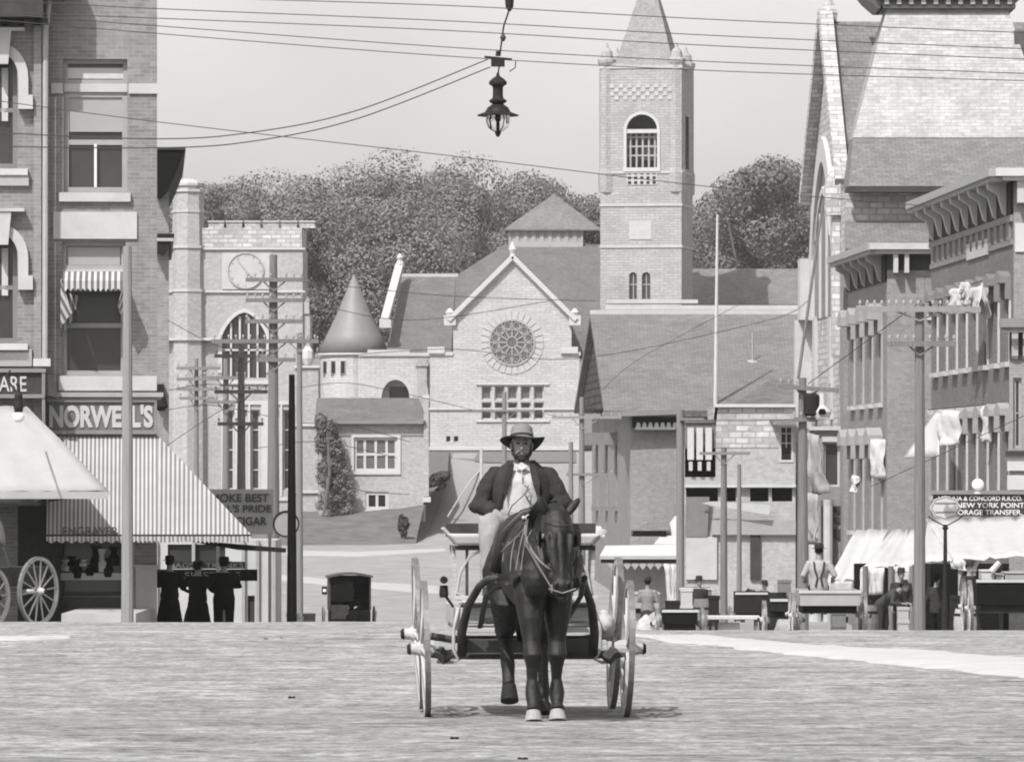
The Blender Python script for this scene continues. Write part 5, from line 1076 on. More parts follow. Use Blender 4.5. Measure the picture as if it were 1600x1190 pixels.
# ============================================================ signs
sg = thing('tobacco_sign', 'pale painted board advertising cigars, half covered by the striped awning', 'sign', P(380, 832, 132))
S = front(318, 427, 132); Zs = lambda py: S.z(py, 0)
q = S.mb(); q.box(0, 0, Zs(834), S.len, .06, Zs(764)); q.build('sign_board', M['sign_pale'], sg)
text("SMOKE BEST", S, S.u(322), S.u(420), Zs(784), Zs(771), sg, 'letter_dark', y=-.02, bold=.02); text("N.H.'S PRIDE", S, S.u(330), S.u(424), Zs(800), Zs(788), sg, 'letter_dark', y=-.02, bold=.02); text("CIGAR", S, S.u(368), S.u(417), Zs(820), Zs(807), sg, 'letter_dark', y=-.02, bold=.02)
q = S.mb(); q.box(S.u(419), .0, -3, S.u(424), .08, Zs(834)); q.box(S.u(338), .0, -3, S.u(343), .08, Zs(834)); q.build('sign_post', M['paint_grey'], sg)
q = MB(); c = P(447, 818, 121); q.cyl(c, c + V((0, .06, 0)), .25, n=28); o = q.build('round_sign', M['paint_grey'], label='round grey disc sign fixed to the near black pole', cat='sign')
q = MB(); q.tube([c + V((.25 * math.cos(a), -.01, .25 * math.sin(a))) for a in [i * math.pi / 14 for i in range(28)]], .018, 5, closed=True); q.build('sign_rim', M['wood_dark'], o)
# dark canopy bar between awning and black pole
q = MB(); q.slab([P(285, 842, 120.5), P(447, 856, 120.5), P(447, 862, 120.5), P(375, 858, 120.5), P(300, 845, 120.5)], .8); q.build('dark_canopy', M['wood_dark'], label='dark drooping canopy edge between striped awning and black pole', cat='canopy')
sg = thing('stall_sign', 'black stall sign board with worn grey lettering above the three silhouetted people', 'sign', P(320, 906, 134))
S = front(243, 402, 134); Zs = lambda py: S.z(py, 0)
q = S.mb(); q.box(0, 0, Zs(907), S.len, .06, Zs(889)); q.build('sign_board', M['black'], sg); q = S.mb(); q.box(S.u(262), 0, Zs(888), S.u(383), .05, Zs(877)); q.build('upper_board', M['paint_dark'], sg)
text("BAGS & TRUNKS", S, S.u(266), S.u(380), Zs(887), Zs(879), sg, 'stone_grey', y=-.015); text("CASH STORE", S, S.u(262), S.u(375), Zs(903), Zs(893), sg, 'paint_mid', y=-.015)
# shop behind the people
sp = thing('street_stall', 'white fronted street stall behind the three silhouetted people', 'stall', P(330, 985, 138))
S = front(243, 432, 138); Zs = lambda py: S.z(py, 0); q = S.mb(); hs = [(S.u(262), S.u(300), Zs(878), Zs(850)), (S.u(305), S.u(352), Zs(878), Zs(850)), (S.u(345), S.u(356), Zs(1000), Zs(908)), (S.u(387), S.u(398), Zs(1000), Zs(930))]
shell(q, 0, S.len, -2.6, Zs(843), 3, hs, .12); q.build('wall', M['stone_pale'], sp)
for h in hs: q = S.mb(); q.box(h[0], .1, h[2], h[1], .13, h[3]); q.build('opening', M['pane'] if h[3] > Zs(900) else M['paint_dark'], sp)
for px in (242, 300, 378, 400, 426): q = S.mb(); q.box(S.u(px), -.1, -2.6, S.u(px + 5), 0, Zs(843)); q.build('post', M['paint_grey'], sp)
sg = thing('railroad_sign', 'dark fascia sign with three lines of white lettering over the right awning', 'sign', P(1540, 808, 150))
S = front(1458, 1640, 150); Zs = lambda py: S.z(py, 0); q = S.mb(); q.box(0, 0, Zs(810), S.len, .1, Zs(769)); q.build('sign_board', M['paint_dark'], sg); q = S.mb(); q.box(-.05, -.05, Zs(812), S.len, 0, Zs(806)); q.box(-.05, -.08, Zs(772), S.len, .1, Zs(766)); q.build('sign_frame', M['paint_mid'], sg)
text("NASHUA & CONCORD R.R.CO.", S, S.u(1466), S.u(1597), Zs(782), Zs(774.5), sg, 'paint_white', y=-.02, bold=.015); text("ALL NEW YORK POINTS", S, S.u(1470), S.u(1606), Zs(793), Zs(785), sg, 'paint_white', y=-.02, bold=.015); text("STORAGE TRANSFER.", S, S.u(1484), S.u(1597), Zs(804), Zs(796), sg, 'paint_white', y=-.02, bold=.015)
sg = thing('oval_sign', 'white scalloped shield sign on the slim lamp post', 'sign', P(1477, 813, 108))
c = P(1477, 793, 108); q = MB(); k = 108 / F
pts = [(c.x + 23 * k * math.cos(a) * (1 + .05 * math.cos(8 * a)), c.z + 18 * k * math.sin(a) * (1 + .05 * math.cos(8 * a))) for a in [i * 2 * math.pi / 40 for i in range(40)]]
q.prism(pts, c.y - .03, c.y + .03); q.build('sign_plate', M['stone_white'], sg)
q = MB()
for y_ in (786, 800): q.box(c.x - .18, c.y - .045, P(0, y_, 108).z, c.x + .18, c.y - .033, P(0, y_ - 1.3, 108).z)
q.tube([(a * .9 + c.x * .1, c.y - .035, b * .9 + c.z * .1) for a, b in pts], .006, 4, closed=True); q.build('sign_mark', M['paint_mid'], sg)
lp = thing('lamp_post', 'slim dark iron post below the white shield sign', 'post', P(1477, 985, 108), None)
q = MB(); q.cyl(P(1477, 1002, 108), P(1477, 824, 108), .05, .03, 10); q.build('post', M['iron'], lp); q = MB(); q.lathe([(.03, 0), (.06, .04), (.03, .08), (.07, .1)], P(1477, 828, 108), 10); q.lathe([(.09, 0), (.07, .3), (.06, .8)], P(1477, 1002, 108), 10); q.build('collar', M['iron'], lp)
q = MB(); q.tube([P(1477, 822, 108), P(1458, 812, 108), P(1450, 806, 108)], .012, 5); q.tube([P(1477, 822, 108), P(1496, 812, 108), P(1504, 806, 108)], .012, 5); q.build('sign_bracket', M['iron'], lp)
gl = thing('globe_lamp', 'white ball lamp standing over the lettered fascia sign', 'lamp', P(1528, 768, 149.5))
q = MB(); q.ball(P(1528, 757, 149.5), .15, 16, 10); q.build('globe', M['globe_glass'], gl, smooth=True); q = MB(); q.lathe([(.1, 0), (.06, .08), (.1, .12)], P(1528, 771, 149.5), 10); q.build('lamp_base', M['stone_grey'], gl)
ov = thing('oval_board', 'oval two tone board lying against the rubble fronted shop', 'sign', P(1147, 925, 240))
S = front(1120, 1175, 240); q = S.mb(); k = 240 / F; cx0, cz0 = S.u(1147), S.z(908, 0)
ring = lambda s_, lo, hi, n=20: [(cx0 + 22 * k * s_ * math.cos(lo + (hi - lo) * i / n), cz0 + 16 * k * s_ * math.sin(lo + (hi - lo) * i / n)) for i in range(n + 1)]
q.prism(ring(1, 0, math.pi), 0, .06); q.build('upper_half', M['paint_grey'], ov); q = S.mb(); q.prism(ring(1, -math.pi, 0), 0, .06); q.build('lower_half', M['stone_pale'], ov); q = S.mb(); q.box(cx0 - .1, .1, -3.4, cx0 + .1, .3, cz0); q.build('support', M['paint_mid'], ov)

# ============================================================ white market awnings on the right
a1 = thing('market_awning', 'white canvas awning sloping left beside the seated man', 'awning', P(1340, 925, 170))
sheet('awning_cloth', a1, [P(1338, 828, 172), P(1389, 827, 172), P(1352, 905, 168.5), P(1292, 908, 168.5)], sag=.12, seed=2)
sheet('valance', a1, [P(1292, 906, 168.4), P(1332, 908, 168.4), P(1332, 930, 168.4), P(1292, 928, 168.4)], sag=.08, seed=3)
q = MB(); q.cyl(P(1296, 1005, 168.5), P(1296, 908, 168.5), .05); q.build('awning_post', M['paint_grey'], a1)
a2 = thing('market_awning', 'white canvas awning with drooping front behind the thick right pole', 'awning', P(1400, 985, 160))
sheet('awning_cloth', a2, [P(1395, 828, 163), P(1446, 828, 163), P(1440, 882, 159), P(1345, 889, 159)], sag=.15, seed=4, nu=14)
sheet('valance', a2, [P(1345, 888, 158.9), P(1382, 886, 158.9), P(1380, 928, 158.9), P(1343, 930, 158.9)], sag=.14, seed=5, m='linen', nu=14)
sheet('valance', a2, [P(1394, 884, 158.9), P(1426, 883, 158.9), P(1426, 935, 158.9), P(1397, 935, 158.9)], sag=.14, seed=6, m='linen', nu=14)
for px in (1352, 1392, 1425): q = MB(); q.cyl(P(px, 1015, 158.8), P(px, 884, 158.8), .07); q.build('awning_post', M['wood_pole'], a2)
a3 = thing('market_awning', 'largest white canvas awning sweeping out under the lettered fascia sign', 'awning', P(1530, 985, 145))
sheet('awning_cloth', a3, [P(1446, 811, 150), P(1640, 806, 150), P(1640, 868, 140), P(1488, 876, 142)], sag=.09, seed=7, nu=18, nv=8)
sheet('valance', a3, [P(1450, 812, 149.8), P(1462, 812, 149.8), P(1488, 876, 142), P(1440, 878, 142)], sag=.05, seed=8)
sheet('valance', a3, [P(1484, 874, 141.8), P(1530, 872, 141.8), P(1526, 892, 141.8), P(1486, 888, 141.8)], sag=.18, seed=9, m='linen', nu=14)
for px in (1500, 1522): q = MB(); q.cyl(P(px, 1015, 141.9), P(px, 875, 141.9), .045); q.build('awning_post', M['paint_grey'], a3)
# shop interiors behind the awnings: a black wall stands in for their shade
sr = thing('shop_row', 'black wall with piers standing in for the shade under the white awnings', 'building', P(1500, 990, 164))
S = front(1335, 1640, 164.5); q = S.mb(); q.box(0, 0, -3.4, S.len, .3, S.z(880, 0)); q.build('shop_shade_wall', M['black'], sr)
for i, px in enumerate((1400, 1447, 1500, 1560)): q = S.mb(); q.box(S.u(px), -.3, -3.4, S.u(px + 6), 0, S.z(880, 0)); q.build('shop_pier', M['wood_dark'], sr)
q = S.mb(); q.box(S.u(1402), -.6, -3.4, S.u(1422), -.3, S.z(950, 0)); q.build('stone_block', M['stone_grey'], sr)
# window shades and laundry on the dark block
for lab, pts, sd in (('upper white window awning over the dark brick block', [(1490, 450, 178), (1535, 448, 175), (1530, 488, 175), (1478, 490, 178)], 1), ('lower white window awning slanting out beside the thick pole', [(1462, 645, 185), (1470, 645, 182), (1468, 712, 181), (1412, 714, 184)], 2)):
    o = thing('window_shade_awning', lab, 'awning', P(*pts[3])); sheet('awning_cloth', o, [P(*p) for p in pts], sag=.06, seed=sd + 20, m='linen')
    q = MB(); q.tube([P(*pts[3]), P(*pts[2])], .02, 5); q.build('front_rod', M['stone_grey'], o)
cloths = [((1488, 452), (1502, 450), (1500, 478), (1486, 480), 'limp white shirt hanging at the upper left window'), ((1503, 442), (1513, 440), (1515, 478), (1501, 480), 'narrow white cloth beside the upper shirt'), ((1528, 452), (1548, 432), (1546, 498), (1536, 496), 'long white cloth folded over the upper line'),
          ((1553, 440), (1562, 425), (1570, 486), (1554, 490), 'tall white sheet at the upper right window'), ((1468, 640), (1500, 642), (1502, 694), (1466, 700), 'broad white sheet hanging below the first floor windows'), ((1538, 634), (1551, 634), (1551, 690), (1535, 690), 'striped white towel on the lower line, left of its twin'),
          ((1556, 632), (1572, 632), (1570, 690), (1553, 690), 'striped white towel at the right end of the lower line'), ((1360, 686), (1384, 686), (1382, 748), (1362, 746), 'white shirt hanging on the tan block'), ((1333, 742), (1342, 744), (1340, 770), (1331, 768), 'small white rag below the tan block windows'),
          ((1262, 676), (1280, 680), (1292, 770), (1268, 775), 'long pale drape hung beside the church porch'), ((1262, 770), (1278, 772), (1276, 850), (1262, 850), 'lower pale drape hanging beside the church porch')]
for i, (a, b, c, d_, lab) in enumerate(cloths):
    dd_ = 176 if a[0] > 1460 else (200 if a[0] > 1320 else 133)
    sheet('hanging_cloth', lab, [P(*a, dd_ - .0), P(*b, dd_ - .6), P(*c, dd_ - .6), P(*d_, dd_)], m='linen' if a[0] > 1300 else 'canvas_grey', cat='cloth', sag=.22, nu=10, nv=8, seed=30 + i, group='cloths hung out on the right facades', t=.03)
q = MB(); q.tube([P(1450, 640, 177), P(1520, 634, 176.4), P(1580, 628, 175)], .015, 4); q.build('clothes_line', M['wire'], label='clothes line holding the lower white cloths', cat='line')
q = MB(); q.tube([P(1480, 455, 177), P(1530, 440, 176.4), P(1575, 422, 175)], .015, 4); q.build('clothes_line', M['wire'], label='clothes line holding the upper white cloths', cat='line')
# ============================================================ organic builders
def organic(mb, name, m, parent, voxel=.012, it=4, label=None, cat=None, group=None, loc=None, crease=0):
    o = mb.build(name, m, parent, label=label, cat=cat, group=group, uv=False, smooth=True, loc=loc)
    r = o.modifiers.new('remesh', 'REMESH'); r.mode = 'VOXEL'; r.voxel_size = voxel; r.use_smooth_shade = True
    if it: s = o.modifiers.new('smooth', 'SMOOTH'); s.factor = .5; s.iterations = it
    if crease:
        tx = bpy.data.textures.new('folds', 'CLOUDS'); tx.noise_scale = .09; tx.noise_depth = 2
        d = o.modifiers.new('folds', 'DISPLACE'); d.texture = tx; d.strength = crease; d.mid_level = .5; d.texture_coords = 'LOCAL'
    return o
def freeze(o):
    """turn the modifiers into plain mesh data and return a tree for laying straps on it"""
    dg = bpy.context.evaluated_depsgraph_get(); me = bpy.data.meshes.new_from_object(o.evaluated_get(dg)); me.polygons.foreach_set('use_smooth', [True] * len(me.polygons))
    o.modifiers.clear(); o.data = me; return o
def loc_rot(loc, deg): return Matrix.Translation(V(loc)) @ Matrix.Rotation(R(deg), 4, 'Z')
def coat_mat(name, v, rough, spec, var=.5, scale=5, sheen=0, bump=.25, bs=40):
    m = mat(name, v, rough, var, scale, 0, spec=spec); t = m.node_tree; b = t.nodes['Principled BSDF']
    n = t.nodes.new('ShaderNodeTexNoise'); n.inputs['Scale'].default_value = bs; n.inputs['Detail'].default_value = 6; c = t.nodes.new('ShaderNodeTexCoord'); t.links.new(c.outputs['Object'], n.inputs[0])
    p = t.nodes.new('ShaderNodeBump'); p.inputs['Strength'].default_value = bump; p.inputs['Distance'].default_value = .01; t.links.new(n.outputs[0], p.inputs['Height']); t.links.new(p.outputs[0], b.inputs['Normal']); return m
M['horse'] = coat_mat('horse_coat', .0075, .48, .35, .7, 6, bs=150, bump=.5); M['hoof'] = mat('hoof_horn', .25, .7, .2, 12); M['hoof_dark'] = mat('hoof_dark', .02, .7, .3, 12); M['hair'] = mat('horse_hair', .008, .6, .3, 20)
M['leather'] = mat('leather', .02, .5, .3, 15, spec=.4); M['strap'] = mat('strap', .13, .6, .3, 15, spec=.4); M['rope'] = mat('rope', .10, .8, .2, 20)
M['wool'] = coat_mat('wool_coat', .03, .95, .1, .28, 9, bs=60, bump=.5); M['trouser'] = coat_mat('trouser_cloth', .24, .95, .1, .15, 8, bs=50); M['shirt'] = coat_mat('shirt_cloth', .36, .95, .1, .12, 8, bs=50)
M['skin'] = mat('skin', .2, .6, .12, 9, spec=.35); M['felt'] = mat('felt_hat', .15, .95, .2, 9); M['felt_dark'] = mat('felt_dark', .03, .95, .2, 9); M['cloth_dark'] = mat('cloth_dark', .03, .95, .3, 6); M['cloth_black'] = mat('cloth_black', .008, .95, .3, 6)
M['wheel'] = mat('wheel_paint', .33, .6, .25, 8, spec=.4); M['tyre'] = mat('tyre_iron', .15, .45, .4, 14, metal=.3); M['wagon_paint'] = mat('wagon_paint', .36, .7, .3, 5, stretch=(1, 4, 8)); M['wagon_dark'] = mat('wagon_dark', .05, .6, .4, 6)

def wheel(parent, Mx, c, r, n=14, out=1, wd=.045, hub=.16, camber=1.6, paint='wheel', tyre_m='tyre'):
    """wooden wheel with its axle along local x; out = side of the hub nose"""
    X = Mx @ Matrix.Translation(V(c)) @ Matrix.Rotation(R(camber) * out, 4, 'Y')
    q = MB(X)
    def ring(q, ra, rb, w_):
        k = 40; vs = []
        for i in range(k):
            a = 2 * math.pi * i / k
            for rr_, xx in ((ra, -w_ / 2), (rb, -w_ / 2), (rb, w_ / 2), (ra, w_ / 2)): vs.append((xx, rr_ * math.cos(a), rr_ * math.sin(a)))
        q.add(vs, [(4 * i + j, 4 * i + (j + 1) % 4, 4 * ((i + 1) % k) + (j + 1) % 4, 4 * ((i + 1) % k) + j) for i in range(k) for j in range(4)])
    ring(q, r - .055, r - .008, wd)
    for i in range(n):
        a = 2 * math.pi * i / n + .1; q.tube([(out * (.02 if i % 2 else -.0), .06 * math.cos(a), .06 * math.sin(a)), (0, (r - .05) * math.cos(a), (r - .05) * math.sin(a))], [(.013, .02), (.010, .014)], 6, ref=(1, 0, 0))
    w_ = q.build('wheel', M[paint], parent)
    q = MB(X); ring(q, r - .0085, r, wd + .006); q.build('tyre', M[tyre_m], w_)
    q = MB(X); q.tube([(-out * .10, 0, 0), (-out * .06, 0, 0), (out * .03, 0, 0), (out * hub * .6, 0, 0), (out * hub, 0, 0)], [.042, .062, .066, .046, .038], 14, ref=(0, 0, 1)); q.build('hub', M[paint], w_)
    q = MB(X); q.tube([(out * hub, 0, 0), (out * (hub + .025), 0, 0)], [.047, .03], 12, ref=(0, 0, 1)); q.build('hub_cap', M['iron'], w_)
    return w_
def hand(q, wrist, d, up, s=1, curl=.8, side=1):
    """palm, four fingers of unequal length and a thumb; d points along the hand"""
    wrist = V(wrist); d = V(d).normalized(); up = V(up); x = d.cross(up).normalized() * side; up = x.cross(d).normalized() * side
    q.tube([wrist, wrist + d * .045 * s, wrist + d * .088 * s], [(.027 * s, .018 * s), (.042 * s, .017 * s), (.040 * s, .015 * s)], 10, ref=up)
    for i, (ln, off) in enumerate(((.070, -.030), (.080, -.010), (.075, .011), (.058, .030))):
        p = wrist + d * .085 * s + x * off * s; pts = [p - d * .02 * s, p]; a = 0
        for k in range(3): a += curl * (.6 + .08 * i); p = p + (d * math.cos(a) - up * math.sin(a)) * ln * s * (.42 - .06 * k); pts.append(p)
        q.tube(pts, [.0095 * s, .0095 * s, .009 * s, .0085 * s, .0065 * s], 7)
    p = wrist + d * .03 * s - x * .035 * s; q.tube([p + x * .015, p + (d * .02 - x * .018) * s, p + (d * .05 - x * .024 - up * .02) * s, p + (d * .068 - x * .008 - up * .035) * s], [.013 * s, .012 * s, .010 * s, .007 * s], 7)
def head(q, c, s=1, look=(0, -1, 0), tilt=0):
    """skull, brow, nose, lips, chin and ears, facing along look"""
    c = V(c); f = V(look).normalized(); sd = f.cross(V((0, 0, 1))).normalized(); Mx = Matrix((( -sd.x, -f.x, 0, c.x), (-sd.y, -f.y, 0, c.y), (-sd.z, -f.z, 1, c.z), (0, 0, 0, 1)))
    Mx = (q.M if q.M is not None else Matrix()) @ Mx; h = MB(Mx); a = s
    h.ball((0, .012 * a, .03 * a), (.075 * a, .092 * a, .095 * a), 18, 12); h.ball((0, -.02 * a, -.03 * a), (.062 * a, .068 * a, .082 * a), 16, 10); h.ball((0, -.055 * a, -.088 * a), (.03 * a, .025 * a, .022 * a), 10, 7)
    h.tube([(0, -.078 * a, .022 * a), (0, -.094 * a, -.004 * a), (0, -.106 * a, -.024 * a), (0, -.09 * a, -.034 * a)], [.010 * a, .012 * a, .017 * a, .012 * a], 8, ref=(1, 0, 0))
    for x in (-1, 1):
        h.ball((x * .030 * a, -.076 * a, .030 * a), (.022 * a, .014 * a, .008 * a), 8, 6); h.ball((x * .078 * a, .008 * a, -.002 * a), (.010 * a, .018 * a, .030 * a), 8, 6); h.ball((x * .04 * a, -.058 * a, -.022 * a), (.02 * a, .018 * a, .02 * a), 8, 6)
    h.ball((0, -.086 * a, -.056 * a), (.024 * a, .010 * a, .006 * a), 8, 6); h.ball((0, -.084 * a, -.066 * a), (.020 * a, .010 * a, .006 * a), 8, 6)
    q.v += h.v; o = len(q.v) - len(h.v); q.f += [tuple(i + o for i in f_) for f_ in h.f]; q.m += h.m
    return Mx
def person(label, x, y, z, rotz, seat=False, top='cloth_dark', low='cloth_black', skirt=False, hat='felt_dark', h=1.7, group=None, arms='down', bend=0, far=True, shirt=None, braces=False):
    s = h / 1.7; Mx = loc_rot((x, y, z), rotz) @ Matrix.Scale(s, 4); root = thing('person', label, 'person', (x, y, z), group)
    hip = .55 if seat else .93
    zz = hip + .02; lean = bend
    sp = lambda t, v=0: V((0, -math.sin(lean) * t + v, zz + math.cos(lean) * t))
    q = MB(Mx); q.tube([sp(-.1), sp(0), sp(.18), sp(.36), sp(.48), sp(.54), sp(.62)], [(.12, .10), (.165, .12), (.14, .105), (.185, .125), (.17, .10), (.065, .06), (.055, .055)], 14, ref=(0, 1, 0))
    hc = sp(.70, -.01); head(q, hc, 1.0, look=(0, -1, 0))
    ft = []
    for i, sx in enumerate((-1, 1)):
        sh = sp(.48) + V((sx * .18, 0, 0))
        if arms == 'down': el = sh + V((sx * .05, .02, -.28)); wr = el + V((-sx * .01, -.06, -.24)); dd_ = (0, -.2, -1)
        elif arms == 'front': el = sh + V((sx * .08, .0, -.26)); wr = el + V((-sx * .12, -.2, .0)); dd_ = (-sx * .4, -1, 0)
        else: el = sh + V((sx * .12, .03, -.24)); wr = el + V((-sx * .04, -.18, -.08)); dd_ = (0, -1, -.3)
        q.tube([sh - V((sx * .05, 0, 0)), sh, el, wr], [.05, .062, .045, .03], 9); hand(q, wr, dd_, (0, 0, 1) if arms != 'down' else (sx, 0, 0), side=sx)
        hp = V((sx * .09, 0, hip)); 
        if seat: kn = V((sx * .13, -.42, hip + .02)); an = V((sx * .13, -.45, hip - .42))
        else: kn = V((sx * .10, -.03 * (1 + sx), hip * .53)); an = V((sx * .10, .03 * sx, .09))
        q.tube([hp, kn, an], [.085, .058, .038], 9); q.tube([an + V((0, .05, -.03)), an + V((0, -.05, -.04)), an + V((0, -.17, -.06))], [(.036, .03), (.042, .03), (.035, .02)], 8)
        ft.append((sh, el, wr, hp, kn, an))
    organic(q, 'body', M['skin'], root, .014 * s, 2)
    q = MB(Mx); q.tube([sp(-.12), sp(0), sp(.18), sp(.36), sp(.48), sp(.53)], [(.15, .125), (.185, .14), (.165, .13), (.205, .145), (.185, .115), (.09, .08)], 14, ref=(0, 1, 0))
    for sh, el, wr, *_ in ft: q.tube([sh - (sh - sp(.48)) * .4, sh, el, el.lerp(wr, .92)], [.06, .075, .058, .042], 9)
    organic(q, 'jacket', M[top], root, .016 * s, 2, crease=.012)
    q = MB(Mx)
    if skirt: q.tube([(0, 0, hip + .1), (0, 0, hip - .1), (0, .02, .45), (0, .03, .04)], [(.14, .12), (.19, .17), (.25, .25), (.31, .31)], 18, ref=(0, 1, 0)); organic(q, 'skirt', M[low], root, .02 * s, 1, crease=.02)
    else:
        for sh, el, wr, hp, kn, an in ft: q.tube([hp + V((0, 0, .04)), kn, an + V((0, 0, .02))], [.105, .075, .058], 9)
        organic(q, 'trousers', M[low], root, .016 * s, 2, crease=.01)
    q = MB(Mx)
    for *_, an in ft: q.tube([an + V((0, .05, -.01)), an + V((0, -.05, -.035)), an + V((0, -.18, -.058))], [(.044, .042), (.048, .036), (.04, .026)], 8)
    if not skirt: q.build('shoes', M['black'], root, uv=False, smooth=True)
    q = MB(Mx); c = hc
    if hat: q.lathe([(.14, .055), (.15, .062), (.09, .07), (.088, .14), (.07, .165), (.02, .17)], (c.x, c.y, c.z), 18); q.build('hat', M[hat], root, uv=False, smooth=False)
    q = MB(Mx); q.ball((c.x, c.y + .03, c.z + .035), (.084, .085, .085), 14, 9); q.build('hair', M['hair'], root, uv=False, smooth=True)
    if braces:
        q = MB(Mx)
        for sx in (-1, 1): q.tube([sp(.50) + V((sx * .10, .11, 0)), sp(.34) + V((sx * .08, .16, 0)), sp(.2) + V((sx * .03, .15, 0)), sp(.02) + V((sx * .07, .15, 0))], [(.018, .006)] * 4, 6, ref=(0, 1, 0))
        q.build('braces', M['cloth_dark'], root, uv=False)
    return root

# ============================================================ the horse
hx = P(852, 750, 42.8).x; hl = V((hx, 42.85, G(hx, 42.85) + .004)); H = loc_rot(hl, 5)
horse = thing('horse', 'dark brown harness horse walking towards the camera with lowered head', 'horse', hl)
q = MB(H)
q.tube([(0, 1.80, 1.10), (0, 1.66, 1.16), (0, 1.40, 1.15), (0, 1.1, 1.11), (0, .75, 1.08), (0, .42, 1.10), (0, .12, 1.12), (0, -.08, 1.08), (0, -.2, 1.02)],
       [(.10, .12), (.21, .24), (.26, .31), (.265, .33), (.275, .345), (.26, .345), (.23, .32), (.17, .24), (.09, .13)], 20)
for sx in (-1, 1):   # shoulders and haunches
    q.tube([(sx * .12, .32, 1.30), (sx * .16, .10, 1.10), (sx * .14, -.08, .95)], [.09, .125, .10], 12)
    q.tube([(sx * .13, 1.5, 1.2), (sx * .16, 1.42, 1.0), (sx * .15, 1.3, .85)], [.12, .17, .12], 12)
q.tube([(0, .45, 1.22), (.0, .12, 1.24), (.01, -.1, 1.30), (.025, -.30, 1.38), (.03, -.42, 1.42)], [(.12, .24), (.125, .25), (.10, .20), (.082, .145), (.07, .11)], 16)   # neck
hd = [(.03, -.40, 1.44), (.032, -.50, 1.385), (.036, -.575, 1.28), (.040, -.635, 1.16), (.044, -.69, 1.03), (.047, -.725, .94), (.048, -.735, .885)]
q.tube(hd, [(.075, .09), (.105, .122), (.112, .125), (.080, .100), (.056, .076), (.066, .070), (.050, .05)], 16, ref=(0, -1, 0))
q.tube([(.035, -.42, 1.33), (.038, -.47, 1.2), (.042, -.56, 1.06)], [(.08, .075), (.075, .08), (.045, .045)], 12, ref=(0, -1, 0))      # jaw
q.tube([(.035, -.60, 1.40), (.038, -.70, 1.27), (.042, -.735, 1.14), (.046, -.765, 1.0)], [.03, .034, .026, .018], 8)
for sx in (-1, 1):
    q.tube([(.036 + sx * .085, -.66, 1.30), (.038 + sx * .075, -.68, 1.20), (.042 + sx * .058, -.70, 1.11), (.044 + sx * .045, -.72, 1.03)], [.026, .024, .018, .010], 8)
    q.ball((.04 + sx * .085, -.53, 1.17), (.035, .06, .07), 10, 8)
    q.ball((.036 + sx * .100, -.635, 1.285), (.030, .034, .026), 10, 8)                       # brow over the eye
    q.ball((.047 + sx * .042, -.765, .955), (.028, .026, .034), 10, 8)                      # nostril swelling
q.ball((.048, -.735, .865), (.04, .04, .03), 10, 7)
q.ball((-.07, -.19, 1.0), (.12, .10, .15), 12, 8); q.ball((.07, -.19, 1.0), (.12, .10, .15), 12, 8)    # breast muscles
def fore(x, y, fwd=0):
    q.tube([(x, y + .1, 1.02), (x * 1.02, y + .04, .86), (x, y, .70), (x * .98, y - .015 + fwd * .3, .54), (x * .96, y - .04 + fwd * .5, .455), (x * .95, y - .02 + fwd * .6, .385), (x * .95, y + fwd * .8, .29), (x * .95, y + fwd, .19), (x * .95, y - .045 + fwd, .115), (x * .95, y - .07 + fwd, .075)],
           [.135, .115, .090, .060, .070, .048, .037, .056, .042, .054], 12)
fore(-.105, -.08, -.05); fore(.085, .02, 0)
# lifted hind leg and its standing fellow
q.tube([(-.15, 1.42, .95), (-.15, 1.28, .80), (-.145, 1.48, .66), (-.14, 1.66, .56), (-.135, 1.60, .46), (-.13, 1.50, .34), (-.13, 1.47, .27), (-.13, 1.43, .20)], [.16, .13, .095, .066, .046, .054, .046, .048], 12)
q.tube([(.14, 1.45, .95), (.15, 1.25, .80), (.13, 1.35, .62), (.12, 1.42, .50), (.11, 1.36, .32), (.11, 1.32, .18), (.11, 1.27, .10), (.11, 1.26, .07)], [.15, .12, .08, .058, .037, .046, .036, .045], 12)
hb = organic(q, 'body', M['horse'], horse, .009, 3, crease=.013); freeze(hb)
bvh = BVHTree.FromPolygons([v.co + BASE[horse.name] for v in hb.data.vertices], [tuple(p.vertices) for p in hb.data.polygons])
def hoof(x, y, z, m, up=(0, -.25, 1), r=.062, h=.075):
    u = V(up).normalized(); a = V((x, y, z)); q = MB(H); q.tube([a, a + u * h * .2, a + u * h], [r, r * .98, r * .76], 14, ref=(0, 1, 0)); return q.build('hoof', M[m], horse, smooth=False, uv=False)
hoof(-.100, -.205, .002, 'hoof', (0, .3, 1)); hoof(.081, -.055, .002, 'hoof', (0, .3, 1)); hoof(.11, 1.25, .002, 'hoof_dark', (0, .3, 1)); hoof(-.13, 1.37, .085, 'hoof_dark', (0, .45, 1), .066, .125)
def ear(b, t, wd, f):
    b = V(b); t = V(t); q = MB(H); m_ = b.lerp(t, .45); d = (t - b).normalized(); sd = d.cross(V(f)).normalized(); bk = sd.cross(d) * .028
    pts = [b - sd * wd * .6, b - sd * wd * .4 + bk, b + sd * wd * .4 + bk, b + sd * wd * .6, m_ + sd * wd, m_ + bk * 1.4, m_ - sd * wd, t]
    q.add(pts, [(0, 1, 5, 6), (1, 2, 5), (2, 3, 4, 5), (6, 5, 7), (5, 4, 7)]); o = q.build('ear', M['horse'], horse, uv=False, smooth=True)
    so_ = o.modifiers.new('thickness', 'SOLIDIFY'); so_.thickness = .012; sb = o.modifiers.new('round', 'SUBSURF'); sb.levels = 2; sb.render_levels = 2
ear((-.045, -.50, 1.44), (-.105, -.54, 1.60), .058, (.5, -1, .1)); ear((.105, -.47, 1.44), (.225, -.44, 1.575), .046, (.6, -.9, .1))
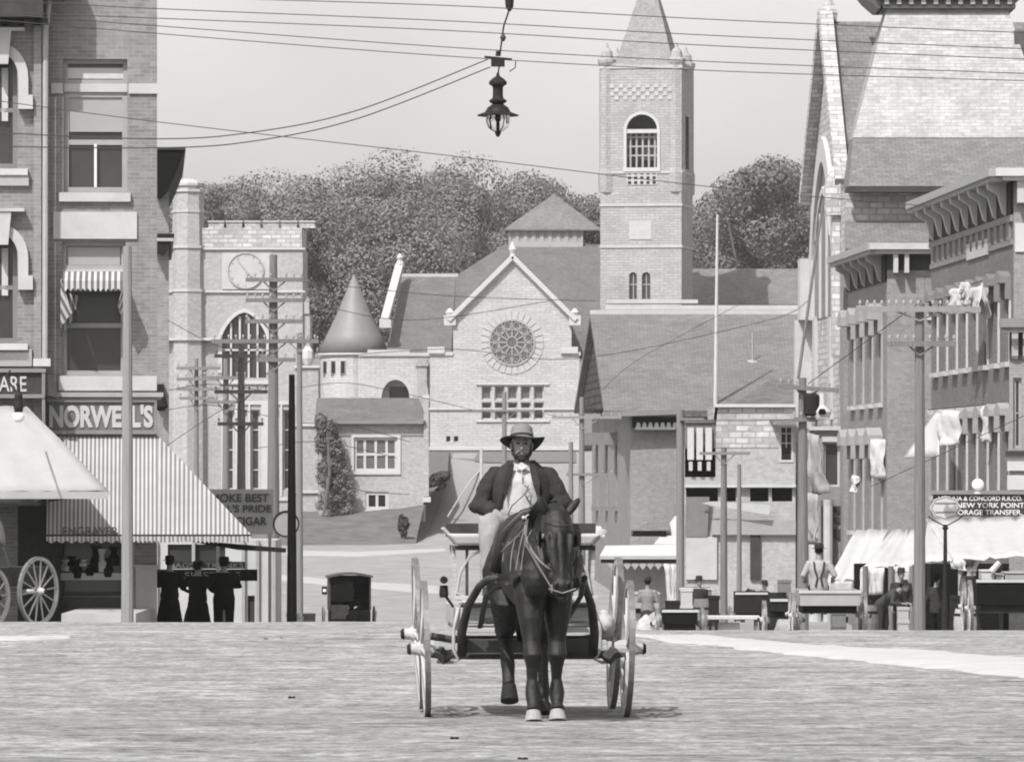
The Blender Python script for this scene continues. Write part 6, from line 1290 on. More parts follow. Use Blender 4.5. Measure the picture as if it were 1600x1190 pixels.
for sx in (-1, 1):
    q = MB(H); q.ball((.036 + sx * .112, -.64, 1.262), (.014, .016, .016), 10, 8); q.build('eye', M['black'], horse, uv=False, smooth=True)
    q = MB(H); q.ball((.047 + sx * .040, -.788, .955), (.010, .007, .016), 8, 6); q.build('nostril', M['black'], horse, uv=False, smooth=True)
q = MB(H); rr = random.Random(4)
for i in range(60):
    t = i / 59; p0 = V((-.0, -.24 + t * .60, 1.55 - .02 * t + (.0 if t < .3 else (t - .3) * -.05))); sx = rr.choice((-1, -1, 1)); q.tube([p0 + V((0, 0, -.03)), p0 + V((sx * .06, rr.uniform(-.02, .02), -.02)), p0 + V((sx * (.11 + .05 * t), rr.uniform(-.03, .03), -.14 - rr.random() * .08))], [.008, .007, .002], 4)
for i in range(14): x = .03 + rr.uniform(-.04, .04); q.tube([(x, -.44, 1.49), (x, -.57, 1.43), (x + rr.uniform(-.02, .02), -.66, 1.33 - rr.random() * .06)], [.008, .008, .002], 4)
q.build('mane', M['hair'], horse, uv=False, smooth=True)
q = MB(H); q.tube([(0, 1.85, 1.22), (0, 1.98, 1.1), (0, 2.0, .8), (0, 1.98, .5)], [.03, .05, .07, .02], 10); q.build('tail', M['hair'], horse, uv=False, smooth=True)
# harness laid on the horse by dropping points onto its surface
harness = thing('harness', 'worn leather harness and cord straps buckled on the dark horse', 'harness', hl)
dm = 43.0
def on_horse(px, py, lift=.006):
    o = V(((px - 800) / F * dm, 40.5, EYE - (py - 750) / F * dm)); h = bvh.ray_cast(o, V((0, 1, 0)))
    return (h[0] - V((0, lift, 0))) if h[0] is not None else None
def strap(name, pts, wd, m, th=.006, n=26, lift=.007):
    out = []
    for i in range(n + 1):
        t = i / n * (len(pts) - 1); k = min(int(t), len(pts) - 2); f = t - k
        a = pts[max(k - 1, 0)]; b = pts[k]; c = pts[k + 1]; d = pts[min(k + 2, len(pts) - 1)]
        xy = [.5 * (2 * b[j] + (c[j] - a[j]) * f + (2 * a[j] - 5 * b[j] + 4 * c[j] - d[j]) * f * f + (3 * b[j] - a[j] - 3 * c[j] + d[j]) * f ** 3) for j in (0, 1)]
        p = on_horse(xy[0], xy[1], lift)
        if p is not None and not (out and abs(p.y - out[-1].y) > .25): out.append(p)
    if len(out) < 3: return None
    q = MB(); q.tube(out, [(wd / 2, th / 2)] * len(out), 6, ref=(0, 1, 0)); return q.build(name, M[m], harness, uv=False, smooth=True)
strap('breast_collar', [(778, 912), (795, 900), (812, 893), (835, 892), (860, 898), (880, 906)], .045, 'leather', .014, lift=.01)
strap('breast_collar', [(790, 914), (806, 906), (830, 905), (856, 910)], .02, 'strap', .012, lift=.012)
strap('neck_strap', [(824, 812), (821, 830), (828, 853), (843, 874), (862, 890), (874, 898)], .024, 'strap')
strap('neck_strap', [(826, 812), (838, 835), (842, 860), (850, 880)], .016, 'leather')
for pts in ([(822, 822), (800, 846), (778, 868)], [(818, 830), (812, 855), (806, 890)], [(806, 838), (800, 862), (797, 893)], [(797, 842), (787, 866), (785, 893)], [(786, 850), (776, 872), (774, 895)], [(832, 826), (820, 850), (814, 890)], [(812, 836), (792, 852), (772, 880)]): strap('fly_net_cord', pts, .009, 'strap')
strap('cheek_strap', [(848, 832), (846, 855), (851, 880), (860, 900)], .018, 'strap'); strap('cheek_strap', [(900, 830), (903, 855), (902, 880), (895, 905)], .018, 'leather')
strap('brow_band', [(850, 812), (865, 818), (885, 820), (900, 815)], .02, 'leather'); strap('nose_band', [(858, 882), (872, 888), (888, 890), (898, 884)], .022, 'leather')
for sx, e in ((-1, -.118), (1, .118)): q = MB(H); q.slab([(.036 + e, -.58, 1.33), (.036 + e * 1.25, -.70, 1.32), (.036 + e * 1.25, -.70, 1.23), (.036 + e, -.58, 1.21)], .008); q.build('blinker', M['leather'], harness, uv=False)
for sx in (-1, 1): q = MB(H); q.tube([(.047 + sx * .068, -.72 + .028 * math.cos(a), .93 + .028 * math.sin(a)) for a in [i * math.pi / 6 for i in range(12)]], .005, 5, closed=True); q.build('bit_ring', M['tyre'], harness, uv=False)
p = on_horse(826, 811, .0) or P(826, 808, 43.1); q = MB(); q.tube([p + V((.02 * math.cos(a), -.01, .012 + .02 * math.sin(a))) for a in [i * math.pi / 6 for i in range(12)]], .006, 5, closed=True); q.ball(p + V((-.035, -.01, .012)), .014, 8, 6); q.build('rein_ring', M['stone_white'], harness, uv=False)
q = MB(H); q.tube([(-.30, .62, 1.02), (-.24, .60, 1.30), (-.1, .58, 1.43), (0, .58, 1.46), (.1, .58, 1.43), (.24, .60, 1.30), (.30, .62, 1.02)], [(.04, .015)] * 7, 6, ref=(0, 1, 0)); q.build('saddle_band', M['leather'], harness, uv=False, smooth=True)
for sx in (-1, 1): q = MB(H); q.tube([(sx * .16, -.06, .98), (sx * .30, .3, .95), (sx * .34, .9, .85), (sx * .30, 1.9, .60)], [(.02, .006)] * 4, 6); q.build('trace', M['leather'], harness, uv=False)
q = MB(H); q.tube([(-.05, -.78, .93), (.047, -.79, .90), (.14, -.78, .93)], .006, 5); q.build('bit', M['tyre'], harness, uv=False)

# ============================================================ the wagon
wx = P(823, 750, 44.9).x; wl_ = V((wx, 45.0, G(wx, 45.0))); WG = loc_rot(wl_, 2.7)
wagon = thing('wagon', 'open delivery wagon with pale wheels drawn by the dark horse', 'wagon', wl_)
for sx in (-1, 1):
    wheel(wagon, WG, (sx * .742, 0, .50), .50, 14, sx, .037, .11, 1.5); wheel(wagon, WG, (sx * .745, 1.5, .575), .575, 14, sx, .037, .11, 2.6)
q = MB(WG); q.tube([(-.70, 0, .48), (-.5, 0, .45), (.5, 0, .45), (.70, 0, .48)], .028, 8); q.build('axle', M['wagon_dark'], wagon, uv=False)
q = MB(WG); q.tube([(-.70, 1.5, .56), (-.5, 1.5, .53), (.5, 1.5, .53), (.70, 1.5, .56)], .028, 8); q.build('axle', M['wagon_dark'], wagon, uv=False)
q = MB(WG); q.box(-.50, .02, .62, .50, 2.15, .66); q.box(-.52, .0, .66, -.49, 2.17, .80); q.box(.49, .0, .66, .52, 2.17, .80); q.box(-.49, 2.13, .66, .49, 2.17, .80); bd = q.build('wagon_box', M['wagon_paint'], wagon, bevel=.006)
q = MB(WG); q.box(-.49, -.02, .70, .49, .015, .80); q.build('front_board', M['wagon_paint'], wagon, bevel=.004)
q = MB(WG); q.box(-.50, -.05, .62, .50, -.02, .655); q.build('front_sill', M['stone_pale'], wagon, bevel=.004)
q = MB(WG); q.box(-.47, -.16, .475, .47, -.10, .575); q.build('cross_bar', M['wagon_dark'], wagon, bevel=.008)
q = MB(WG); q.bar((-.36, -.30, .71), (.14, -.30, .75), .045); q.build('swingletree', M['wagon_dark'], wagon, bevel=.006)
q = MB(WG); q.box(-.53, .05, .855, .53, .09, .885); q.build('toe_rail', M['stone_pale'], wagon, bevel=.004)
q = MB(WG); q.slab([(-.48, -.14, .86), (.48, -.14, .86), (.48, .30, .80), (-.48, .30, .80)], .02); q.build('foot_board', M['wagon_paint'], wagon)
for sx in (-1, 1):
    q = MB(WG); q.bar((sx * .50, .48, .66), (sx * .52, .48, 1.25), .028); q.build('seat_post', M['wagon_paint'], wagon)
    q = MB(WG); q.bar((sx * .42, .45, .78), (sx * .42, .45, 1.25), .022); q.build('seat_post', M['wagon_dark'], wagon)
    q = MB(WG); q.bar((sx * .50, .86, .66), (sx * .52, .86, 1.25), .028); q.build('seat_post', M['wagon_paint'], wagon)
    q = MB(WG); q.tube([(sx * .5, .44, .88), (sx * .47, .44, 1.05), (sx * .40, .44, 1.17), (sx * .3, .44, 1.22)], .011, 6); q.build('curved_brace', M['wheel'], wagon, uv=False)
    q = MB(WG); q.tube([(sx * .5, .42, .90), (sx * .38, .42, .84), (sx * .30, .42, .86)], .010, 6); q.build('foot_iron', M['wheel'], wagon, uv=False)
    # side spring bowed out to the hub
    q = MB(WG); q.tube([(sx * .50, -.02, .80), (sx * .535, -.04, .65), (sx * .54, -.04, .50), (sx * .50, -.03, .42), (sx * .44, -.02, .405), (sx * .62, 0, .40), (sx * .68, 0, .42)][:4] + [(sx * .55, 0, .40), (sx * .66, 0, .405)], [.013] * 6, 7); q.build('spring', M['wheel'], wagon, uv=False, smooth=True)
    q = MB(WG); q.tube([(sx * .70, 0, .48), (sx * .63, -.02, .47), (sx * .60, -.02, .42), (sx * .55, -.02, .45)], [.045, .05, .04, .02], 8); q.build('axle_clip', M['wagon_dark'], wagon, uv=False)
    # shafts bending from the cross bar up beside the horse
    pts = [(sx * .48, -.14, .46), (sx * .485, -.22, .62), (sx * .45, -.45, .82), (sx * .38, -.8, .97), (sx * .34, -1.3, 1.03), (sx * .31, -2.0, 1.05)]
    q = MB(WG); q.tube(pts, [.034, .034, .030, .028, .024, .02], 10); q.build('shaft', M['wagon_dark'], wagon, uv=False, smooth=True)
    q = MB(WG); q.slab([(sx * .50, .42, 1.26), (sx * .60, .40, 1.37), (sx * .60, .88, 1.37), (sx * .50, .86, 1.26)], .02); q.build('seat_side', M['wagon_paint'], wagon)
q = MB(WG); q.box(-.53, .42, 1.215, .53, .88, 1.245); q.build('seat_board', M['wagon_dark'], wagon, bevel=.004)
q = MB(WG); q.hexa([(-.50, .38, 1.25), (.50, .38, 1.25), (.50, .86, 1.25), (-.50, .86, 1.25), (-.57, .36, 1.335), (.57, .36, 1.335), (.57, .84, 1.335), (-.57, .84, 1.335)]); q.build('seat_cushion', M['canvas'], wagon, bevel=.02)
q = MB(WG); q.bar((-.56, .88, 1.36), (.56, .88, 1.36), .03, .10); q.build('seat_back', M['wagon_dark'], wagon)
# load and small things on the sides
bk = thing('lantern', 'small dark carriage lantern on the left side of the wagon', 'lantern', WG @ V((-.60, .2, .90)))
q = MB(WG); q.cyl((-.60, .14, 1.0), (-.60, .22, 1.0), .028, n=14); q.lathe([(.03, -.13), (.035, -.10), (.028, -.04)], (-.60, .2, 1.0), 10); q.build('lantern_body', M['iron'], bk, uv=False); q = MB(WG); q.bar((-.60, .2, .90), (-.53, .2, .80), .02); q.build('lantern_bracket', M['iron'], bk, uv=False)
for i, (x, z, w_, h_, mm, lab) in enumerate(((.60, .58, .15, .16, 'canvas', 'small round white bundle hung by the right wheels'),)):
    q = MB(WG); q.ball((x, .5, z + h_ * .5), (w_ * .55, .16, h_ * .6), 16, 10); q.ball((x, .48, z + h_ * 1.05), (w_ * .25, .08, h_ * .2), 10, 7); organic(q, 'sack', M[mm], None, .012, 2, label=lab, cat='sack', crease=.03)
for i, x in enumerate((-.3, .05, .33)):
    q = MB(WG); hh = (.14, .20, .12)[i]; q.box(x - .14, 1.0 + .1 * i, .665, x + .14, 1.35 + .1 * i, .665 + hh); q.box(x - .15, .995 + .1 * i, .665 + hh, x + .15, 1.355 + .1 * i, .68 + hh); q.build('crate', M[('wood_light', 'wagon_dark', 'wood_light')[i]], label=('pale crate at the left in the wagon box', 'taller dark crate in the middle of the wagon box', 'low pale crate at the right in the wagon box')[i], cat='crate', bevel=.006)
# ============================================================ the driver
dx = P(815, 750, 45.4).x; DR = loc_rot((dx, 45.45, 0), 0); seat_z = 1.335 + wl_.z
drv = thing('person', 'driver in a wide brimmed hat and dark coat holding the reins', 'person', (dx, 45.45, seat_z))
q = MB(DR); sz = seat_z
tor = [(0, .02, sz + .02), (0, 0, sz + .10), (0, -.005, sz + .24), (0, 0, sz + .38), (0, .01, sz + .47), (0, .01, sz + .515), (0, -.01, sz + .58)]
q.tube(tor, [(.15, .12), (.175, .13), (.165, .13), (.19, .13), (.165, .095), (.065, .06), (.056, .056)], 16, ref=(0, 1, 0))
hc = V((0, -.035, sz + .655)); hm_ = head(q, hc, 1.0, look=(.03, -1, -.0))
arm = {}
for sx, el, wr in ((-1, (-.315, -.04, sz + .215), (-.185, -.27, sz + .155)), (1, (.31, -.05, sz + .235), (.17, -.30, sz + .15))):
    sh = V((sx * .185, .0, sz + .44)); el = V(el); wr = V(wr); arm[sx] = (sh, el, wr)
    q.tube([sh * .8 + V((0, 0, sz + .44)) * .2, sh, el, wr], [.05, .06, .047, .028], 10); d_ = V((.55, -.75, -.15)) if sx < 0 else V((-.5, -.8, -.1)); hand(q, wr, d_, (0, 0, 1), s=1.08, curl=.85, side=1 if sx < 0 else -1)
legs = {}
for sx, kx in ((-1, -.235), (1, .20)):
    hp = V((sx * .10, -.02, sz + .08)); kn = V((kx, -.42, sz + .06)); an = V((kx * 1.02, -.44, sz - .385)); legs[sx] = (hp, kn, an)
    q.tube([hp, kn, an], [.085, .06, .04], 10); q.tube([an + V((0, .04, -.03)), an + V((0, -.06, -.045)), an + V((0, -.18, -.06))], [(.035, .03), (.042, .03), (.034, .02)], 8)
organic(q, 'body', M['skin'], drv, .0065, 3)
q = MB(DR); q.tube([tor[0], tor[1], tor[2], tor[3], tor[4], (0, .01, sz + .525)], [(.165, .135), (.185, .148), (.175, .15), (.195, .145), (.15, .105), (.075, .07)], 16, ref=(0, 1, 0)); organic(q, 'shirt', M['shirt'], drv, .010, 2, crease=.012)
# coat: an open shell round back and sides plus sleeves
q = MB(DR); rings = [(-.03, .225, .19), (.06, .225, .185), (.18, .215, .175), (.30, .225, .172), (.40, .225, .160), (.465, .19, .135), (.51, .11, .098), (.545, .092, .09)]
gap = [.95, .90, .80, .62, .50, .45, .60, .75]; nn = 22; vs = []
for (dz, rx, ry), g_ in zip(rings, gap):
    for i in range(nn + 1): a = -math.pi / 2 + g_ + (2 * math.pi - 2 * g_) * i / nn; w_ = 1 + .03 * math.sin(a * 5 + dz * 9); vs.append((rx * math.cos(a) * w_, ry * math.sin(a) * w_ + .005, sz + dz))
o_ = len(q.v); q.add(vs, [(j * (nn + 1) + i, j * (nn + 1) + i + 1, (j + 1) * (nn + 1) + i + 1, (j + 1) * (nn + 1) + i) for j in range(len(rings) - 1) for i in range(nn)])
co = q.build('coat', M['wool'], drv, uv=False, smooth=True)
s_ = co.modifiers.new('t', 'SOLIDIFY'); s_.thickness = .02; s_.offset = 0; sb = co.modifiers.new('s', 'SUBSURF'); sb.levels = 2; sb.render_levels = 2
tx = bpy.data.textures.new('coat_folds', 'CLOUDS'); tx.noise_scale = .10; dm_ = co.modifiers.new('f', 'DISPLACE'); dm_.texture = tx; dm_.strength = .028; dm_.texture_coords = 'LOCAL'
for sx in (-1, 1):
    sh, el, wr = arm[sx]; q = MB(DR)
    pts = [sh * .82 + V((0, 0, sz + .45)) * .18, sh + V((sx * .005, 0, .0)), sh.lerp(el, .35) + V((sx * .012, 0, 0)), sh.lerp(el, .75), el + V((sx * .006, .012, -.01)), el.lerp(wr, .45), el.lerp(wr, .93)]
    q.tube(pts, [.060, .070, .070, .066, .072, .062, .052], 14); organic(q, 'sleeve', M['wool'], drv, .010, 2, crease=.03)
    # lapel
    q = MB(DR); q.slab([(sx * .055, -.118, sz + .50), (sx * .085, -.150, sz + .36), (sx * .125, -.165, sz + .24), (sx * .135, -.16, sz + .38), (sx * .095, -.115, sz + .52)], .008); q.build('lapel', M['wool'], drv, uv=False)
q = MB(DR)
for sx in (-1, 1): hp, kn, an = legs[sx]; q.tube([hp + V((0, .05, 0)), hp, hp.lerp(kn, .6), kn + V((0, -.01, .01)), kn + V((0, .0, -.06)), kn.lerp(an, .5), an + V((0, 0, -.01))], [.115, .115, .100, .085, .082, .070, .066], 14)
organic(q, 'trousers', M['trouser'], drv, .011, 2, crease=.018)
for sx in (-1, 1): an = legs[sx][2]; q = MB(DR); q.tube([an + V((0, .06, -.02)), an + V((0, -.02, -.03)), an + V((0, -.11, -.052)), an + V((0, -.20, -.066))], [(.04, .042), (.05, .05), (.05, .036), (.038, .024)], 10); organic(q, 'boot', M['leather'], drv, .009, 2)
# hat with a drooping, waved brim, its shaded underside put into dark felt
q = MB(DR); n = 40; vs = []; prof = [(.083, .0), (.12, -.006), (.165, -.010), (.167, -.004), (.12, .004), (.086, .014), (.084, .055), (.078, .095), (.060, .112), (.03, .105), (.002, .100)]
for r_, z_ in prof:
    for j in range(n):
        a = 2 * math.pi * j / n; br_ = max(0, (r_ - .086) / .075); wv = .022 * math.cos(2 * a) * br_ + .010 * math.sin(3 * a + 1) * br_; vs.append((r_ * math.cos(a) * (1.0 + .03 * math.cos(a)), r_ * math.sin(a) * 1.12, z_ + wv - .006 * br_))
ct, st = math.cos(.30), math.sin(.30); vs = [(hc.x + x, hc.y + .008 + y * ct + z * st, hc.z + .036 + z * ct - y * st) for x, y, z in vs]; k = len(prof)
F_ = lambda i: [(i * n + j, i * n + (j + 1) % n, (i + 1) * n + (j + 1) % n, (i + 1) * n + j) for j in range(n)]
q.add(vs, [f for i in range(4, k - 1) for f in F_(i)] + [tuple((k - 1) * n + j for j in range(n))]); q.mi = 1; q.add(vs[:], [f for i in range(0, 4) for f in F_(i)]); ht = q.build('hat', [M['felt'], M['felt_dark']], drv, uv=False, smooth=True)
s_ = ht.modifiers.new('t', 'SOLIDIFY'); s_.thickness = .006; s_.offset = -1
q = MB(DR); q.tube([(hc.x + .087 * math.cos(a), hc.y + .008 + .098 * math.sin(a) * ct + .022 * st, hc.z + .036 + .022 * ct - .098 * math.sin(a) * st) for a in [i * math.pi / 16 for i in range(32)]], [(.004, .012)] * 32, 6, closed=True); q.build('hat_band', M['felt_dark'], ht, uv=False)
hm = MB(hm_)
for i in range(22): t = (i - 10.5) / 10.5; hm.tube([(t * .010, -.098, -.036), (t * .030, -.094, -.044 - .006 * abs(t)), (t * .048, -.078, -.060 - .012 * abs(t))], [.006, .006, .002], 5)
hm.build('moustache', mat('grey_hair', .16, .9, .3, 30), drv, uv=False, smooth=True)
hm = MB(hm_); hm.ball((0, -.062, -.098), (.034, .028, .030), 12, 8)
for sx in (-1, 1): hm.tube([(sx * .068, -.015, -.02), (sx * .062, -.035, -.06), (sx * .035, -.062, -.092)], [.012, .016, .018], 8)
hm.build('beard', M['felt_dark'], drv, uv=False, smooth=True)
hm = MB(hm_); hm.ball((0, .03, .02), (.080, .078, .082), 14, 9)
for sx in (-1, 1): hm.tube([(sx * .074, -.01, .02), (sx * .073, -.02, -.02), (sx * .064, -.03, -.06)], [(.008, .014)] * 3, 6)
hm.build('hair', MATS['grey_hair'], drv, uv=False, smooth=True)
for sx in (-1, 1): hm = MB(hm_); hm.ball((sx * .030, -.082, .014), (.012, .008, .007), 8, 6); hm.build('eye', M['cloth_dark'], drv, uv=False, smooth=True)
q = MB(DR); q.slab([(-.05, -.13, sz + .50), (0, -.15, sz + .47), (.05, -.13, sz + .50), (.0, -.12, sz + .53)], .01); q.tube([(0, -.155, sz + .46), (0, -.162, sz + .40)], .006, 5); q.build('shirt_collar', M['shirt'], drv, uv=False)
q = MB(DR); q.tube([(.02, -.165, sz + .36), (.06, -.168, sz + .33), (.02, -.17, sz + .30), (.05, -.168, sz + .25), (.09, -.165, sz + .20)], .004, 5); q.build('watch_cord', M['leather'], drv, uv=False)
# reins
rein = MB(); hL = V((dx - .10, 45.45 - .33, sz + .15)); hR = V((dx + .10, 45.45 - .36, sz + .15)); ring_p = p + V((0, -.01, .02))
bl, br = H @ V((-.02, -.72, .93)), H @ V((.115, -.72, .93))
rein.tube([hL, hL.lerp(ring_p, .5) - V((0, 0, .04)), ring_p, ring_p.lerp(bl, .45) + V((-.10, 0, .04)), bl], .006, 5); rein.tube([hR, hR.lerp(ring_p + V((.12, 0, 0)), .5) - V((0, 0, .03)), ring_p + V((.14, .1, 0)), H @ V((.17, -.2, 1.25)), br], .006, 5)
rein.tube([hL, hL + V((.03, -.05, .06)), V((dx + .03, 45.45 - .2, sz + .30)), V((dx + .05, 45.45 - .185, sz + .36))], .005, 5)
rein.build('reins', M['rope'], label='long driving reins running from the driver\'s hands to the bit', cat='reins', uv=False)

# ============================================================ other people
g_ = lambda x, d: G(x, d)
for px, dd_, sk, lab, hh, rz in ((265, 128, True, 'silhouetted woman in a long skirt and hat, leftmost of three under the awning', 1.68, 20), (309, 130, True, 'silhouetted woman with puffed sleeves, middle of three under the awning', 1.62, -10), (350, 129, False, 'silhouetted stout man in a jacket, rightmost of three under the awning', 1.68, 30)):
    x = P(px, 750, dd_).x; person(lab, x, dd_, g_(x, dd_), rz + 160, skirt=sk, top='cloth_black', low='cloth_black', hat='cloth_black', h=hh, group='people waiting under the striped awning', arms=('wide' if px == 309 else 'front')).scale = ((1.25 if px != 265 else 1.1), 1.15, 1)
x = P(1281, 750, 112).x; person('man in shirt and braces seated on the cart with his back turned', x, 112.3, P(0, 917, 112).z - .56, 178, seat=True, top='paint_grey', low='cloth_black', hat='felt_dark', h=1.62, arms='wide', braces=True)
x = P(1463, 750, 145).x; person('boy in a dark jacket standing next to the slim sign post', x, 145, G(x, 145) , 150, top='cloth_dark', low='cloth_black', hat='cloth_black', h=1.62, arms='front')
x = P(1378, 750, 134).x; person('man stooping over between the market awning posts', x, 134, G(x, 134), 60, top='paint_dark', low='cloth_dark', hat='felt_dark', h=1.6, bend=.95, arms='front')
x = P(548, 750, 175).x; person('passenger sitting in the shade of the covered buggy', x, 175.3, G(x, 175) + .35, 5, seat=True, top='cloth_black', low='cloth_black', hat='cloth_black', h=1.6, arms='front')

# ============================================================ other carts
# hooded wagon at the left edge
w0 = V((P(60, 750, 96).x - .61, 96.35, 0)); w0.z = G(w0.x, 96.3); LW = loc_rot(w0, -30)
lw = thing('hooded_wagon', 'wagon with a rumpled canvas hood cut by the left edge', 'wagon', w0)
wheel(lw, LW, (.70, 0, .54), .54, 14, 1, .05, .14, 1); wheel(lw, LW, (.70, -1.25, .46), .46, 12, 1, .05, .14, 1); wheel(lw, LW, (-.70, 0, .54), .54, 14, -1, .05, .14, 1); wheel(lw, LW, (-.70, -1.25, .46), .46, 12, -1, .05, .14, 1)
q = MB(LW); q.box(-.5, -1.7, .62, .5, .5, .92); q.build('wagon_box', M['wagon_dark'], lw, bevel=.01)
q = MB(LW); q.tube([(-.7, 0, .54), (.7, 0, .54)], .03, 8); q.build('axle', M['wagon_paint'], lw, uv=False); q = MB(LW); q.tube([(-.7, -1.25, .46), (.7, -1.25, .46)], .03, 8); q.build('axle', M['wagon_paint'], lw, uv=False)
q = MB(LW); prof = [(-.16 + .46 * math.cos(a), 1.28 + .55 * math.sin(a)) for a in [math.pi * i / 12 for i in range(13)]]; vs = []
for j, y in enumerate((-1.7, -1.4, -1.15, -.9, -.7, -.5, -.35)): vs += [(a * (1 + .05 * math.sin(j * 2.1 + i)), y, b + .04 * math.sin(j * 1.7 + i * 1.3)) for i, (a, b) in enumerate(prof)]
q.add(vs, [(j * 13 + i, j * 13 + i + 1, (j + 1) * 13 + i + 1, (j + 1) * 13 + i) for j in range(6) for i in range(12)] + [tuple(range(78, 91))]); o = q.build('canvas_hood', M['canvas_grey'], lw, uv=False, smooth=True); s_ = o.modifiers.new('t', 'SOLIDIFY'); s_.thickness = .02
q = MB(LW); 
for y in (-1.65, -.4): q.tube([(-.5, y, .92), (-.6, y, 1.3)], .018, 5); q.tube([(.45, y, .92), (.28, y, 1.3)], .018, 5)
q.build('hood_bow', M['wagon_dark'], lw, uv=False)
# covered buggy in the valley
bx = P(547, 750, 175).x; b0_ = V((bx, 175, G(bx, 175))); BG = loc_rot(b0_, 4); bg_ = thing('covered_buggy', 'black covered buggy with lamp driving through the valley street', 'buggy', b0_)
for sx in (-1, 1): wheel(bg_, BG, (sx * .72, -.3, .5), .5, 12, sx, .04, .1, 1, paint='wagon_dark'); wheel(bg_, BG, (sx * .72, 1.0, .55), .55, 12, sx, .04, .1, 1, paint='wagon_dark')
q = MB(BG); q.box(-.58, -.1, .55, .58, 1.3, 1.0); q.build('buggy_body', M['black'], bg_, bevel=.02); q = MB(BG); q.box(-.60, .0, 1.0, -.56, 1.3, 1.98); q.box(.56, .0, 1.0, .60, 1.3, 1.98); q.box(-.56, 1.25, 1.0, .56, 1.3, 1.98); q.build('side_curtain', M['wagon_dark'], bg_)
q = MB(BG); vs = [((-.66 + 1.32 * i / 8), y, 1.98 + .10 * math.sin(math.pi * i / 8)) for y in (-.15, 1.4) for i in range(9)]; q.add(vs, [(i, i + 1, i + 10, i + 9) for i in range(8)]); o = q.build('buggy_roof', M['tin_dark'], bg_, uv=False); s_ = o.modifiers.new('t', 'SOLIDIFY'); s_.thickness = .06
q = MB(BG); q.slab([(-.55, -.12, .75), (-.05, -.12, .75), (-.05, -.2, 1.15), (-.55, -.2, 1.15)], .03); q.build('dash_board', M['wagon_dark'], bg_); q = MB(BG); q.box(-.56, .0, 1.25, .1, .03, 1.95); q.build('opening_shade_panel', M['black'], bg_)  # black panel in the left front stands in for the shaded opening
q = MB(BG); q.box(-.80, -.05, 1.45, -.66, .09, 1.68); q.build('buggy_lamp', M['iron'], bg_); q = MB(BG); q.cyl((-.73, -.06, 1.57), (-.73, -.075, 1.57), .045); q.build('lamp_glass', M['globe_glass'], bg_)
# flat cart with the seated man
def cart(name, label, px0, px1, ytop, ybot, d, length, m_side, m_under, wheels=True, rz=0, cat='cart', wr=.42):
    a, b = P(px0, 750, d), P(px1, 750, d); c = V(((a.x + b.x) / 2, d, G((a.x + b.x) / 2, d))); X = loc_rot(c, rz); t = thing(name, label, cat, c); w_ = (b.x - a.x) / 2; zt, zb = P(0, ytop, d).z - c.z, P(0, ybot, d).z - c.z
    q = MB(X); q.box(-w_, 0, zb, w_, .04, zt); q.box(-w_, length - .04, zb, w_, length, zt); q.box(-w_, .04, zb, -w_ + .04, length - .04, zt); q.box(w_ - .04, .04, zb, w_, length - .04, zt); q.box(-w_ + .04, .04, zb, w_ - .04, length - .04, zb + .04); q.build('cart_box', M[m_side], t, bevel=.005)
    q = MB(X); q.box(-w_ * .9, .08, zb - .14, w_ * .9, length - .1, zb - .005); q.build('under_frame', M[m_under], t)
    q = MB(X); q.box(-w_ - .02, -.03, zt - .05, w_ + .02, -.003, zt); q.build('rim_board', M['stone_pale'], t)
    if wheels:
        for sx in (-1, 1): wheel(t, X, (sx * (w_ + .10), .35, wr), wr, 12, sx, .05, .1, 1); wheel(t, X, (sx * (w_ + .10), length - .35, wr), wr, 12, sx, .05, .1, 1)
    return t, X, zt
cart('flat_cart', 'flat market cart with pale tailboard carrying the man in braces', 1250, 1344, 922, 946, 111.6, 1.9, 'paint_grey', 'black')
cart('laden_cart', 'dark cart laden with boxes at the right edge of the street', 1527, 1650, 905, 945, 107, 2.2, 'black', 'iron', wr=.5)
for i, (a, b, yt, yb, mm, lab) in enumerate(((1532, 1552, 890, 905, 'stone_white', 'white box nearest the awning post on the laden cart'), (1554, 1566, 896, 905, 'stone_pale', 'smallest box on the laden cart'), (1568, 1600, 893, 905, 'paint_grey', 'long grey box on the laden cart'))):
    p0, p1 = P(a, yb, 107.6), P(b, yt, 107.6); q = MB(); q.box(p0.x, 107.3, p0.z, p1.x, 108.0, p1.z); q.box(p0.x - .01, 107.28, p1.z - .03, p1.x + .01, 108.02, p1.z + .005); q.build('box', M[mm], label=lab, cat='box', bevel=.01)
q = MB(); q.tube([P(1549, 893, 107.2), P(1562, 878, 107.2)], [.06, .05], 8); q.build('paddle', M['stone_white'], label='white handle sticking up from the laden cart', cat='handle')
cart('black_cart', 'low black box cart right of the canopy shop', 1036, 1090, 952, 975, 116, 1.2, 'black', 'iron', wr=.3)
cart('hand_cart', 'small hand cart with pale spoked wheels left of the seated man', 1205, 1240, 935, 955, 114, 1.2, 'wood_dark', 'wood_dark', wr=.36)
bn = thing('bench', 'white topped trestle bench in front of the oval board', 'bench', P(1145, 990, 117)); a, b = P(1105, 963, 117), P(1187, 963, 117)
q = MB(); q.box(a.x, 116.8, a.z - .05, b.x, 117.4, a.z + .02); q.build('bench_top', M['stone_white'], bn, bevel=.01)
for x in (a.x + .08, b.x - .1): q = MB(); q.box(x, 116.9, G(x, 117), x + .06, 117.3, a.z - .05); q.build('leg', M['wood_pole'], bn)
q = MB(); q.box(a.x + .2, 116.95, G(a.x, 117), a.x + .62, 117.25, a.z - .12); q.build('crate', M['stone_pale'], label='pale crate under the white trestle bench', cat='crate', bevel=.01)
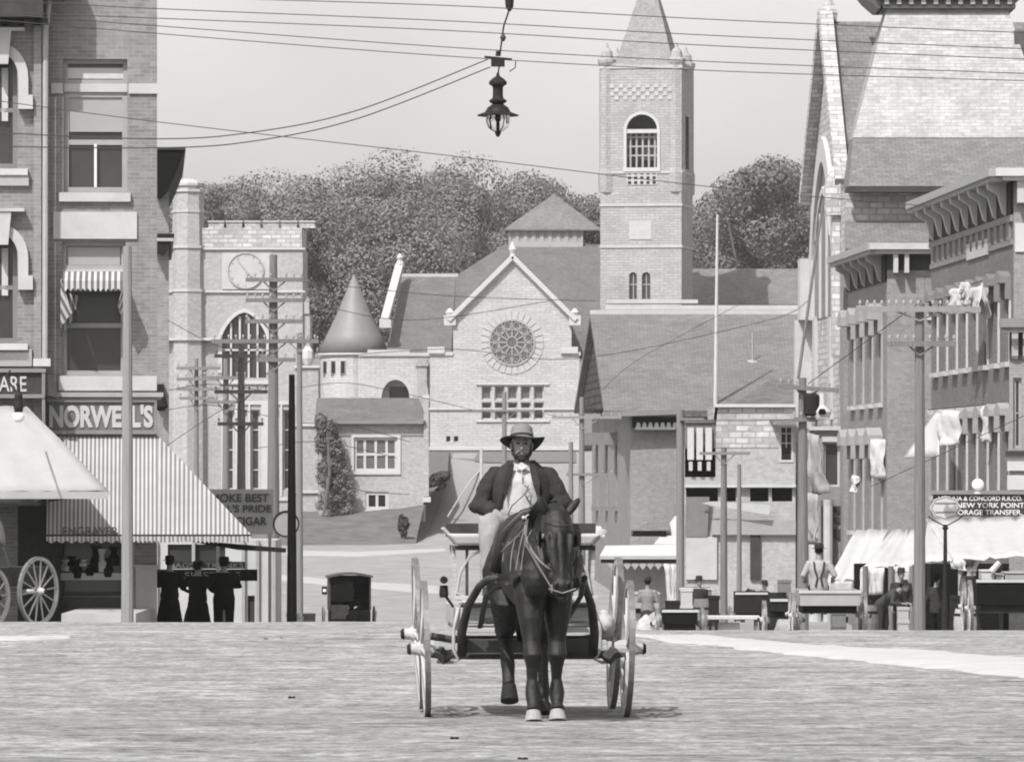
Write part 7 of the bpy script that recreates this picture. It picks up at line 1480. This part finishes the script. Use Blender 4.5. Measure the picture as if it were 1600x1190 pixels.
for i, (px, py, d, r_, mm, lab) in enumerate(((1008, 962, 118, .17, 'canvas', 'white sack beside the black cart, nearer the wagon wheel'), (1022, 958, 119, .2, 'canvas_grey', 'grey white sack touching the black cart'), (1230, 955, 118, .22, 'canvas_grey', 'sack lying behind the small hand cart'))):
    p_ = P(px, py, d); g0_ = G(p_.x, d); hh_ = p_.z - g0_; q = MB(); q.tube([(p_.x, d, g0_ + .02), (p_.x, d, g0_ + hh_ * .4), (p_.x + .02, d, g0_ + hh_ * .85), (p_.x, d, g0_ + hh_ * 1.05)], [r_ * 1.0, r_ * 1.15, r_ * .8, r_ * .2], 12); organic(q, 'sack', M[mm], None, .025, 2, label=lab, cat='sack', crease=.05)
for i, (a, b, yt, d, mm, lab) in enumerate(((1040, 1062, 938, 121, 'wood_dark', 'dark slatted crate standing behind the black cart'), (1300, 1322, 955, 116, 'wood_pole', 'square wooden crate under the flat cart'), (1403, 1420, 948, 112, 'stone_grey', 'tall pale box beside the thick right pole'), (448, 470, 958, 122, 'wood_light', 'pale low crate at the foot of the near black pole'), (474, 492, 958, 123, 'wood_pole', 'darker low crate right of the near black pole'))):
    p0, p1 = P(a, yt, d), P(b, yt, d); q = MB(); g0_ = G(p0.x, d); q.box(p0.x, d, g0_, p1.x, d + .35, p0.z); q.box(p0.x - .015, d - .015, p0.z - .06, p1.x + .015, d, p0.z); q.box(p0.x - .015, d - .015, p0.z - .3, p1.x + .015, d, p0.z - .24); q.build('crate', M[mm], label=lab, cat='crate', bevel=.006)
def barrel(px, py, d, lab, m='wood_pole', r=.26):
    p_ = P(px, py, d); g0_ = G(p_.x, d); hh_ = max(.5, p_.z - g0_); q = MB(); q.lathe([(r * .82, 0), (r * .95, hh_ * .2), (r, hh_ * .5), (r * .95, hh_ * .8), (r * .82, hh_), (r * .76, hh_), (r * .76, hh_ - .04)], (p_.x, d, g0_), 16)
    o = q.build('barrel', M[m], label=lab, cat='barrel', uv=False)
    for k in (.18, .8): b = MB(); b.lathe([(r * .955, hh_ * k - .03), (r * .975, hh_ * k), (r * .965, hh_ * k + .03)], (p_.x, d, g0_), 16); b.build('hoop', M['iron'], o, uv=False)
barrel(1098, 935, 150, 'grey barrel standing behind the trestle bench'); barrel(1214, 925, 140, 'barrel half hidden by the small hand cart', 'wood_dark'); barrel(1352, 945, 118, 'barrel behind the stooping man', 'wood_pole'); barrel(1508, 950, 116, 'barrel between boy and laden cart', 'stone_grey', .22)
for px, dd_, sk, lab, hh, rz, tp, lo, br in ((1012, 150, True, 'woman in grey blouse and dark skirt near the canopy shop', 1.6, 170, 'paint_mid', 'cloth_dark', 'front'), (1092, 160, False, 'man in a dark coat standing by the whitewashed shop panel', 1.72, 20, 'cloth_dark', 'cloth_dark', 'down'), (1195, 170, False, 'man in shirt sleeves standing at the dark doorway of the rubble fronted shop', 1.7, -30, 'stone_pale', 'cloth_dark', 'down'),
        (1515, 128, True, 'woman in a long dark dress under the largest white awning', 1.62, 40, 'cloth_dark', 'cloth_dark', 'front'), (1408, 140, False, 'man in dark jacket in the shade behind the thick right pole', 1.7, 10, 'cloth_dark', 'cloth_black', 'down')):
    x = P(px, 750, dd_).x; person(lab, x, dd_, g_(x, dd_), rz, skirt=sk, top=tp, low=lo, hat='felt_dark', h=hh, arms=br)
cart('parked_cart', 'unhitched dark cart with raised sides before the rubble fronted shop', 1150, 1205, 925, 958, 140, 1.6, 'wood_dark', 'black', wr=.45)
cart('parked_cart', 'grey sided cart parked behind the woman in grey blouse', 978, 1030, 925, 950, 165, 1.6, 'paint_grey', 'wood_dark', wr=.5)
cart('parked_cart', 'grey cart parked below the slender poles and dark eaves', 1062, 1112, 918, 940, 172, 1.6, 'wood_pole', 'black', wr=.5)
for i, (a, b, yt, d, mm, lab) in enumerate(((1064, 1082, 918, 128, 'stone_pale', 'pale box stacked high behind the trestle bench'), (1108, 1124, 930, 130, 'wood_dark', 'dark upright crate left of the oval board'), (1216, 1236, 905, 150, 'wood_pole', 'tall crate under the wide grey pole'), (1346, 1362, 938, 120, 'wood_dark', 'dark crate at the end of the flat cart'), (1438, 1452, 940, 118, 'black', 'black box next to the boy'), (1486, 1500, 930, 120, 'wood_dark', 'upright dark crate under the largest awning'))):
    p0, p1 = P(a, yt, d), P(b, yt, d); q = MB(); g0_ = G(p0.x, d); q.box(p0.x, d, g0_, p1.x, d + .35, p0.z); q.box(p0.x - .015, d - .015, p0.z - .08, p1.x + .015, d, p0.z); q.box(p0.x - .015, d - .015, p0.z - .45, p1.x + .015, d, p0.z - .37); q.build('crate', M[mm], label=lab, cat='crate', bevel=.006)
# droppings and stones on the road
ck0 = None; rr = random.Random(12)
for px, py, lab in ((416, 999, 'left one of the two dark droppings near the crest of the street'), (440, 997, 'right one of the two dark droppings near the crest of the street'), (457, 1091, 'small dropping on the road left of the wagon wheel'), (700, 1018, 'dropping under the wagon beside the left front wheel'), (905, 1030, 'dropping on the road behind the standing right foreleg'),
        (712, 1154, 'flat dark dropping in front of and left of the horse'), (815, 1186, 'flat dark dropping nearest the camera at the bottom of the picture'), (1180, 1010, 'tiny dropping lying on the pale crossing')):
    g0_ = gh(px, py)
    if ck0 is None:
        q = MB()
        for k in range(5): q.ball((rr.uniform(-.05, .05), rr.uniform(-.05, .05), .012), (rr.uniform(.015, .035), .03, rr.uniform(.012, .025)), 8, 5)
        ck0 = organic(q, 'horse_dropping', M['wood_dark'], None, .008, 1, loc=(0, 0, 0), label='x', cat='dropping', group='droppings scattered over the road'); o = ck0
    else: o = ck0.copy(); col.objects.link(o)
    o.location = g0_ + V((0, 0, .0)); o['label'] = lab; s__ = rr.uniform(.35, .8); o.scale = (s__ * rr.uniform(.8, 1.6), s__, s__); o.rotation_euler = (0, 0, rr.uniform(0, 6))
sheet('hanging_cloth', 'pale dress cloth hanging from the canopy shop corner', [P(1038, 880, 200), P(1058, 882, 200), P(1062, 950, 200), P(1044, 955, 200)], sag=.25, seed=77, m='linen', cat='cloth', nv=8)
shrub('potted_plant', 'dark bushy plant heap beside the oval board', 1180, 962, 165, .45, .35, 1100, seed=21, cat='plant'); shrub('potted_plant', 'smaller dark plant between board and wide grey pole', 1208, 965, 150, .35, .25, 800, seed=22, cat='plant')
shrub('potted_plant', 'pale leaved plant at the right end of the rubble fronted shop', 1160, 966, 175, .3, .25, 600, seed=23, cat='plant', m='leaf')

# ============================================================ summer haze lying over the valley
hz = MB(); hz.box(-395, -60, -8, 395, 1120, 46); hm_ = bpy.data.materials.new('haze_air'); hm_.use_nodes = True; t_ = hm_.node_tree; t_.nodes.clear()
pv = t_.nodes.new('ShaderNodeVolumePrincipled'); pv.inputs['Color'].default_value = (.9, .9, .9, 1); pv.inputs['Density'].default_value = .00014; pv.inputs['Anisotropy'].default_value = .2
ou = t_.nodes.new('ShaderNodeOutputMaterial'); t_.links.new(pv.outputs[0], ou.inputs['Volume'])
hz.build('haze', hm_, kind='stuff', uv=False)
